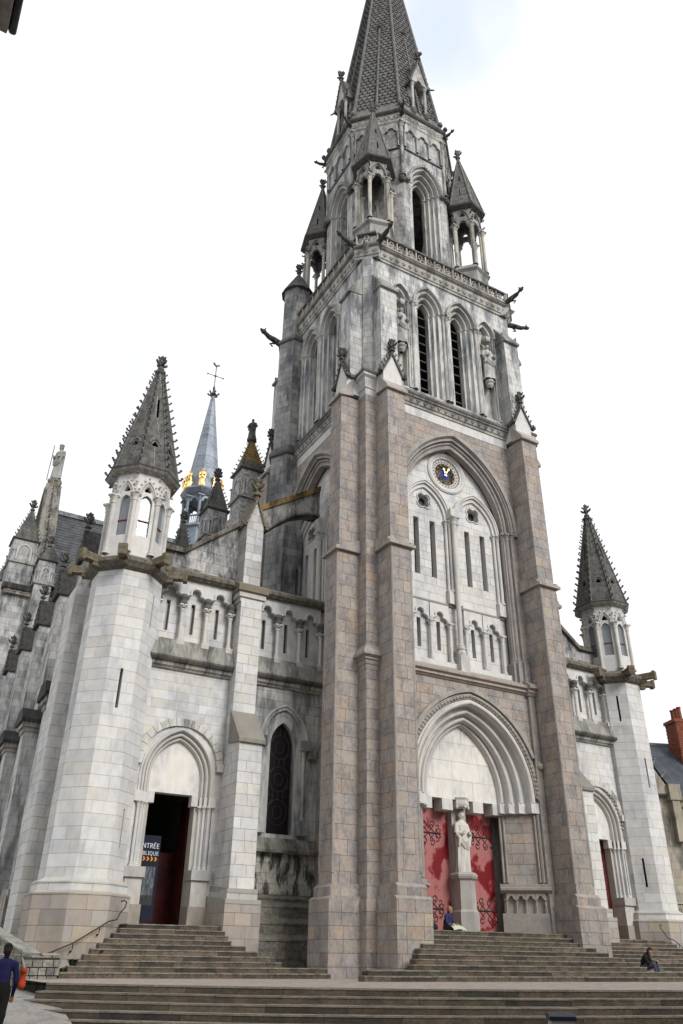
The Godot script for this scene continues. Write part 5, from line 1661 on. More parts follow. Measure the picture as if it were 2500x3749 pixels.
func transept() -> void:
	var mb := MB.new()
	var wm := Color(0.45, 0.44, 0.41)
	ashlar(mb, face(V3(0, 0, -28), 0), rect(-16.0, 0.6, -5.4, 25.2), [], 0.5, 0.6, 1.3, WHITE + WEATH, wm)
	ashlar(mb, face(V3(-16.0, 0, -33.5), -90), rect(-5.5, 0.6, 5.5, 25.2), [], 0.5, 0.6, 1.3, WEATH, wm)
	mb.T = Transform3D.IDENTITY
	mb.col = Color(0.5, 0.44, 0.34)
	mb.box(V3(-16.15, 25.0, -28.2), V3(-5.4, 25.35, -27.7))
	mb.col = Color(0.1, 0.095, 0.09)
	mb.box(V3(-16.3, 25.35, -28.3), V3(-5.4, 25.75, -27.55))
	mb.col = MID
	for i in 24: mb.knob(V3(-15.8 + i * 0.42, 25.2, -27.68), 0.09, 1.0, 5)
	mb.box(V3(-15.5, 0.6, -39.0), V3(15.5, 25.0, -38.6)); mb.box(V3(5.4, 0.6, -28.3), V3(16.0, 25.2, -28.0))
	commit(mb, "transept_wall", church, M.weath)
	var rb := MB.new()
	rb.col = Color(0.15, 0.155, 0.165)
	for r in 26:   # slate courses, each lapping the one below
		var f0 := r / 26.0; var f1 := (r + 1) / 26.0
		rb.col = vary(Color(0.155, 0.16, 0.17), 0.1)
		rb.quad(V3(-13.3, lerpf(26.2, 35.3, f0), lerpf(-27.9, -33.5, f0) + 0.03), V3(13.3, lerpf(26.2, 35.3, f0), lerpf(-27.9, -33.5, f0) + 0.03), V3(13.3, lerpf(26.2, 35.3, f1), lerpf(-27.9, -33.5, f1)), V3(-13.3, lerpf(26.2, 35.3, f1), lerpf(-27.9, -33.5, f1)))
	rb.quad(V3(13.3, 26.2, -39.1), V3(-13.3, 26.2, -39.1), V3(-13.3, 35.3, -33.5), V3(13.3, 35.3, -33.5))
	rb.col = Color(0.33, 0.35, 0.37)
	rb.box(V3(-13.3, 35.15, -33.75), V3(13.3, 35.55, -33.25))
	commit(rb, "transept_roof", church, M.slate)
	# steep gable with pierced rake and statue base
	var gb := MB.new()
	gb.col = Color(0.42, 0.37, 0.28)
	gb.T = face(V3(-13.6, 0, -33.5), -90)
	gb.prism(poly([-5.0, 26.0, 5.0, 26.0, 0.5, 37.6, 0.5, 38.2, -0.5, 38.2, -0.5, 37.6]), -0.5, 0.4, true)
	gb.col = Color(0.34, 0.32, 0.28)
	for s in [-1.0, 1.0]:
		gb.prism(poly([5.4*s, 25.8, 0.45*s, 37.8, 0.1*s, 37.4, 4.9*s, 25.8]), -0.6, 0.7, true)
		for i in 16: gb.crocket(V3(lerpf(5.3, 0.6, (i + 0.5) / 16)*s, lerpf(26.2, 37.5, (i + 0.5) / 16), 0.1), V3(s*0.8, 0.4, 0), 0.22)
	gb.col = Color(0.45, 0.44, 0.41)
	gb.lathe(V3(0, 0, 0), [V2(0.42, 37.4), V2(0.42, 38.0), V2(0.62, 38.2), V2(0.62, 38.4), V2(0.4, 38.5), V2(0.01, 38.52)], 8)
	commit(gb, "transept_gable", church, M.heavy)
	for q in [[V3(-15.3, 0, -29.0), 0.9, 29.6, 32.6], [V3(-15.2, 0, -38.0), 0.9, 29.6, 32.6], [V3(-13.6, 0, -27.6), 0.62, 27.8, 29.2]]:
		small_pinnacle(q[0], q[1], 20.0, q[2], q[3], "transept_pinnacle")

func fleche() -> void:
	var ce := V3(0, 0, -33.5)
	var mb := MB.new()
	mb.col = Color(0.25, 0.29, 0.34)
	mb.ring(ce, 8, 0, [V2(2.6, 33.5), V2(1.75, 36.6), V2(1.9, 36.8), V2(1.75, 37.1)], true)
	var root := commit(mb, "fleche", church, M.lead)
	var gbm := MB.new()
	gbm.col = mb.col
	gbm.ring(ce, 8, 0, [V2(1.5, 40.2), V2(1.75, 40.5), V2(1.95, 40.9), V2(1.85, 41.1)], true, true)
	commit(gbm, "gallery_ring", root, M.lead)
	for i in 8:
		var a := deg_to_rad(22.5 + i * 45.0)
		var p := ce + V3(sin(a), 0, cos(a)) * 1.62
		var cb := MB.new()
		cb.col = Color(0.27, 0.30, 0.35)
		cb.colonnette(p.x, p.z, 37.0, 40.2, 0.15, 6)
		cb.T = face(ce, i * 45.0)
		var g := poly([-0.6, 40.9, -0.6, 39.4])
		var tl := trefoil(0, 39.4, 0.52); tl.reverse(); g.append_array(tl)
		g.append_array(poly([0.6, 39.4, 0.6, 40.9, 0.0, 41.6]))
		cb.prism(g, 1.4, 1.5, true)
		cb.box(V3(-0.6, 37.1, 1.38), V3(0.6, 37.25, 1.5)); cb.box(V3(-0.6, 38.0, 1.38), V3(0.6, 38.12, 1.5))
		for k in 6: cb.box(V3(-0.52 + k*0.2, 37.2, 1.42), V3(-0.46 + k*0.2, 38.05, 1.48))
		commit(cb, "lantern_bay", root, M.lead)
	var sb := MB.new()
	for r in 9:
		var f0 := r / 9.0; var f1 := (r + 1) / 9.0
		sb.col = vary(Color(0.30, 0.335, 0.385), 0.05)
		sb.ring(ce, 8, 0, [V2(lerpf(1.55, 0.14, f0) + 0.02, lerpf(41.0, 53.2, f0)), V2(lerpf(1.55, 0.14, f1), lerpf(41.0, 53.2, f1))])
	for i in 8:
		var a := deg_to_rad(22.5 + i * 45.0)
		var d := V3(sin(a), 0, cos(a))
		sb.cyl(ce + d * 1.68 + V3(0, 41.0, 0), ce + d * 0.15 + V3(0, 53.2, 0), 0.045, 5, 0.03)
	commit(sb, "fleche_spire", root, M.lead)
	var tb := MB.new()
	tb.col = Color(0.08, 0.08, 0.085)
	tb.lathe(ce, [V2(0.12, 53.0), V2(0.2, 53.2), V2(0.36, 53.4), V2(0.2, 53.6), V2(0.1, 53.9), V2(0.15, 54.2), V2(0.05, 54.6)], 8)
	for i in 6:
		var a := i * TAU / 6
		tb.crocket(ce + V3(sin(a)*0.25, 53.3, cos(a)*0.25), V3(sin(a), 0, cos(a)), 0.28)
	tb.cyl(ce + V3(0, 54.4, 0), ce + V3(0, 57.2, 0), 0.045, 5)
	tb.cyl(ce + V3(-0.85, 55.9, 0), ce + V3(0.85, 55.9, 0), 0.04, 5)
	for s in [-1.0, 1.0]: tb.knob(ce + V3(0.87*s, 55.9, 0), 0.09, 1.0, 5)
	tb.knob(ce + V3(0, 55.9, 0), 0.13, 1.0, 6)
	commit(tb, "fleche_cross", root, M.iron)
	var wb := MB.new()
	wb.col = Color(0.07, 0.07, 0.075)
	wb.T = face(ce + V3(0, 57.1, 0), 15)
	wb.prism(poly([-0.42, 0.28, -0.3, 0.12, -0.05, 0.02, 0.15, 0.12, 0.28, 0.36, 0.42, 0.34, 0.36, 0.46, 0.24, 0.5, 0.1, 0.3, -0.12, 0.24, -0.25, 0.42, -0.44, 0.44]), -0.04, 0.04, true)
	commit(wb, "weathercock", root, M.iron)
	for i in 8:
		var a := deg_to_rad(22.5 + i * 45.0)
		if cos(a) < -0.5: continue
		var p := ce + V3(sin(a), 0, cos(a)) * 1.75 + V3(0, 41.1, 0)
		robed("gilded_statue", p, 1.95, rad_to_deg(a), Color(0.95, 0.66, 0.26), M.gold, "gilded robed statue standing round the foot of the grey lead spirelet", "gilded statues around the spirelet", 1.0)

# robed standing figure
func robed(called: String, at: Vector3, h: float, ang: float, col: Color, m: Material, label: String, group := "", spread := 1.0, hat := "none", staff := false) -> Node3D:
	var root := thing(called, label, "statue", group, at)
	root.rotation.y = deg_to_rad(ang)
	var mb := MB.new()
	mb.col = col
	var k := 20
	var prof := [[0.0, 0.155, 0.12, 0.16], [0.08, 0.15, 0.115, 0.16], [0.25, 0.135, 0.10, 0.14], [0.42, 0.13, 0.095, 0.10], [0.55, 0.135, 0.095, 0.07], [0.66, 0.14, 0.10, 0.05], [0.76, 0.15, 0.095, 0.03], [0.815, 0.12, 0.075, 0.02], [0.845, 0.05, 0.05, 0.0], [0.87, 0.042, 0.042, 0.0]]
	for j in prof.size() - 1:
		for i in k:
			var P := []
			for e in [[j, i], [j, i+1], [j+1, i+1], [j+1, i]]:
				var q: Array = prof[e[0]]
				var a: float = (e[1] % k) * TAU / k
				var f: float = 1.0 + q[3] * sin(a * 5.0 + q[0] * 7.0) * 0.8 + q[3] * 0.5 * sin(a * 9.0)
				P.append(V3(sin(a) * q[1] * h * f, q[0] * h, cos(a) * q[2] * h * f))
			mb.quad(P[0], P[1], P[2], P[3])
	var body := commit(mb, "robe", root, m)
	var hb := MB.new()
	hb.col = col
	hb.T = Transform3D(Basis(), V3(0, h * 0.925, h * 0.01))
	var r := h * 0.062
	hb.lathe(Vector3.ZERO, [V2(0.001, -r*1.25), V2(r*0.55, -r*1.1), V2(r*0.86, -r*0.4), V2(r, r*0.3), V2(r*0.8, r*0.95), V2(0.001, r*1.25)], 10, 0.86, 1.0)
	hb.knob(V3(0, -r*0.1, r*0.98), r*0.2, 1.5, 5)
	hb.box(V3(-r*0.28, -r*0.62, r*0.72), V3(r*0.28, -r*0.54, r*0.86))
	for s in [-1.0, 1.0]: hb.knob(V3(s*r*0.86, -r*0.05, 0), r*0.22, 1.4, 5)
	if hat == "mitre": hb.lathe(V3(0, r*0.5, 0), [V2(r*0.98, 0), V2(r*1.02, r*0.9), V2(r*0.5, r*1.9), V2(0.001, r*2.2)], 8, 0.9, 0.6)
	if hat == "crown": hb.lathe(V3(0, r*0.7, 0), [V2(r*0.9, 0), V2(r*1.05, r*0.8), V2(0.001, r*0.7)], 8)
	commit(hb, "head", root, m)
	for s in [-1.0, 1.0]:
		var ab := MB.new()
		ab.col = col
		var sh := V3(s*h*0.12, h*0.79, 0); var el := V3(s*h*0.165*spread, h*0.62, h*0.03); var ha := V3(s*h*0.07, h*0.63, h*0.13)
		if s > 0 and hat == "mitre": ha = V3(h*0.14, h*0.80, h*0.14); el = V3(h*0.19, h*0.66, h*0.04)
		ab.tube(PackedVector3Array([sh, el]), h*0.042, 7, h*0.046)
		ab.tube(PackedVector3Array([el, el.lerp(ha, 0.8), ha]), h*0.048, 7, h*0.026)
		ab.knob(ha, h*0.027, 1.2, 6)
		for f in 4: ab.tube(PackedVector3Array([ha + V3((f - 1.5)*h*0.011, 0, h*0.01), ha + V3((f - 1.5)*h*0.012, h*0.035, h*0.022)]), h*0.007, 4, h*0.005)
		ab.tube(PackedVector3Array([ha + V3(-s*h*0.02, 0, 0), ha + V3(-s*h*0.035, h*0.02, h*0.012)]), h*0.008, 4, h*0.006)
		# falling sleeve
		ab.tube(PackedVector3Array([el + V3(0, 0, h*0.01), el.lerp(ha, 0.4) - V3(0, h*0.07, 0), el.lerp(ha, 0.3) - V3(0, h*0.2, 0)]), h*0.045, 6, h*0.02)
		commit(ab, "arm", root, m)
	# diagonal folds of the mantle
	var db := MB.new()
	db.col = col
	for i in 5:
		var t := i / 4.0
		db.tube(PackedVector3Array([V3(-h*0.12, h*(0.62 - 0.1*t), h*0.06), V3(-h*0.04, h*(0.50 - 0.11*t), h*0.105), V3(h*0.05, h*(0.48 - 0.11*t), h*0.105), V3(h*0.12, h*(0.58 - 0.1*t), h*0.06)]), h*0.012, 5)
	commit(db, "mantle", root, m)
	if staff:
		var sb := MB.new()
		sb.col = col
		sb.cyl(V3(-h*0.17, 0, h*0.12), V3(-h*0.15, h*1.02, h*0.12), h*0.012, 6)
		commit(sb, "staff", root, m)
	return root
# ---------------------------------------------------------------- smooth bodies
# bones: [a, ra, b, rb, colour index]; surface nets over a smooth union
func body_mesh(bones: Array, cell: float, k: float, cols: Array) -> ArrayMesh:
	var lo := Vector3(1e9, 1e9, 1e9); var hi := -lo
	for b in bones:
		var r: float = maxf(b[1], b[3]) + cell * 3.0
		for p in [b[0], b[2]]:
			lo = lo.min(p - Vector3(r, r, r)); hi = hi.max(p + Vector3(r, r, r))
	var nx := int((hi.x - lo.x) / cell) + 2; var ny := int((hi.y - lo.y) / cell) + 2; var nz := int((hi.z - lo.z) / cell) + 2
	var F := PackedFloat32Array(); F.resize(nx * ny * nz); F.fill(1.0)
	var I := PackedInt32Array(); I.resize(nx * ny * nz)
	var B := PackedFloat32Array(); B.resize(nx * ny * nz); B.fill(1e9)
	for b in bones:
		var a: Vector3 = b[0]; var c: Vector3 = b[2]; var ra: float = b[1]; var rb: float = b[3]; var ci: int = b[4]
		var r := maxf(ra, rb) + k + cell * 2.0
		var mn := (a.min(c) - Vector3(r, r, r) - lo) / cell; var mx := (a.max(c) + Vector3(r, r, r) - lo) / cell
		var d := c - a
		var dl := maxf(d.length_squared(), 1e-8)
		for z in range(maxi(0, int(mn.z)), mini(nz, int(mx.z) + 2)):
			for y in range(maxi(0, int(mn.y)), mini(ny, int(mx.y) + 2)):
				for x in range(maxi(0, int(mn.x)), mini(nx, int(mx.x) + 2)):
					var p := lo + Vector3(x, y, z) * cell
					var t := clampf((p - a).dot(d) / dl, 0.0, 1.0)
					var v := (p - a - d * t).length() - lerpf(ra, rb, t)
					var ix := (z * ny + y) * nx + x
					if v < B[ix]: B[ix] = v; I[ix] = ci
					var o := F[ix]
					var h := maxf(k - absf(o - v), 0.0) / k
					F[ix] = minf(o, v) - h * h * k * 0.25
	var st := SurfaceTool.new()
	st.begin(Mesh.PRIMITIVE_TRIANGLES)
	st.set_smooth_group(0)
	var id := {}
	var n := 0
	var offs := [Vector3i(0,0,0), Vector3i(1,0,0), Vector3i(0,1,0), Vector3i(1,1,0), Vector3i(0,0,1), Vector3i(1,0,1), Vector3i(0,1,1), Vector3i(1,1,1)]
	var edges := [[0,1],[2,3],[4,5],[6,7],[0,2],[1,3],[4,6],[5,7],[0,4],[1,5],[2,6],[3,7]]
	for z in nz - 1:
		for y in ny - 1:
			for x in nx - 1:
				var base := (z * ny + y) * nx + x
				var f0 := F[base]
				if f0 > cell * 2.0: continue
				var m := 0
				var vals := PackedFloat32Array()
				for q in 8:
					var o: Vector3i = offs[q]
					var f := F[base + (o.z * ny + o.y) * nx + o.x]
					vals.append(f)
					if f < 0.0: m |= 1 << q
				if m == 0 or m == 255: continue
				var s := Vector3.ZERO
				var cnt := 0
				for e in edges:
					var fa := vals[e[0]]; var fb := vals[e[1]]
					if (fa < 0.0) == (fb < 0.0): continue
					s += Vector3(offs[e[0]]).lerp(Vector3(offs[e[1]]), fa / (fa - fb))
					cnt += 1
				st.set_color(cols[I[base]])
				st.add_vertex(lo + (Vector3(x, y, z) + s / cnt) * cell)
				id[base] = n
				n += 1
	for key in id.keys():
		var x: int = key % nx; var y: int = (key / nx) % ny; var z: int = key / (nx * ny)
		if x < 1 or y < 1 or z < 1: continue
		var f0 := F[key] < 0.0
		for ax in 3:
			var k2: int = key + [1, nx, nx * ny][ax]
			if k2 >= F.size() or (F[k2] < 0.0) == f0: continue
			var u: int = [nx, nx * ny, 1][ax]; var w: int = [nx * ny, 1, nx][ax]
			var q := [key, key - u, key - u - w, key - w]
			var ok := true
			for e in q: if not id.has(e): ok = false
			if not ok: continue
			if f0: q.reverse()
			for t in [0, 1, 2, 0, 2, 3]: st.add_index(id[q[t]])
	st.generate_normals()
	return st.commit()
func hand_bones(w: Vector3, d: Vector3, up: Vector3, side: float, s: float, ci: int) -> Array:
	var x := d.cross(up).normalized() * side
	var out := []
	var pm := w + d * 0.085 * s
	for i in 4: out.append([w + x * (i - 1.5) * 0.012 * s, 0.016 * s, pm + x * (i - 1.5) * 0.019 * s, 0.0125 * s, ci])
	var ln := [0.065, 0.075, 0.07, 0.055]
	for i in 4:
		var a := pm + x * (i - 1.5) * 0.0205 * s
		var b: Vector3 = a + (d - up * 0.35).normalized() * ln[i] * 0.5 * s
		var c: Vector3 = b + (d * 0.5 - up).normalized() * ln[i] * 0.5 * s
		out.append([a, 0.0095 * s, b, 0.0085 * s, ci]); out.append([b, 0.0085 * s, c, 0.007 * s, ci])
	var t0 := w + d * 0.025 * s - x * 0.03 * s
	out.append([t0, 0.013 * s, t0 + (d * 0.7 - x).normalized() * 0.04 * s, 0.011 * s, ci])
	out.append([t0 + (d * 0.7 - x).normalized() * 0.04 * s, 0.0105 * s, t0 + (d - x * 0.3 - up * 0.2).normalized() * 0.075 * s, 0.008 * s, ci])
	return out
func head_bones(p: Vector3, fw: Vector3, s: float, skin: int, hair: int) -> Array:
	var r := fw.cross(Vector3.UP).normalized()
	var u := r.cross(fw).normalized()
	var b := []
	b.append([p + u * 0.025 * s - fw * 0.01 * s, 0.085 * s, p + u * 0.03 * s - fw * 0.02 * s, 0.085 * s, skin])
	b.append([p - u * 0.02 * s + fw * 0.02 * s, 0.068 * s, p - u * 0.075 * s + fw * 0.045 * s, 0.040 * s, skin])
	b.append([p + fw * 0.092 * s + u * 0.01 * s, 0.010 * s, p + fw * 0.108 * s - u * 0.025 * s, 0.014 * s, skin])
	b.append([p + fw * 0.088 * s - u * 0.058 * s - r * 0.02 * s, 0.009 * s, p + fw * 0.088 * s - u * 0.058 * s + r * 0.02 * s, 0.009 * s, skin])
	for k in [-1.0, 1.0]:
		b.append([p + r * k * 0.083 * s + u * 0.012 * s, 0.013 * s, p + r * k * 0.085 * s - u * 0.02 * s, 0.011 * s, skin])
		b.append([p + fw * 0.08 * s + r * k * 0.018 * s + u * 0.03 * s, 0.010 * s, p + fw * 0.07 * s + r * k * 0.05 * s + u * 0.03 * s, 0.010 * s, skin])
	b.append([p + u * 0.05 * s - fw * 0.03 * s, 0.088 * s, p - fw * 0.055 * s + u * 0.0, 0.075 * s, hair])
	b.append([p + u * 0.075 * s + fw * 0.03 * s, 0.045 * s, p + u * 0.07 * s - fw * 0.04 * s, 0.07 * s, hair])
	return b
func person_from(root: Node3D, bones: Array, fine: Array, cols: Array) -> void:
	var o := MeshInstance3D.new()
	o.name = "body"
	var am := body_mesh(bones, 0.02, 0.045, cols)
	var fm := body_mesh(fine, 0.0065, 0.012, cols)
	var st := SurfaceTool.new()
	st.append_from(am, 0, Transform3D.IDENTITY)
	st.append_from(fm, 0, Transform3D.IDENTITY)
	o.mesh = st.commit()
	o.material_override = M.cloth
	root.add_child(o)

func people() -> void:
	# seated against the central post, knees under a pale cloth
	var p := thing("person", "person in a dark blue jacket seated against the central post, pale cloth over the knees", "person", "", V3(-1.3, 2.58, 4.95))
	p.rotation.y = deg_to_rad(22)
	var c := [Color(0.03, 0.035, 0.10), Color(0.36, 0.19, 0.13), Color(0.32, 0.17, 0.12), Color(0.05, 0.045, 0.04), Color(0.02, 0.02, 0.022)]
	var b := []
	b.append([V3(0, 0.13, 0), 0.15, V3(0, 0.3, 0.02), 0.145, 0]); b.append([V3(0, 0.3, 0.02), 0.145, V3(0, 0.48, 0.06), 0.135, 0])
	b.append([V3(-0.13, 0.5, 0.06), 0.075, V3(0.13, 0.5, 0.06), 0.075, 0]); b.append([V3(0, 0.5, 0.06), 0.065, V3(0, 0.62, 0.1), 0.052, 4])
	for s in [-1.0, 1.0]:
		b.append([V3(0.17*s, 0.5, 0.06), 0.062, V3(0.24*s, 0.28, 0.14), 0.05, 0]); b.append([V3(0.24*s, 0.28, 0.14), 0.05, V3(0.07*s, 0.25, 0.34), 0.036, 0])
		b.append([V3(0.1*s, 0.11, 0), 0.1, V3(0.28*s, 0.17, 0.36), 0.075, 3]); b.append([V3(0.28*s, 0.17, 0.36), 0.07, V3(-0.06*s, 0.07, 0.42), 0.048, 3])
		b.append([V3(-0.06*s, 0.07, 0.42), 0.045, V3(-0.16*s, 0.05, 0.5), 0.035, 4])
	var f := head_bones(V3(0, 0.70, 0.15), V3(0.25, -0.35, 0.9).normalized(), 1.0, 1, 2)
	for s in [-1.0, 1.0]: f.append_array(hand_bones(V3(0.07*s, 0.25, 0.34), V3(-0.5*s, -0.1, 0.7).normalized(), Vector3.UP, s, 1.0, 1))
	person_from(p, b, f, c)
	# cloth over the knees
	var cb := MB.new()
	cb.col = Color(0.50, 0.50, 0.36)
	var n := 14
	for i in n:
		for j in 8:
			var P := []
			for e in [[i, j], [i+1, j], [i+1, j+1], [i, j+1]]:
				var u: float = float(e[0]) / n * 2.0 - 1.0; var w: float = float(e[1]) / 8.0
				var x := u * (0.30 + 0.16 * w)
				P.append(V3(x, 0.275 - 0.2 * w * w - 0.05 * u * u + 0.012 * sin(u * 17.0 + w * 5.0) * w, 0.24 + 0.34 * w + 0.012 * sin(u * 13.0)))
			cb.quad(P[3], P[2], P[1], P[0])
	commit(cb, "lap_cloth", p, M.cloth)
	# bag and blanket beside
	var bag := thing("bag", "dark soft bag lying on the top step beside the seated person in blue", "bag", "", V3(-2.25, 2.58, 5.2))
	var gb := MeshInstance3D.new()
	gb.name = "bag_body"
	gb.mesh = body_mesh([[V3(-0.2, 0.13, 0), 0.13, V3(0.2, 0.11, 0), 0.12, 0], [V3(0, 0.18, 0), 0.12, V3(0.1, 0.2, 0.02), 0.09, 0]], 0.02, 0.05, [Color(0.02, 0.02, 0.028)])
	gb.material_override = M.cloth
	bag.add_child(gb)
	var hb := MB.new()
	hb.col = Color(0.12, 0.05, 0.03)
	hb.tube(PackedVector3Array([V3(-0.15, 0.24, 0.02), V3(-0.08, 0.36, 0.05), V3(0.06, 0.36, 0.05), V3(0.12, 0.26, 0.02)]), 0.016, 5)
	commit(hb, "bag_handle", bag, M.cloth)
	var mt := thing("card_mat", "pale crumpled sheet spread on the top step under the seated person", "sheet", "", V3(-1.0, 2.584, 5.45))
	var sb := MB.new()
	sb.col = Color(0.5, 0.52, 0.56)
	sb.prism(poly([-0.85, -0.02, 0.9, -0.0, 0.92, 0.012, -0.85, 0.012]), -0.35, 0.3, true)
	commit(sb, "sheet", mt, M.plain)
	# person on the steps at the right, bent over a screen
	var q := thing("person", "person in black with white shoes sitting hunched on the steps by the right hand door", "person", "", V3(6.15, 1.38, 7.4))
	q.rotation.y = deg_to_rad(18)
	c = [Color(0.012, 0.012, 0.014), Color(0.42, 0.25, 0.18), Color(0.03, 0.022, 0.018), Color(0.07, 0.08, 0.11), Color(0.65, 0.65, 0.63)]
	b = [[V3(0, 0.12, -0.1), 0.14, V3(0, 0.32, -0.04), 0.14, 0], [V3(0, 0.32, -0.04), 0.14, V3(0, 0.5, 0.06), 0.125, 0], [V3(-0.13, 0.5, 0.06), 0.07, V3(0.13, 0.5, 0.06), 0.07, 0], [V3(0, 0.5, 0.07), 0.06, V3(0, 0.6, 0.15), 0.05, 0]]
	for s in [-1.0, 1.0]:
		b.append([V3(0.17*s, 0.5, 0.06), 0.06, V3(0.2*s, 0.27, 0.16), 0.047, 0]); b.append([V3(0.2*s, 0.27, 0.16), 0.047, V3(0.06*s, 0.33, 0.36), 0.034, 0])
		b.append([V3(0.1*s, 0.11, -0.06), 0.095, V3(0.12*s, 0.24, 0.36), 0.07, 3]); b.append([V3(0.12*s, 0.24, 0.36), 0.066, V3(0.12*s, -0.06, 0.42), 0.045, 3])
		b.append([V3(0.12*s, -0.1, 0.4), 0.042, V3(0.13*s, -0.115, 0.58), 0.034, 4])
	f = head_bones(V3(0, 0.66, 0.22), V3(0.3, -0.6, 0.75).normalized(), 1.0, 1, 2)
	for s in [-1.0, 1.0]: f.append_array(hand_bones(V3(0.06*s, 0.33, 0.36), V3(-0.2*s, 0.3, 0.8).normalized(), Vector3.UP, s, 1.0, 1))
	person_from(q, b, f, c)
	# walking away at the left
	var w := thing("person", "person in a navy top walking away with an orange bag on the shoulder", "person", "", V3(-18.05, 0.17, 13.2))
	w.rotation.y = deg_to_rad(172)
	w.scale = V3(0.95, 0.95, 0.95)
	c = [Color(0.012, 0.015, 0.055), Color(0.35, 0.2, 0.14), Color(0.012, 0.010, 0.009), Color(0.008, 0.008, 0.010), Color(0.02, 0.02, 0.02), Color(0.6, 0.57, 0.52)]
	b = [[V3(0, 0.98, 0), 0.15, V3(0, 1.18, 0.0), 0.14, 0], [V3(0, 1.18, 0), 0.145, V3(0, 1.36, 0.0), 0.14, 0], [V3(-0.16, 1.38, 0), 0.075, V3(0.16, 1.38, 0), 0.075, 0], [V3(0, 1.43, 0), 0.062, V3(0, 1.54, 0.03), 0.05, 1], [V3(0, 0.9, 0), 0.165, V3(0, 1.0, 0), 0.16, 3], [V3(-0.06, 1.452, -0.02), 0.032, V3(0.06, 1.452, -0.02), 0.032, 5]]
	for s in [-1.0, 1.0]:
		b.append([V3(0.21*s, 1.36, 0), 0.06, V3(0.27*s, 1.08, -0.03), 0.048, 0]); b.append([V3(0.27*s, 1.08, -0.03), 0.046, V3(0.25*s, 0.84, 0.1), 0.034, 0])
		b.append([V3(0.1*s, 0.9, 0), 0.105, V3(0.1*s, 0.5, 0.12*s), 0.075, 3]); b.append([V3(0.1*s, 0.5, 0.12*s), 0.07, V3(0.1*s, 0.08, 0.06*s - 0.1), 0.05, 3])
		b.append([V3(0.1*s, 0.05, 0.06*s - 0.1), 0.045, V3(0.11*s, 0.04, 0.06*s + 0.08), 0.04, 4])
	f = head_bones(V3(0, 1.62, 0.04), V3(0.1, -0.1, 1).normalized(), 1.0, 1, 2)
	f.append([V3(0, 1.6, -0.06), 0.075, V3(0, 1.53, -0.05), 0.05, 2])
	for s in [-1.0, 1.0]: f.append_array(hand_bones(V3(0.25*s, 0.84, 0.1), V3(-0.05*s, -1, 0.15).normalized(), V3(0, 0, -1), s, 1.0, 1))
	person_from(w, b, f, c)
	var tb := thing("shoulder_bag", "orange shoulder bag hanging at the side of the walking person", "bag", "", V3(-17.70, 1.08, 13.3))
	tb.rotation.y = deg_to_rad(172)
	var ob := MeshInstance3D.new()
	ob.name = "pouch"
	ob.mesh = body_mesh([[V3(0, 0.05, -0.1), 0.06, V3(0, 0.05, 0.12), 0.06, 0], [V3(0, 0.3, -0.07), 0.045, V3(0, 0.3, 0.08), 0.045, 0], [V3(0, 0.06, 0), 0.065, V3(0, 0.3, 0), 0.05, 0]], 0.015, 0.06, [Color(0.34, 0.045, 0.012)])
	ob.material_override = M.cloth
	tb.add_child(ob)
	var sb2 := MB.new()
	sb2.col = Color(0.45, 0.36, 0.3)
	sb2.tube(PackedVector3Array([V3(0, 0.33, -0.06), V3(0.07, 0.5, -0.1), V3(0.12, 0.66, -0.05), V3(0.07, 0.5, 0.08), V3(0, 0.33, 0.07)]), 0.014, 5)
	commit(sb2, "strap", tb, M.cloth)
# ---------------------------------------------------------------- terrace, steps, street
const PY := 1.08
const AC := -7.3
const AR := 23.75
func street_y(z: float) -> float:
	if z < 10.2: return 0.77 + minf(10.2 - z, 60.0) * 0.018
	return maxf(0.0, 0.77 - 0.2 * (z - 10.2))
func ground() -> void:
	var mb := MB.new()
	mb.col = Color(0.31, 0.295, 0.275)
	var zs := [400.0, 60.0, 25.0, 14.05, 12.0, 10.2, 7.5, 0.0, -20.0, -49.8, -400.0]
	for i in zs.size() - 1:
		var a: float = zs[i]; var b: float = zs[i+1]
		for x in [[-400.0, -40.0], [-40.0, -16.3]]:
			mb.quad(V3(x[0], street_y(a), a), V3(x[1], street_y(a), a), V3(x[1], street_y(b), b), V3(x[0], street_y(b), b))
		mb.quad(V3(-16.3, 0.0, a), V3(400, 0.0, a), V3(400, 0.0, b), V3(-16.3, 0.0, b))
	structure(mb, "street", M.pave)
	# terrace top
	var tb := MB.new()
	tb.col = Color(0.37, 0.32, 0.275)
	var pts := PackedVector2Array([Vector2(-16.45, -1.0)])
	var n := 60
	var e := asin(16.45 / (AR - 0.36))
	for i in n + 1:
		var a := lerpf(-e, e, float(i) / n)
		pts.append(Vector2(sin(a) * (AR - 0.36), cos(a) * (AR - 0.36) + AC))
	pts.append(Vector2(16.45, -1.0))
	var ix := Geometry2D.triangulate_polygon(pts)
	for i in range(0, ix.size(), 3):
		var a := pts[ix[i]]; var b := pts[ix[i+1]]; var c := pts[ix[i+2]]
		if (b - a).cross(c - a) > 0.0: var s := b; b = c; c = s
		tb.tri(V3(a.x, PY, a.y), V3(b.x, PY, b.y), V3(c.x, PY, c.y))
	structure(tb, "terrace", M.pave)

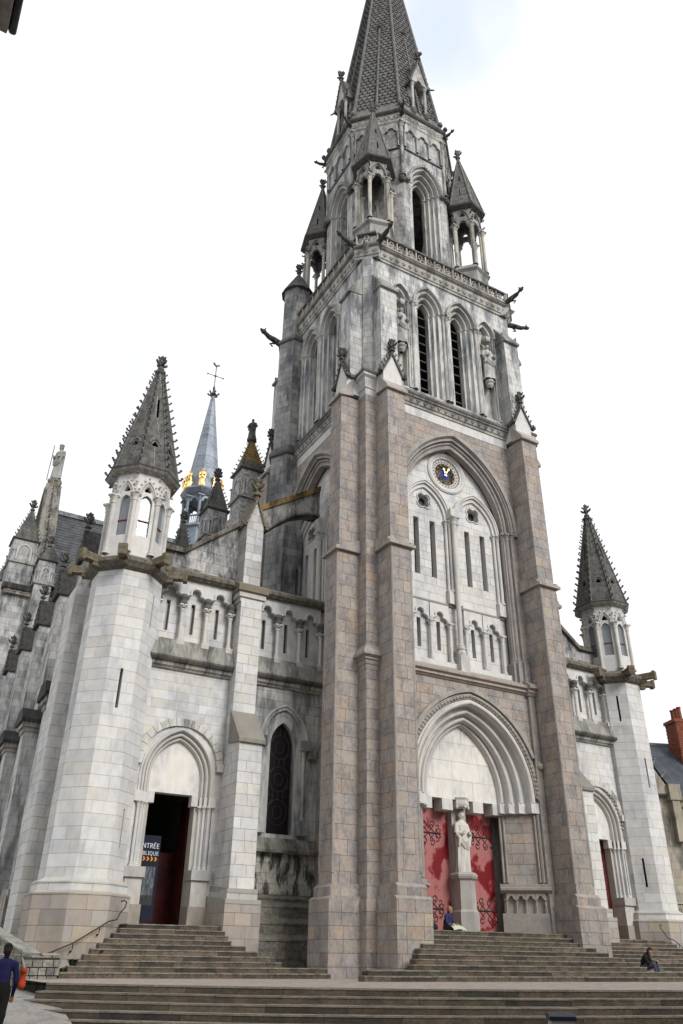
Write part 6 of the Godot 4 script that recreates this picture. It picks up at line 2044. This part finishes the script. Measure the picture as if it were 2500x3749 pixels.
func stone_block(poly_xz: PackedVector2Array, y0: float, y1: float, parent: Node, col: Color, nose := 0.018) -> void:
	var mb := MB.new()
	mb.T = Transform3D(Basis(Vector3(1, 0, 0), Vector3(0, 0, -1), Vector3(0, 1, 0)), Vector3.ZERO)   # (u, v, w) -> (x, -z, y)
	var q := PackedVector2Array()
	for p in poly_xz: q.append(Vector2(p.x, -p.y))
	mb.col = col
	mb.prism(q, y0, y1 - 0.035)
	# foot-worn tread slab, nosing proud, skylight painted in against the darker, grimy riser
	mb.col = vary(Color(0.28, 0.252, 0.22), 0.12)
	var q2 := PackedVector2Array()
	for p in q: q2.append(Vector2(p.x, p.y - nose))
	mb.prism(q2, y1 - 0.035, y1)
	commit(mb, "step_stone", parent, M.step)
func step_col(worn: float) -> Color:
	return pick(STEP)
func front_steps() -> void:
	var root := thing("terrace_steps", "broad curved flight of worn dark stone steps below the terrace", "steps")
	for k in 7:
		var y := PY - k * 0.154
		var r := AR + k * 0.34
		var e := asin(clampf(16.45 / r, -1.0, 1.0))
		var a := -asin([16.48, 16.74, 17.02, 16.95, 16.8, 16.7, 16.6][k] / r)
		while a < e - 0.001:
			var b := a + rng.randf_range(1.0, 2.3) / r
			if e - b < 0.03: b = e
			var g := 0.004 / r
			var pts := PackedVector2Array()
			var ri := r - 0.37
			for i in 4: pts.append(Vector2(sin(lerpf(a + g, b - g, i / 3.0)) * r, cos(lerpf(a + g, b - g, i / 3.0)) * r + AC))
			for i in 4: pts.append(Vector2(sin(lerpf(b - g, a + g, i / 3.0)) * ri, cos(lerpf(b - g, a + g, i / 3.0)) * ri + AC))
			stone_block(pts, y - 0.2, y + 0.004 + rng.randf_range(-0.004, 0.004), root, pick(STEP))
			a = b
func flight(root: Node, x0: float, x1: float, z0: float, z1: float, y: float, rise: float) -> void:
	var x := x0
	while x < x1 - 0.001:
		var e := x + rng.randf_range(0.9, 1.9)
		if x1 - e < 0.5: e = x1
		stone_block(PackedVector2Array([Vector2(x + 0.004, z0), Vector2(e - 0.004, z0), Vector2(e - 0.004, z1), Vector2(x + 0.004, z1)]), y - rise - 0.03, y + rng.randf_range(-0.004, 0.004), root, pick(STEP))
		x = e
func portal_steps() -> void:
	var root := thing("portal_steps", "worn stone steps rising to the central red doors", "steps")
	for i in 10:
		var y := 2.58 - i * 0.15
		var zn := 6.2 + 0.3 * i
		var l := -3.45; var r := 3.45
		if zn > 6.75: l = -3.95 - 0.3 * (i - 3); r = 3.95 + 0.3 * (i - 3)
		if i >= 8: l = -7.0 - 0.3 * (i - 8); r = 7.0 + 0.3 * (i - 8)
		flight(root, l, r, (3.2 if i == 0 else zn - 0.36), zn, y, 0.15)
		if zn > 6.75 and i < 8:   # returns at the ends
			pass
	for s in [-1.0, 1.0]:
		var rr := thing("side_steps", "dark stone steps climbing to the open left doorway" if s < 0 else "stone steps climbing to the right side door", "steps")
		for i in 10:
			var y := 2.58 - i * 0.15
			var zn := 2.95 + 0.3 * i
			var xo := 12.75 + 0.28 * i; var xi := 9.4
			if i >= 4: xi = 9.0 - 0.3 * (i - 4)
			if i >= 8: xi = 6.6
			if s > 0: xi = 5.0
			flight(rr, minf(xo*s, xi*s), maxf(xo*s, xi*s), (0.5 if i == 0 else zn - 0.36), zn, y, 0.15)
func rail(label: String, s: float) -> void:
	var root := thing("handrail", label, "handrail")
	var mb := MB.new()
	mb.col = Color(0.04, 0.032, 0.03)
	var pts := PackedVector3Array()
	for q in [V3(-15.3, 1.62, 2.95), V3(-14.95, 1.74, 2.95), V3(-14.37, 1.98, 2.92), V3(-13.58, 2.46, 2.9), V3(-13.33, 2.62, 2.88), V3(-13.05, 2.68, 2.8), V3(-12.96, 2.86, 2.75), V3(-12.8, 3.06, 2.7), V3(-12.76, 3.2, 2.68), V3(-12.85, 3.26, 2.66), V3(-12.95, 3.22, 2.66)]:
		pts.append(V3(q.x if s < 0 else -q.x, q.y, q.z))
	mb.tube(pts, 0.022, 6)
	commit(mb, "rail", root, M.iron)
	for b in [V3(-14.95, 1.72, 2.95), V3(-14.37, 1.96, 2.92), V3(-13.6, 2.44, 2.9)]:
		var x: float = b.x if s < 0 else -b.x
		var bb := MB.new()
		bb.col = mb.col
		bb.tube(PackedVector3Array([V3(x, b.y, b.z), V3(x, b.y - 0.14, b.z + 0.01), V3(x, b.y - 0.2, b.z - 0.05), V3(x, b.y - 0.21, 2.72)]), 0.016, 5)
		bb.knob(V3(x, b.y - 0.21, 2.74), 0.035, 1.0, 6)
		commit(bb, "bracket", root, M.iron)
func garden_wall() -> void:
	var root := thing("stone_wall", "low rough wall of small grey stone blocks beside the left steps", "wall", "", V3(0, 0, 0))
	var pal := [Color(0.30, 0.29, 0.26), Color(0.36, 0.345, 0.31), Color(0.25, 0.245, 0.225), Color(0.33, 0.325, 0.30)]
	var core := MB.new()
	core.col = Color(0.045, 0.04, 0.035)
	core.box(V3(-16.42, 0.4, 6.05), V3(-15.5, 1.58, 6.44))
	core.T = face(V3(-16.3, 0, 6.2), 11.5)
	core.box(V3(-0.02, 0.4, -3.7), V3(0.3, 1.55, 0.0))
	commit(core, "wall_core", root, M.plain)
	var faces := [[face(V3(-15.96, 0, 6.5), 0), rect(-0.5, 0.4, 0.5, 1.64)], [face(V3(-16.3, 0, 6.2), 11.5) * face(V3(-0.06, 0, -1.85), -90), poly([-1.85, 0.5, 2.0, 0.5, 2.0, 1.64, -1.85, 2.4])]]
	for fc in faces:
		var bb := bbox(fc[1])
		var rows := int(bb.size.y / 0.19)
		for r in rows:
			var u := bb.position.x - rng.randf() * 0.1
			while u < bb.end.x:
				var e := u + rng.randf_range(0.2, 0.36)
				var cell := rect(maxf(u, bb.position.x) + 0.012, bb.position.y + r * 0.19 + 0.012, minf(e, bb.end.x) - 0.012, bb.position.y + (r + 1) * 0.19 - 0.012)
				u = e
				if cell[1].x - cell[0].x < 0.05: continue
				for p in Geometry2D.intersect_polygons(cell, fc[1]):
					var mb := MB.new()
					mb.T = fc[0]; mb.col = pick(pal)
					mb.prism(p, -0.12, rng.randf_range(-0.02, 0.015))
					commit(mb, "stone", root, M.step)
	for i in 16:   # coping tiles climbing the rear arm, level ones in front
		var mb := MB.new()
		mb.col = vary(Color(0.36, 0.35, 0.32), 0.12)
		var f := i / 16.0
		mb.T = face(V3(-16.3, 0, 6.2), 11.5) * Transform3D(Basis(Vector3(1, 0, 0), 0.2), V3(0.12, lerpf(1.66, 2.4, f), lerpf(-0.1, -3.7, f)))
		mb.box(V3(-0.22, 0, -0.11), V3(0.22, 0.05, 0.11))
		commit(mb, "coping", root, M.step)
	for i in 3:
		var mb := MB.new()
		mb.col = vary(Color(0.38, 0.37, 0.34), 0.1)
		mb.box(V3(-16.0 + i * 0.2, 1.64, 6.02), V3(-15.81 + i * 0.2, 1.69, 6.52))
		commit(mb, "coping", root, M.step)
func weed(at: Vector3, s: float, n: int, label: String) -> void:
	var root := thing("weed", label, "plant", "weeds rooted between the steps and the turret", at)
	var mb := MB.new()
	for i in n:
		var a := rng.randf() * TAU; var l := s * rng.randf_range(0.5, 1.0)
		var d := V3(cos(a), 0, sin(a)); var w := d.cross(Vector3.UP) * l * 0.16
		var p0 := d * rng.randf() * s * 0.3; var p1 := p0 + d * l * 0.35 + Vector3.UP * l * 0.6; var p2 := p0 + d * l * 0.8 + Vector3.UP * l * rng.randf_range(0.5, 0.9)
		mb.col = vary(Color(0.045, 0.075, 0.025), 0.35)
		mb.quad(p0 - w * 0.3, p0 + w * 0.3, p1 + w, p1 - w); mb.tri(p1 - w, p1 + w, p2)
	commit(mb, "leaves", root, M.leaf)
func bollard() -> void:
	var at := V3(-14.93, 0.0, 25.0)
	var root := thing("bollard", "pale street post with a dark blue rounded cap in front of the steps", "bollard", "", at)
	root.rotation.y = deg_to_rad(-32)
	var mb := MB.new()
	mb.col = Color(0.42, 0.43, 0.44)
	mb.prism(poly([-0.11, 0.0, 0.11, 0.0, 0.11, 1.168, -0.11, 1.168]), -0.09, 0.09, true)
	commit(mb, "post", root, M.plain)
	var cb := MB.new()
	cb.col = Color(0.012, 0.018, 0.035)
	cb.extr_u(-0.125, 0.125, poly([-0.105, 1.165, 0.105, 1.165, 0.105, 1.2, 0.07, 1.225, -0.07, 1.225, -0.105, 1.2]))
	cb.box(V3(-0.128, 0.0, -0.1), V3(-0.105, 1.13, 0.1))
	commit(cb, "cap", root, M.glass)
func banner() -> void:
	var zb := 0.12
	var root := thing("banner", "dark entrance banner with white lettering and orange arrows inside the open left doorway", "sign", "", V3(-11.55, 2.5, zb))
	var mb := MB.new()
	mb.col = Color(0.015, 0.016, 0.03)
	mb.box(V3(-0.5, 0.25, -0.02), V3(0.55, 3.15, 0.0))
	mb.box(V3(-0.5, 0.0, -0.15), V3(0.55, 0.08, 0.12))
	mb.cyl(V3(0, 0.05, -0.04), V3(0, 3.1, -0.04), 0.015, 5)
	commit(mb, "panel", root, M.plain)
	for t in [["ENTRÉE", 2.78, 0.235], ["PUBLIQUE", 2.52, 0.185]]:
		var tm := TextMesh.new()
		tm.text = t[0]
		var f := SystemFont.new(); f.font_names = PackedStringArray(["Droid Sans"])
		tm.font = f; tm.font_size = 64; tm.pixel_size = t[2] / 64.0; tm.depth = 0.004
		tm.horizontal_alignment = HORIZONTAL_ALIGNMENT_RIGHT
		var o := MeshInstance3D.new()
		o.name = "lettering"; o.mesh = tm
		var m := StandardMaterial3D.new(); m.albedo_color = Color(0.85, 0.87, 0.92)
		o.material_override = m
		o.position = V3(0.5 - tm.get_aabb().end.x, t[1], 0.006)
		root.add_child(o, true)
	for i in 6:
		var ab := MB.new()
		ab.col = Color(0.75, 0.3, 0.03)
		var x := 0.42 - i * 0.15
		ab.prism(poly([x - 0.06, 2.26, x, 2.26, x + 0.05, 2.33, x, 2.40, x - 0.06, 2.40, x - 0.01, 2.33]), 0.001, 0.005)
		commit(ab, "arrow", root, M.plain)
	var im := Image.create(96, 256, false, Image.FORMAT_RGB8)
	var nz := FastNoiseLite.new(); nz.seed = 9; nz.frequency = 0.02
	for y in 256:
		for x in 96:
			var v := 0.3 + 0.25 * nz.get_noise_2d(x * 4.0, y * 0.6) + 0.15 * nz.get_noise_2d(x * 9.0, y * 1.5)
			if y > 190: v *= 0.45
			im.set_pixel(x, y, Color(v * 0.86, v * 0.95, v * 1.05))
	var q := MeshInstance3D.new()
	q.name = "poster"
	var qm := QuadMesh.new(); qm.size = Vector2(0.86, 1.3)
	q.mesh = qm
	var pm := StandardMaterial3D.new(); pm.albedo_texture = ImageTexture.create_from_image(im); pm.roughness = 0.4
	q.material_override = pm
	q.position = V3(0.02, 1.42, 0.004)
	root.add_child(q)

# ---------------------------------------------------------------- neighbouring houses
func sash(root: Node, T: Transform3D, cx: float, y0: float, y1: float, w: float, arched := false) -> void:
	var fb := MB.new()
	fb.T = T
	fb.col = Color(0.62, 0.62, 0.6)
	fb.box(V3(cx - w, y0, 0.01), V3(cx - w + 0.09, y1, 0.07)); fb.box(V3(cx + w - 0.09, y0, 0.01), V3(cx + w, y1, 0.07))
	fb.box(V3(cx - 0.05, y0, 0.01), V3(cx + 0.05, y1, 0.07)); fb.box(V3(cx - w, y1 - 0.09, 0.012), V3(cx + w, y1, 0.068)); fb.box(V3(cx - w, y0, 0.012), V3(cx + w, y0 + 0.1, 0.068))
	var n := maxi(2, int((y1 - y0) / 0.75))
	for i in range(1, n): fb.box(V3(cx - w, lerpf(y0, y1, float(i) / n) - 0.025, 0.014), V3(cx + w, lerpf(y0, y1, float(i) / n) + 0.025, 0.06))
	if arched: fb.tube(lift(arc(cx, y1, w, w * 1.0, 8), 0.04), 0.05, 5)
	var fr := commit(fb, "window", root, M.plain)
	var gb := MB.new()
	gb.T = T
	gb.col = Color(0.06, 0.065, 0.07)
	gb.prism(arch_line(cx, y0, y1, w, w * 1.0, 8) if arched else rect(cx - w, y0, cx + w, y1), 0.0, 0.012)
	commit(gb, "pane", fr, M.glass)
	var sb := MB.new()
	sb.T = T
	sb.col = Color(0.4, 0.37, 0.31)
	sb.box(V3(cx - w - 0.15, y0 - 0.14, 0.0), V3(cx + w + 0.15, y0, 0.18))
	commit(sb, "sill", fr, M.weath)
	sb = MB.new()
	sb.T = T
	sb.col = Color(0.4, 0.37, 0.31)
	sb.extr_u(cx - w - 0.2, cx + w + 0.2, poly([0.0, y1 + w + 0.1, 0.14, y1 + w + 0.14, 0.16, y1 + w + 0.22, 0.0, y1 + w + 0.26]))
	commit(sb, "lintel", fr, M.weath)
func right_house() -> void:
	var root := thing("town_house", "cream stone town house with slate roof, brick chimney and balcony beyond the right turret", "house", "", V3(28.9, -0.6, -9.5))
	root.rotation.y = deg_to_rad(-20)
	var T := Transform3D.IDENTITY
	var wb := MB.new()
	ashlar(wb, face(V3(0, 0, 0), 0), rect(-6.0, 0.0, 9.0, 13.0), [], 0.5, 0.8, 1.5, [Color(0.46, 0.41, 0.32), Color(0.42, 0.37, 0.29), Color(0.49, 0.44, 0.35), Color(0.38, 0.34, 0.28)], Color(0.35, 0.31, 0.25), null, null, 0.015, 0.012)
	wb.T = T
	wb.col = Color(0.42, 0.37, 0.29)
	wb.box(V3(-6.0, 0, -9.0), V3(9.0, 13.0, -0.05))
	wb.prism(poly([-5.6, 12.9, 1.2, 12.9, -2.2, 18.2]), -0.6, 0.3, true)
	wb.extr_u(1.2, 9.2, poly([0.0, 12.6, 0.3, 12.75, 0.35, 13.0, 0.0, 13.05]))
	wb.box(V3(0.9, 9.8, 0.0), V3(1.5, 13.3, 0.5)); wb.box(V3(0.75, 12.6, 0.0), V3(1.65, 13.7, 0.6))
	commit(wb, "wall", root, M.weath)
	var rb := MB.new()
	rb.col = Color(0.085, 0.095, 0.115)
	rb.quad(V3(-6.4, 12.95, 0.4), V3(9.4, 12.95, 0.4), V3(9.4, 17.8, -4.5), V3(-6.4, 17.8, -4.5)); rb.quad(V3(9.4, 12.95, -9.4), V3(-6.4, 12.95, -9.4), V3(-6.4, 17.8, -4.5), V3(9.4, 17.8, -4.5))
	rb.quad(V3(1.5, 12.7, 0.35), V3(-2.2, 18.45, 0.35), V3(-2.2, 18.45, -5.0), V3(1.5, 12.7, -5.0)); rb.quad(V3(-2.2, 18.45, 0.35), V3(-5.9, 12.7, 0.35), V3(-5.9, 12.7, -5.0), V3(-2.2, 18.45, -5.0))
	rb.col = Color(0.3, 0.31, 0.33)
	rb.box(V3(-6.4, 17.7, -4.62), V3(9.4, 17.9, -4.38))
	var rf := commit(rb, "roof", root, M.slate)
	var cb := MB.new()
	cb.col = Color(0.3, 0.285, 0.25)
	for i in 6:
		var f := (i + 0.5) / 6.0
		cb.crocket(V3(lerpf(1.4, -2.1, f), lerpf(12.9, 18.3, f), 0.3), V3(0.8, 0.5, 0), 0.26); cb.crocket(V3(lerpf(-5.8, -2.3, f), lerpf(12.9, 18.3, f), 0.3), V3(-0.8, 0.5, 0), 0.26)
	cb.finial(V3(-2.2, 18.2, 0.2), 1.4)
	commit(cb, "gable_crest", root, M.dark)
	# chimney of real bricks
	var kb := MB.new()
	kb.col = Color(0.3, 0.27, 0.23)
	kb.box(V3(4.25, 14.0, -3.95), V3(5.45, 19.2, -2.45))
	var ch := commit(kb, "chimney", rf, M.brick)
	var bb := MB.new()
	for r in 36:
		for i in 7:
			bb.col = vary(Color(0.22, 0.075, 0.045), 0.2)
			var y := 14.2 + r * 0.142
			var o := 0.1 if r % 2 else 0.0
			if i < 5: bb.box(V3(4.2 + i*0.25 + o*0.5, y, -2.48), V3(4.44 + i*0.25 + o*0.5, y + 0.128, -2.4))
			bb.box(V3(4.2, y, -4.0 + i*0.22 + o*0.5), V3(4.28, y + 0.128, -3.79 + i*0.22 + o*0.5))
	bb.col = Color(0.25, 0.085, 0.05)
	bb.box(V3(4.1, 19.2, -4.05), V3(5.6, 19.45, -2.35))
	for i in 3: bb.lathe(V3(4.85, 0, -3.65 + i*0.5), [V2(0.17, 19.45), V2(0.15, 20.3), V2(0.19, 20.35), V2(0.19, 20.45), V2(0.01, 20.46)], 8)
	commit(bb, "brickwork", rf, M.brick, true)
	for x in [-4.0, -1.2, 2.6, 5.2, 7.6]:
		sash(root, T, x, 1.4, 3.5, 0.6, true); sash(root, T, x, 5.4, 8.2, 0.6, true); sash(root, T, x, 9.7, 11.5, 0.5, true)
	var lb := MB.new()
	lb.col = Color(0.36, 0.33, 0.28)
	lb.box(V3(-5.5, 4.7, 0.0), V3(8.8, 4.9, 0.9))
	commit(lb, "balcony", root, M.weath)
	var ib := MB.new()
	ib.col = Color(0.02, 0.02, 0.022)
	ib.box(V3(-5.5, 5.72, 0.82), V3(8.8, 5.78, 0.88)); ib.box(V3(-5.5, 5.0, 0.83), V3(8.8, 5.03, 0.87))
	for i in 110:
		var x := -5.45 + i * 0.13
		ib.box(V3(x, 4.9, 0.84), V3(x + 0.02, 5.74, 0.86))
		if i % 2 == 0:
			var pts := PackedVector3Array()
			for j in 9: pts.append(V3(x + 0.07 + 0.06*cos(j*TAU/8), 5.35 + 0.16*sin(j*TAU/8), 0.85))
			ib.tube(pts, 0.012, 3)
	commit(ib, "balcony_railing", root, M.iron)
func left_house() -> void:
	# the house beside the camera: only the corner of its eaves shows, high at the left
	var root := thing("corner_house", "stone house close by on the left of which only the moulded eaves corner shows", "house", "", V3(-23.4, 0, 20.9))
	var wb := MB.new()
	ashlar(wb, face(V3(0, 0, 14.0), 90), rect(-16.0, 0.0, 14.0, 16.8), [], 0.5, 0.8, 1.5, [Color(0.36, 0.33, 0.29), Color(0.33, 0.30, 0.27), Color(0.39, 0.355, 0.31)], Color(0.3, 0.28, 0.25), null, null, 0.015, 0.012)
	wb.T = Transform3D.IDENTITY
	wb.col = Color(0.35, 0.32, 0.285)
	wb.box(V3(-10.0, 0.0, 0.0), V3(-0.03, 16.8, 30.0))
	var wl := commit(wb, "wall", root, M.gran)
	var cb := MB.new()
	cb.col = Color(0.37, 0.345, 0.30)
	cb.box(V3(-10.0, 16.8, -0.1), V3(0.14, 17.1, 30.0)); cb.box(V3(-10.0, 17.1, -0.3), V3(0.42, 17.3, 30.0)); cb.box(V3(-10.0, 17.3, -0.36), V3(0.52, 17.42, 30.0))
	cb.extr_u(0.42, 0.78, poly([-0.36, 17.42, 30.0, 17.42, 30.0, 17.62, -0.36, 17.62]))
	cb.box(V3(-10.0, 17.42, -0.36), V3(0.42, 17.62, 30.0))
	commit(cb, "cornice", root, M.gran)
	var rb := MB.new()
	rb.col = Color(0.09, 0.095, 0.11)
	rb.quad(V3(0.85, 17.62, 30.0), V3(0.85, 17.62, -0.4), V3(-5.0, 22.0, -0.4), V3(-5.0, 22.0, 30.0)); rb.tri(V3(0.85, 17.62, -0.4), V3(-10.4, 17.62, -0.4), V3(-5.0, 22.0, -0.4))
	rb.quad(V3(-10.4, 17.62, -0.4), V3(-10.4, 17.62, 30.0), V3(-5.0, 22.0, 30.0), V3(-5.0, 22.0, -0.4))
	rb.cyl(V3(0.86, 17.6, -0.4), V3(0.86, 17.6, 30.0), 0.075, 8)
	commit(rb, "roof", root, M.slate)
	for z in [4.0, 9.0, 14.0, 19.0, 24.0]:
		for y in [1.2, 5.6, 10.2, 13.6]:
			sash(root, face(V3(0, 0, z), 90), 0.0, y, y + 2.2, 0.6)
# the other side of the street, behind the viewer: it dims the light on the lower walls and steps
func opposite_row() -> void:
	var x := -46.0
	var i := 0
	var facts := ["plain grey rendered house", "tall cream town house", "pale stone house with many windows", "buff stone corner block", "low grey town house", "wide cream apartment house"]
	while i < 6:
		var w: float = [14.0, 17.0, 15.0, 18.0, 13.0, 19.0][i]; var h: float = [17.0, 19.5, 18.0, 20.0, 15.5, 18.5][i]
		var root := thing("street_house", facts[i] + " across the street, facing the church steps", "house", "houses across the street", V3(x + w * 0.5, 0, 47.0))
		root.rotation.y = PI
		var wb := MB.new()
		wb.col = vary(Color(0.34, 0.31, 0.27), 0.15)
		wb.box(V3(-w*0.5 + 0.02, 0, -10.0), V3(w*0.5 - 0.02, h, 0.0))
		wb.box(V3(-w*0.5 + 0.02, h, -10.3), V3(w*0.5 - 0.02, h + 0.35, 0.4))
		commit(wb, "wall", root, M.gran)
		var rb := MB.new()
		rb.col = Color(0.09, 0.095, 0.11)
		rb.extr_u(-w*0.5, w*0.5, poly([0.5, h + 0.35, -5.0, h + 4.5, -10.5, h + 0.35]))
		commit(rb, "roof", root, M.slate)
		for fx in int(w / 3.2):
			for fy in int(h / 3.7): sash(root, Transform3D.IDENTITY, -w*0.5 + 1.8 + fx * 3.1, 1.0 + fy * 3.7, 3.1 + fy * 3.7, 0.6)
		x += w
		i += 1
# ---------------------------------------------------------------- sky, sun, camera
func sky_setup() -> void:
	var cam := Camera3D.new()
	cam.name = "camera"
	cam.position = Vector3(-21.25, 1.65, 31.75)
	cam.rotation_order = EULER_ORDER_YXZ
	cam.rotation = Vector3(deg_to_rad(29.32655), deg_to_rad(-29.5551), deg_to_rad(0.8235))
	cam.keep_aspect = Camera3D.KEEP_HEIGHT
	cam.fov = 65.53
	cam.near = 0.05; cam.far = 900.0
	add_child(cam)
	cam.current = true
	var W := 512; var H := 256
	var im := Image.create(W, H, false, Image.FORMAT_RGBF)
	var n1 := FastNoiseLite.new(); n1.seed = 4; n1.frequency = 1.1; n1.fractal_octaves = 5
	for y in H:
		var el := PI * (0.5 - (y + 0.5) / H)
		for x in W:
			var az := TAU * (x + 0.5) / W
			var d := Vector3(sin(az) * cos(el), sin(el), -cos(az) * cos(el))
			var v := n1.get_noise_3dv(d * 2.0) * 0.5 + 0.5
			var t := smoothstep(0.58, 0.86, v)
			# a gap in the overcast where the photograph shows pale blue
			var gap := smoothstep(0.9962, 0.9996, d.dot(Vector3(0.335, 0.866, -0.36).normalized())) * smoothstep(0.1, 0.55, n1.get_noise_3dv(d * 7.0 + Vector3(3, 1, 2)) * 0.5 + 0.5)
			var c := Color(0.57, 0.58, 0.60).lerp(Color(0.52, 0.53, 0.545), t)
			c = c.lerp(Color(0.42, 0.465, 0.53), gap)
			if el < 0.0: c = Color(0.12, 0.115, 0.11)
			im.set_pixel(x, y, c)
	var pm := PanoramaSkyMaterial.new()
	pm.panorama = ImageTexture.create_from_image(im)
	pm.energy_multiplier = 1.0
	var sk := Sky.new(); sk.sky_material = pm
	var env := Environment.new()
	env.background_mode = Environment.BG_SKY
	env.sky = sk
	env.ambient_light_source = Environment.AMBIENT_SOURCE_SKY
	env.tonemap_mode = Environment.TONE_MAPPER_LINEAR
	env.tonemap_exposure = 1.9
	env.sdfgi_enabled = true; env.ssao_enabled = true; env.ssil_enabled = true
	var we := WorldEnvironment.new()
	we.name = "world_environment"; we.environment = env
	add_child(we)
	var sun := DirectionalLight3D.new()
	sun.name = "sun"
	sun.light_energy = 0.5
	sun.light_angular_distance = 25.0
	sun.light_color = Color(1.0, 0.99, 0.975)
	sun.shadow_enabled = true
	add_child(sun)
	sun.look_at_from_position(V3(10, 26, 40), Vector3.ZERO, Vector3.UP)

func _ready() -> void:
	rng.seed = 20240
	sky_setup()
	make_materials()
	ground()
	church = thing("church", "tall pale gothic church with a scaled stone spire, clock and red double doors", "church")
	tower(); print("tower")
	for s in [-1.0, 1.0]: aisle(s); corner_turret(s)
	print("aisles")
	nave(); transept(); fleche(); print("body")
	left_house(); right_house(); opposite_row()
	front_steps(); portal_steps()
	garden_wall()
	rail("thin dark iron handrail bolted to the left turret's base", -1.0)
	rail("thin dark iron handrail bolted to the right turret's base", 1.0)
	robed("bishop_statue", V3(-0.02, 4.66, TZ + 4.02), 2.28, 8.0, Color(0.60, 0.565, 0.52), M.white, "carved stone bishop statue on the pedestal between the red doors", "", 0.95, "none")
	robed("niche_statue", V3(2.92, 29.6, TZ + 5.08), 2.5, 0.0, Color(0.52, 0.505, 0.47), M.weath, "weathered stone saint in the belfry niche beyond the right louvred window")
	robed("niche_statue", V3(-2.92, 29.6, TZ + 5.08), 2.5, 0.0, Color(0.50, 0.485, 0.455), M.weath, "weathered stone saint in the belfry niche half hidden by the left buttress")
	robed("gable_statue", V3(-13.6, 38.5, -33.5), 3.6, -60.0, Color(0.46, 0.45, 0.42), M.weath, "crowned stone statue on top of the steep transept gable", "", 0.8, "crown", true)
	robed("angel_statue", V3(-6.1, 29.44, -6.3), 1.55, -40.0, Color(0.17, 0.155, 0.14), M.dark, "dark weathered statue standing on the lichen covered pinnacle", "", 1.1)
	banner(); bollard(); people()
	weed(V3(-15.25, 1.1, 5.3), 0.4, 60, "green weeds growing at the foot of the left steps")
	weed(V3(-14.8, 1.38, 5.0), 0.28, 40, "green weeds growing at the foot of the left steps")
	weed(V3(-13.85, 1.68, 4.4), 0.16, 30, "green weeds growing at the foot of the left steps")
	print("stones left ", stone_left)
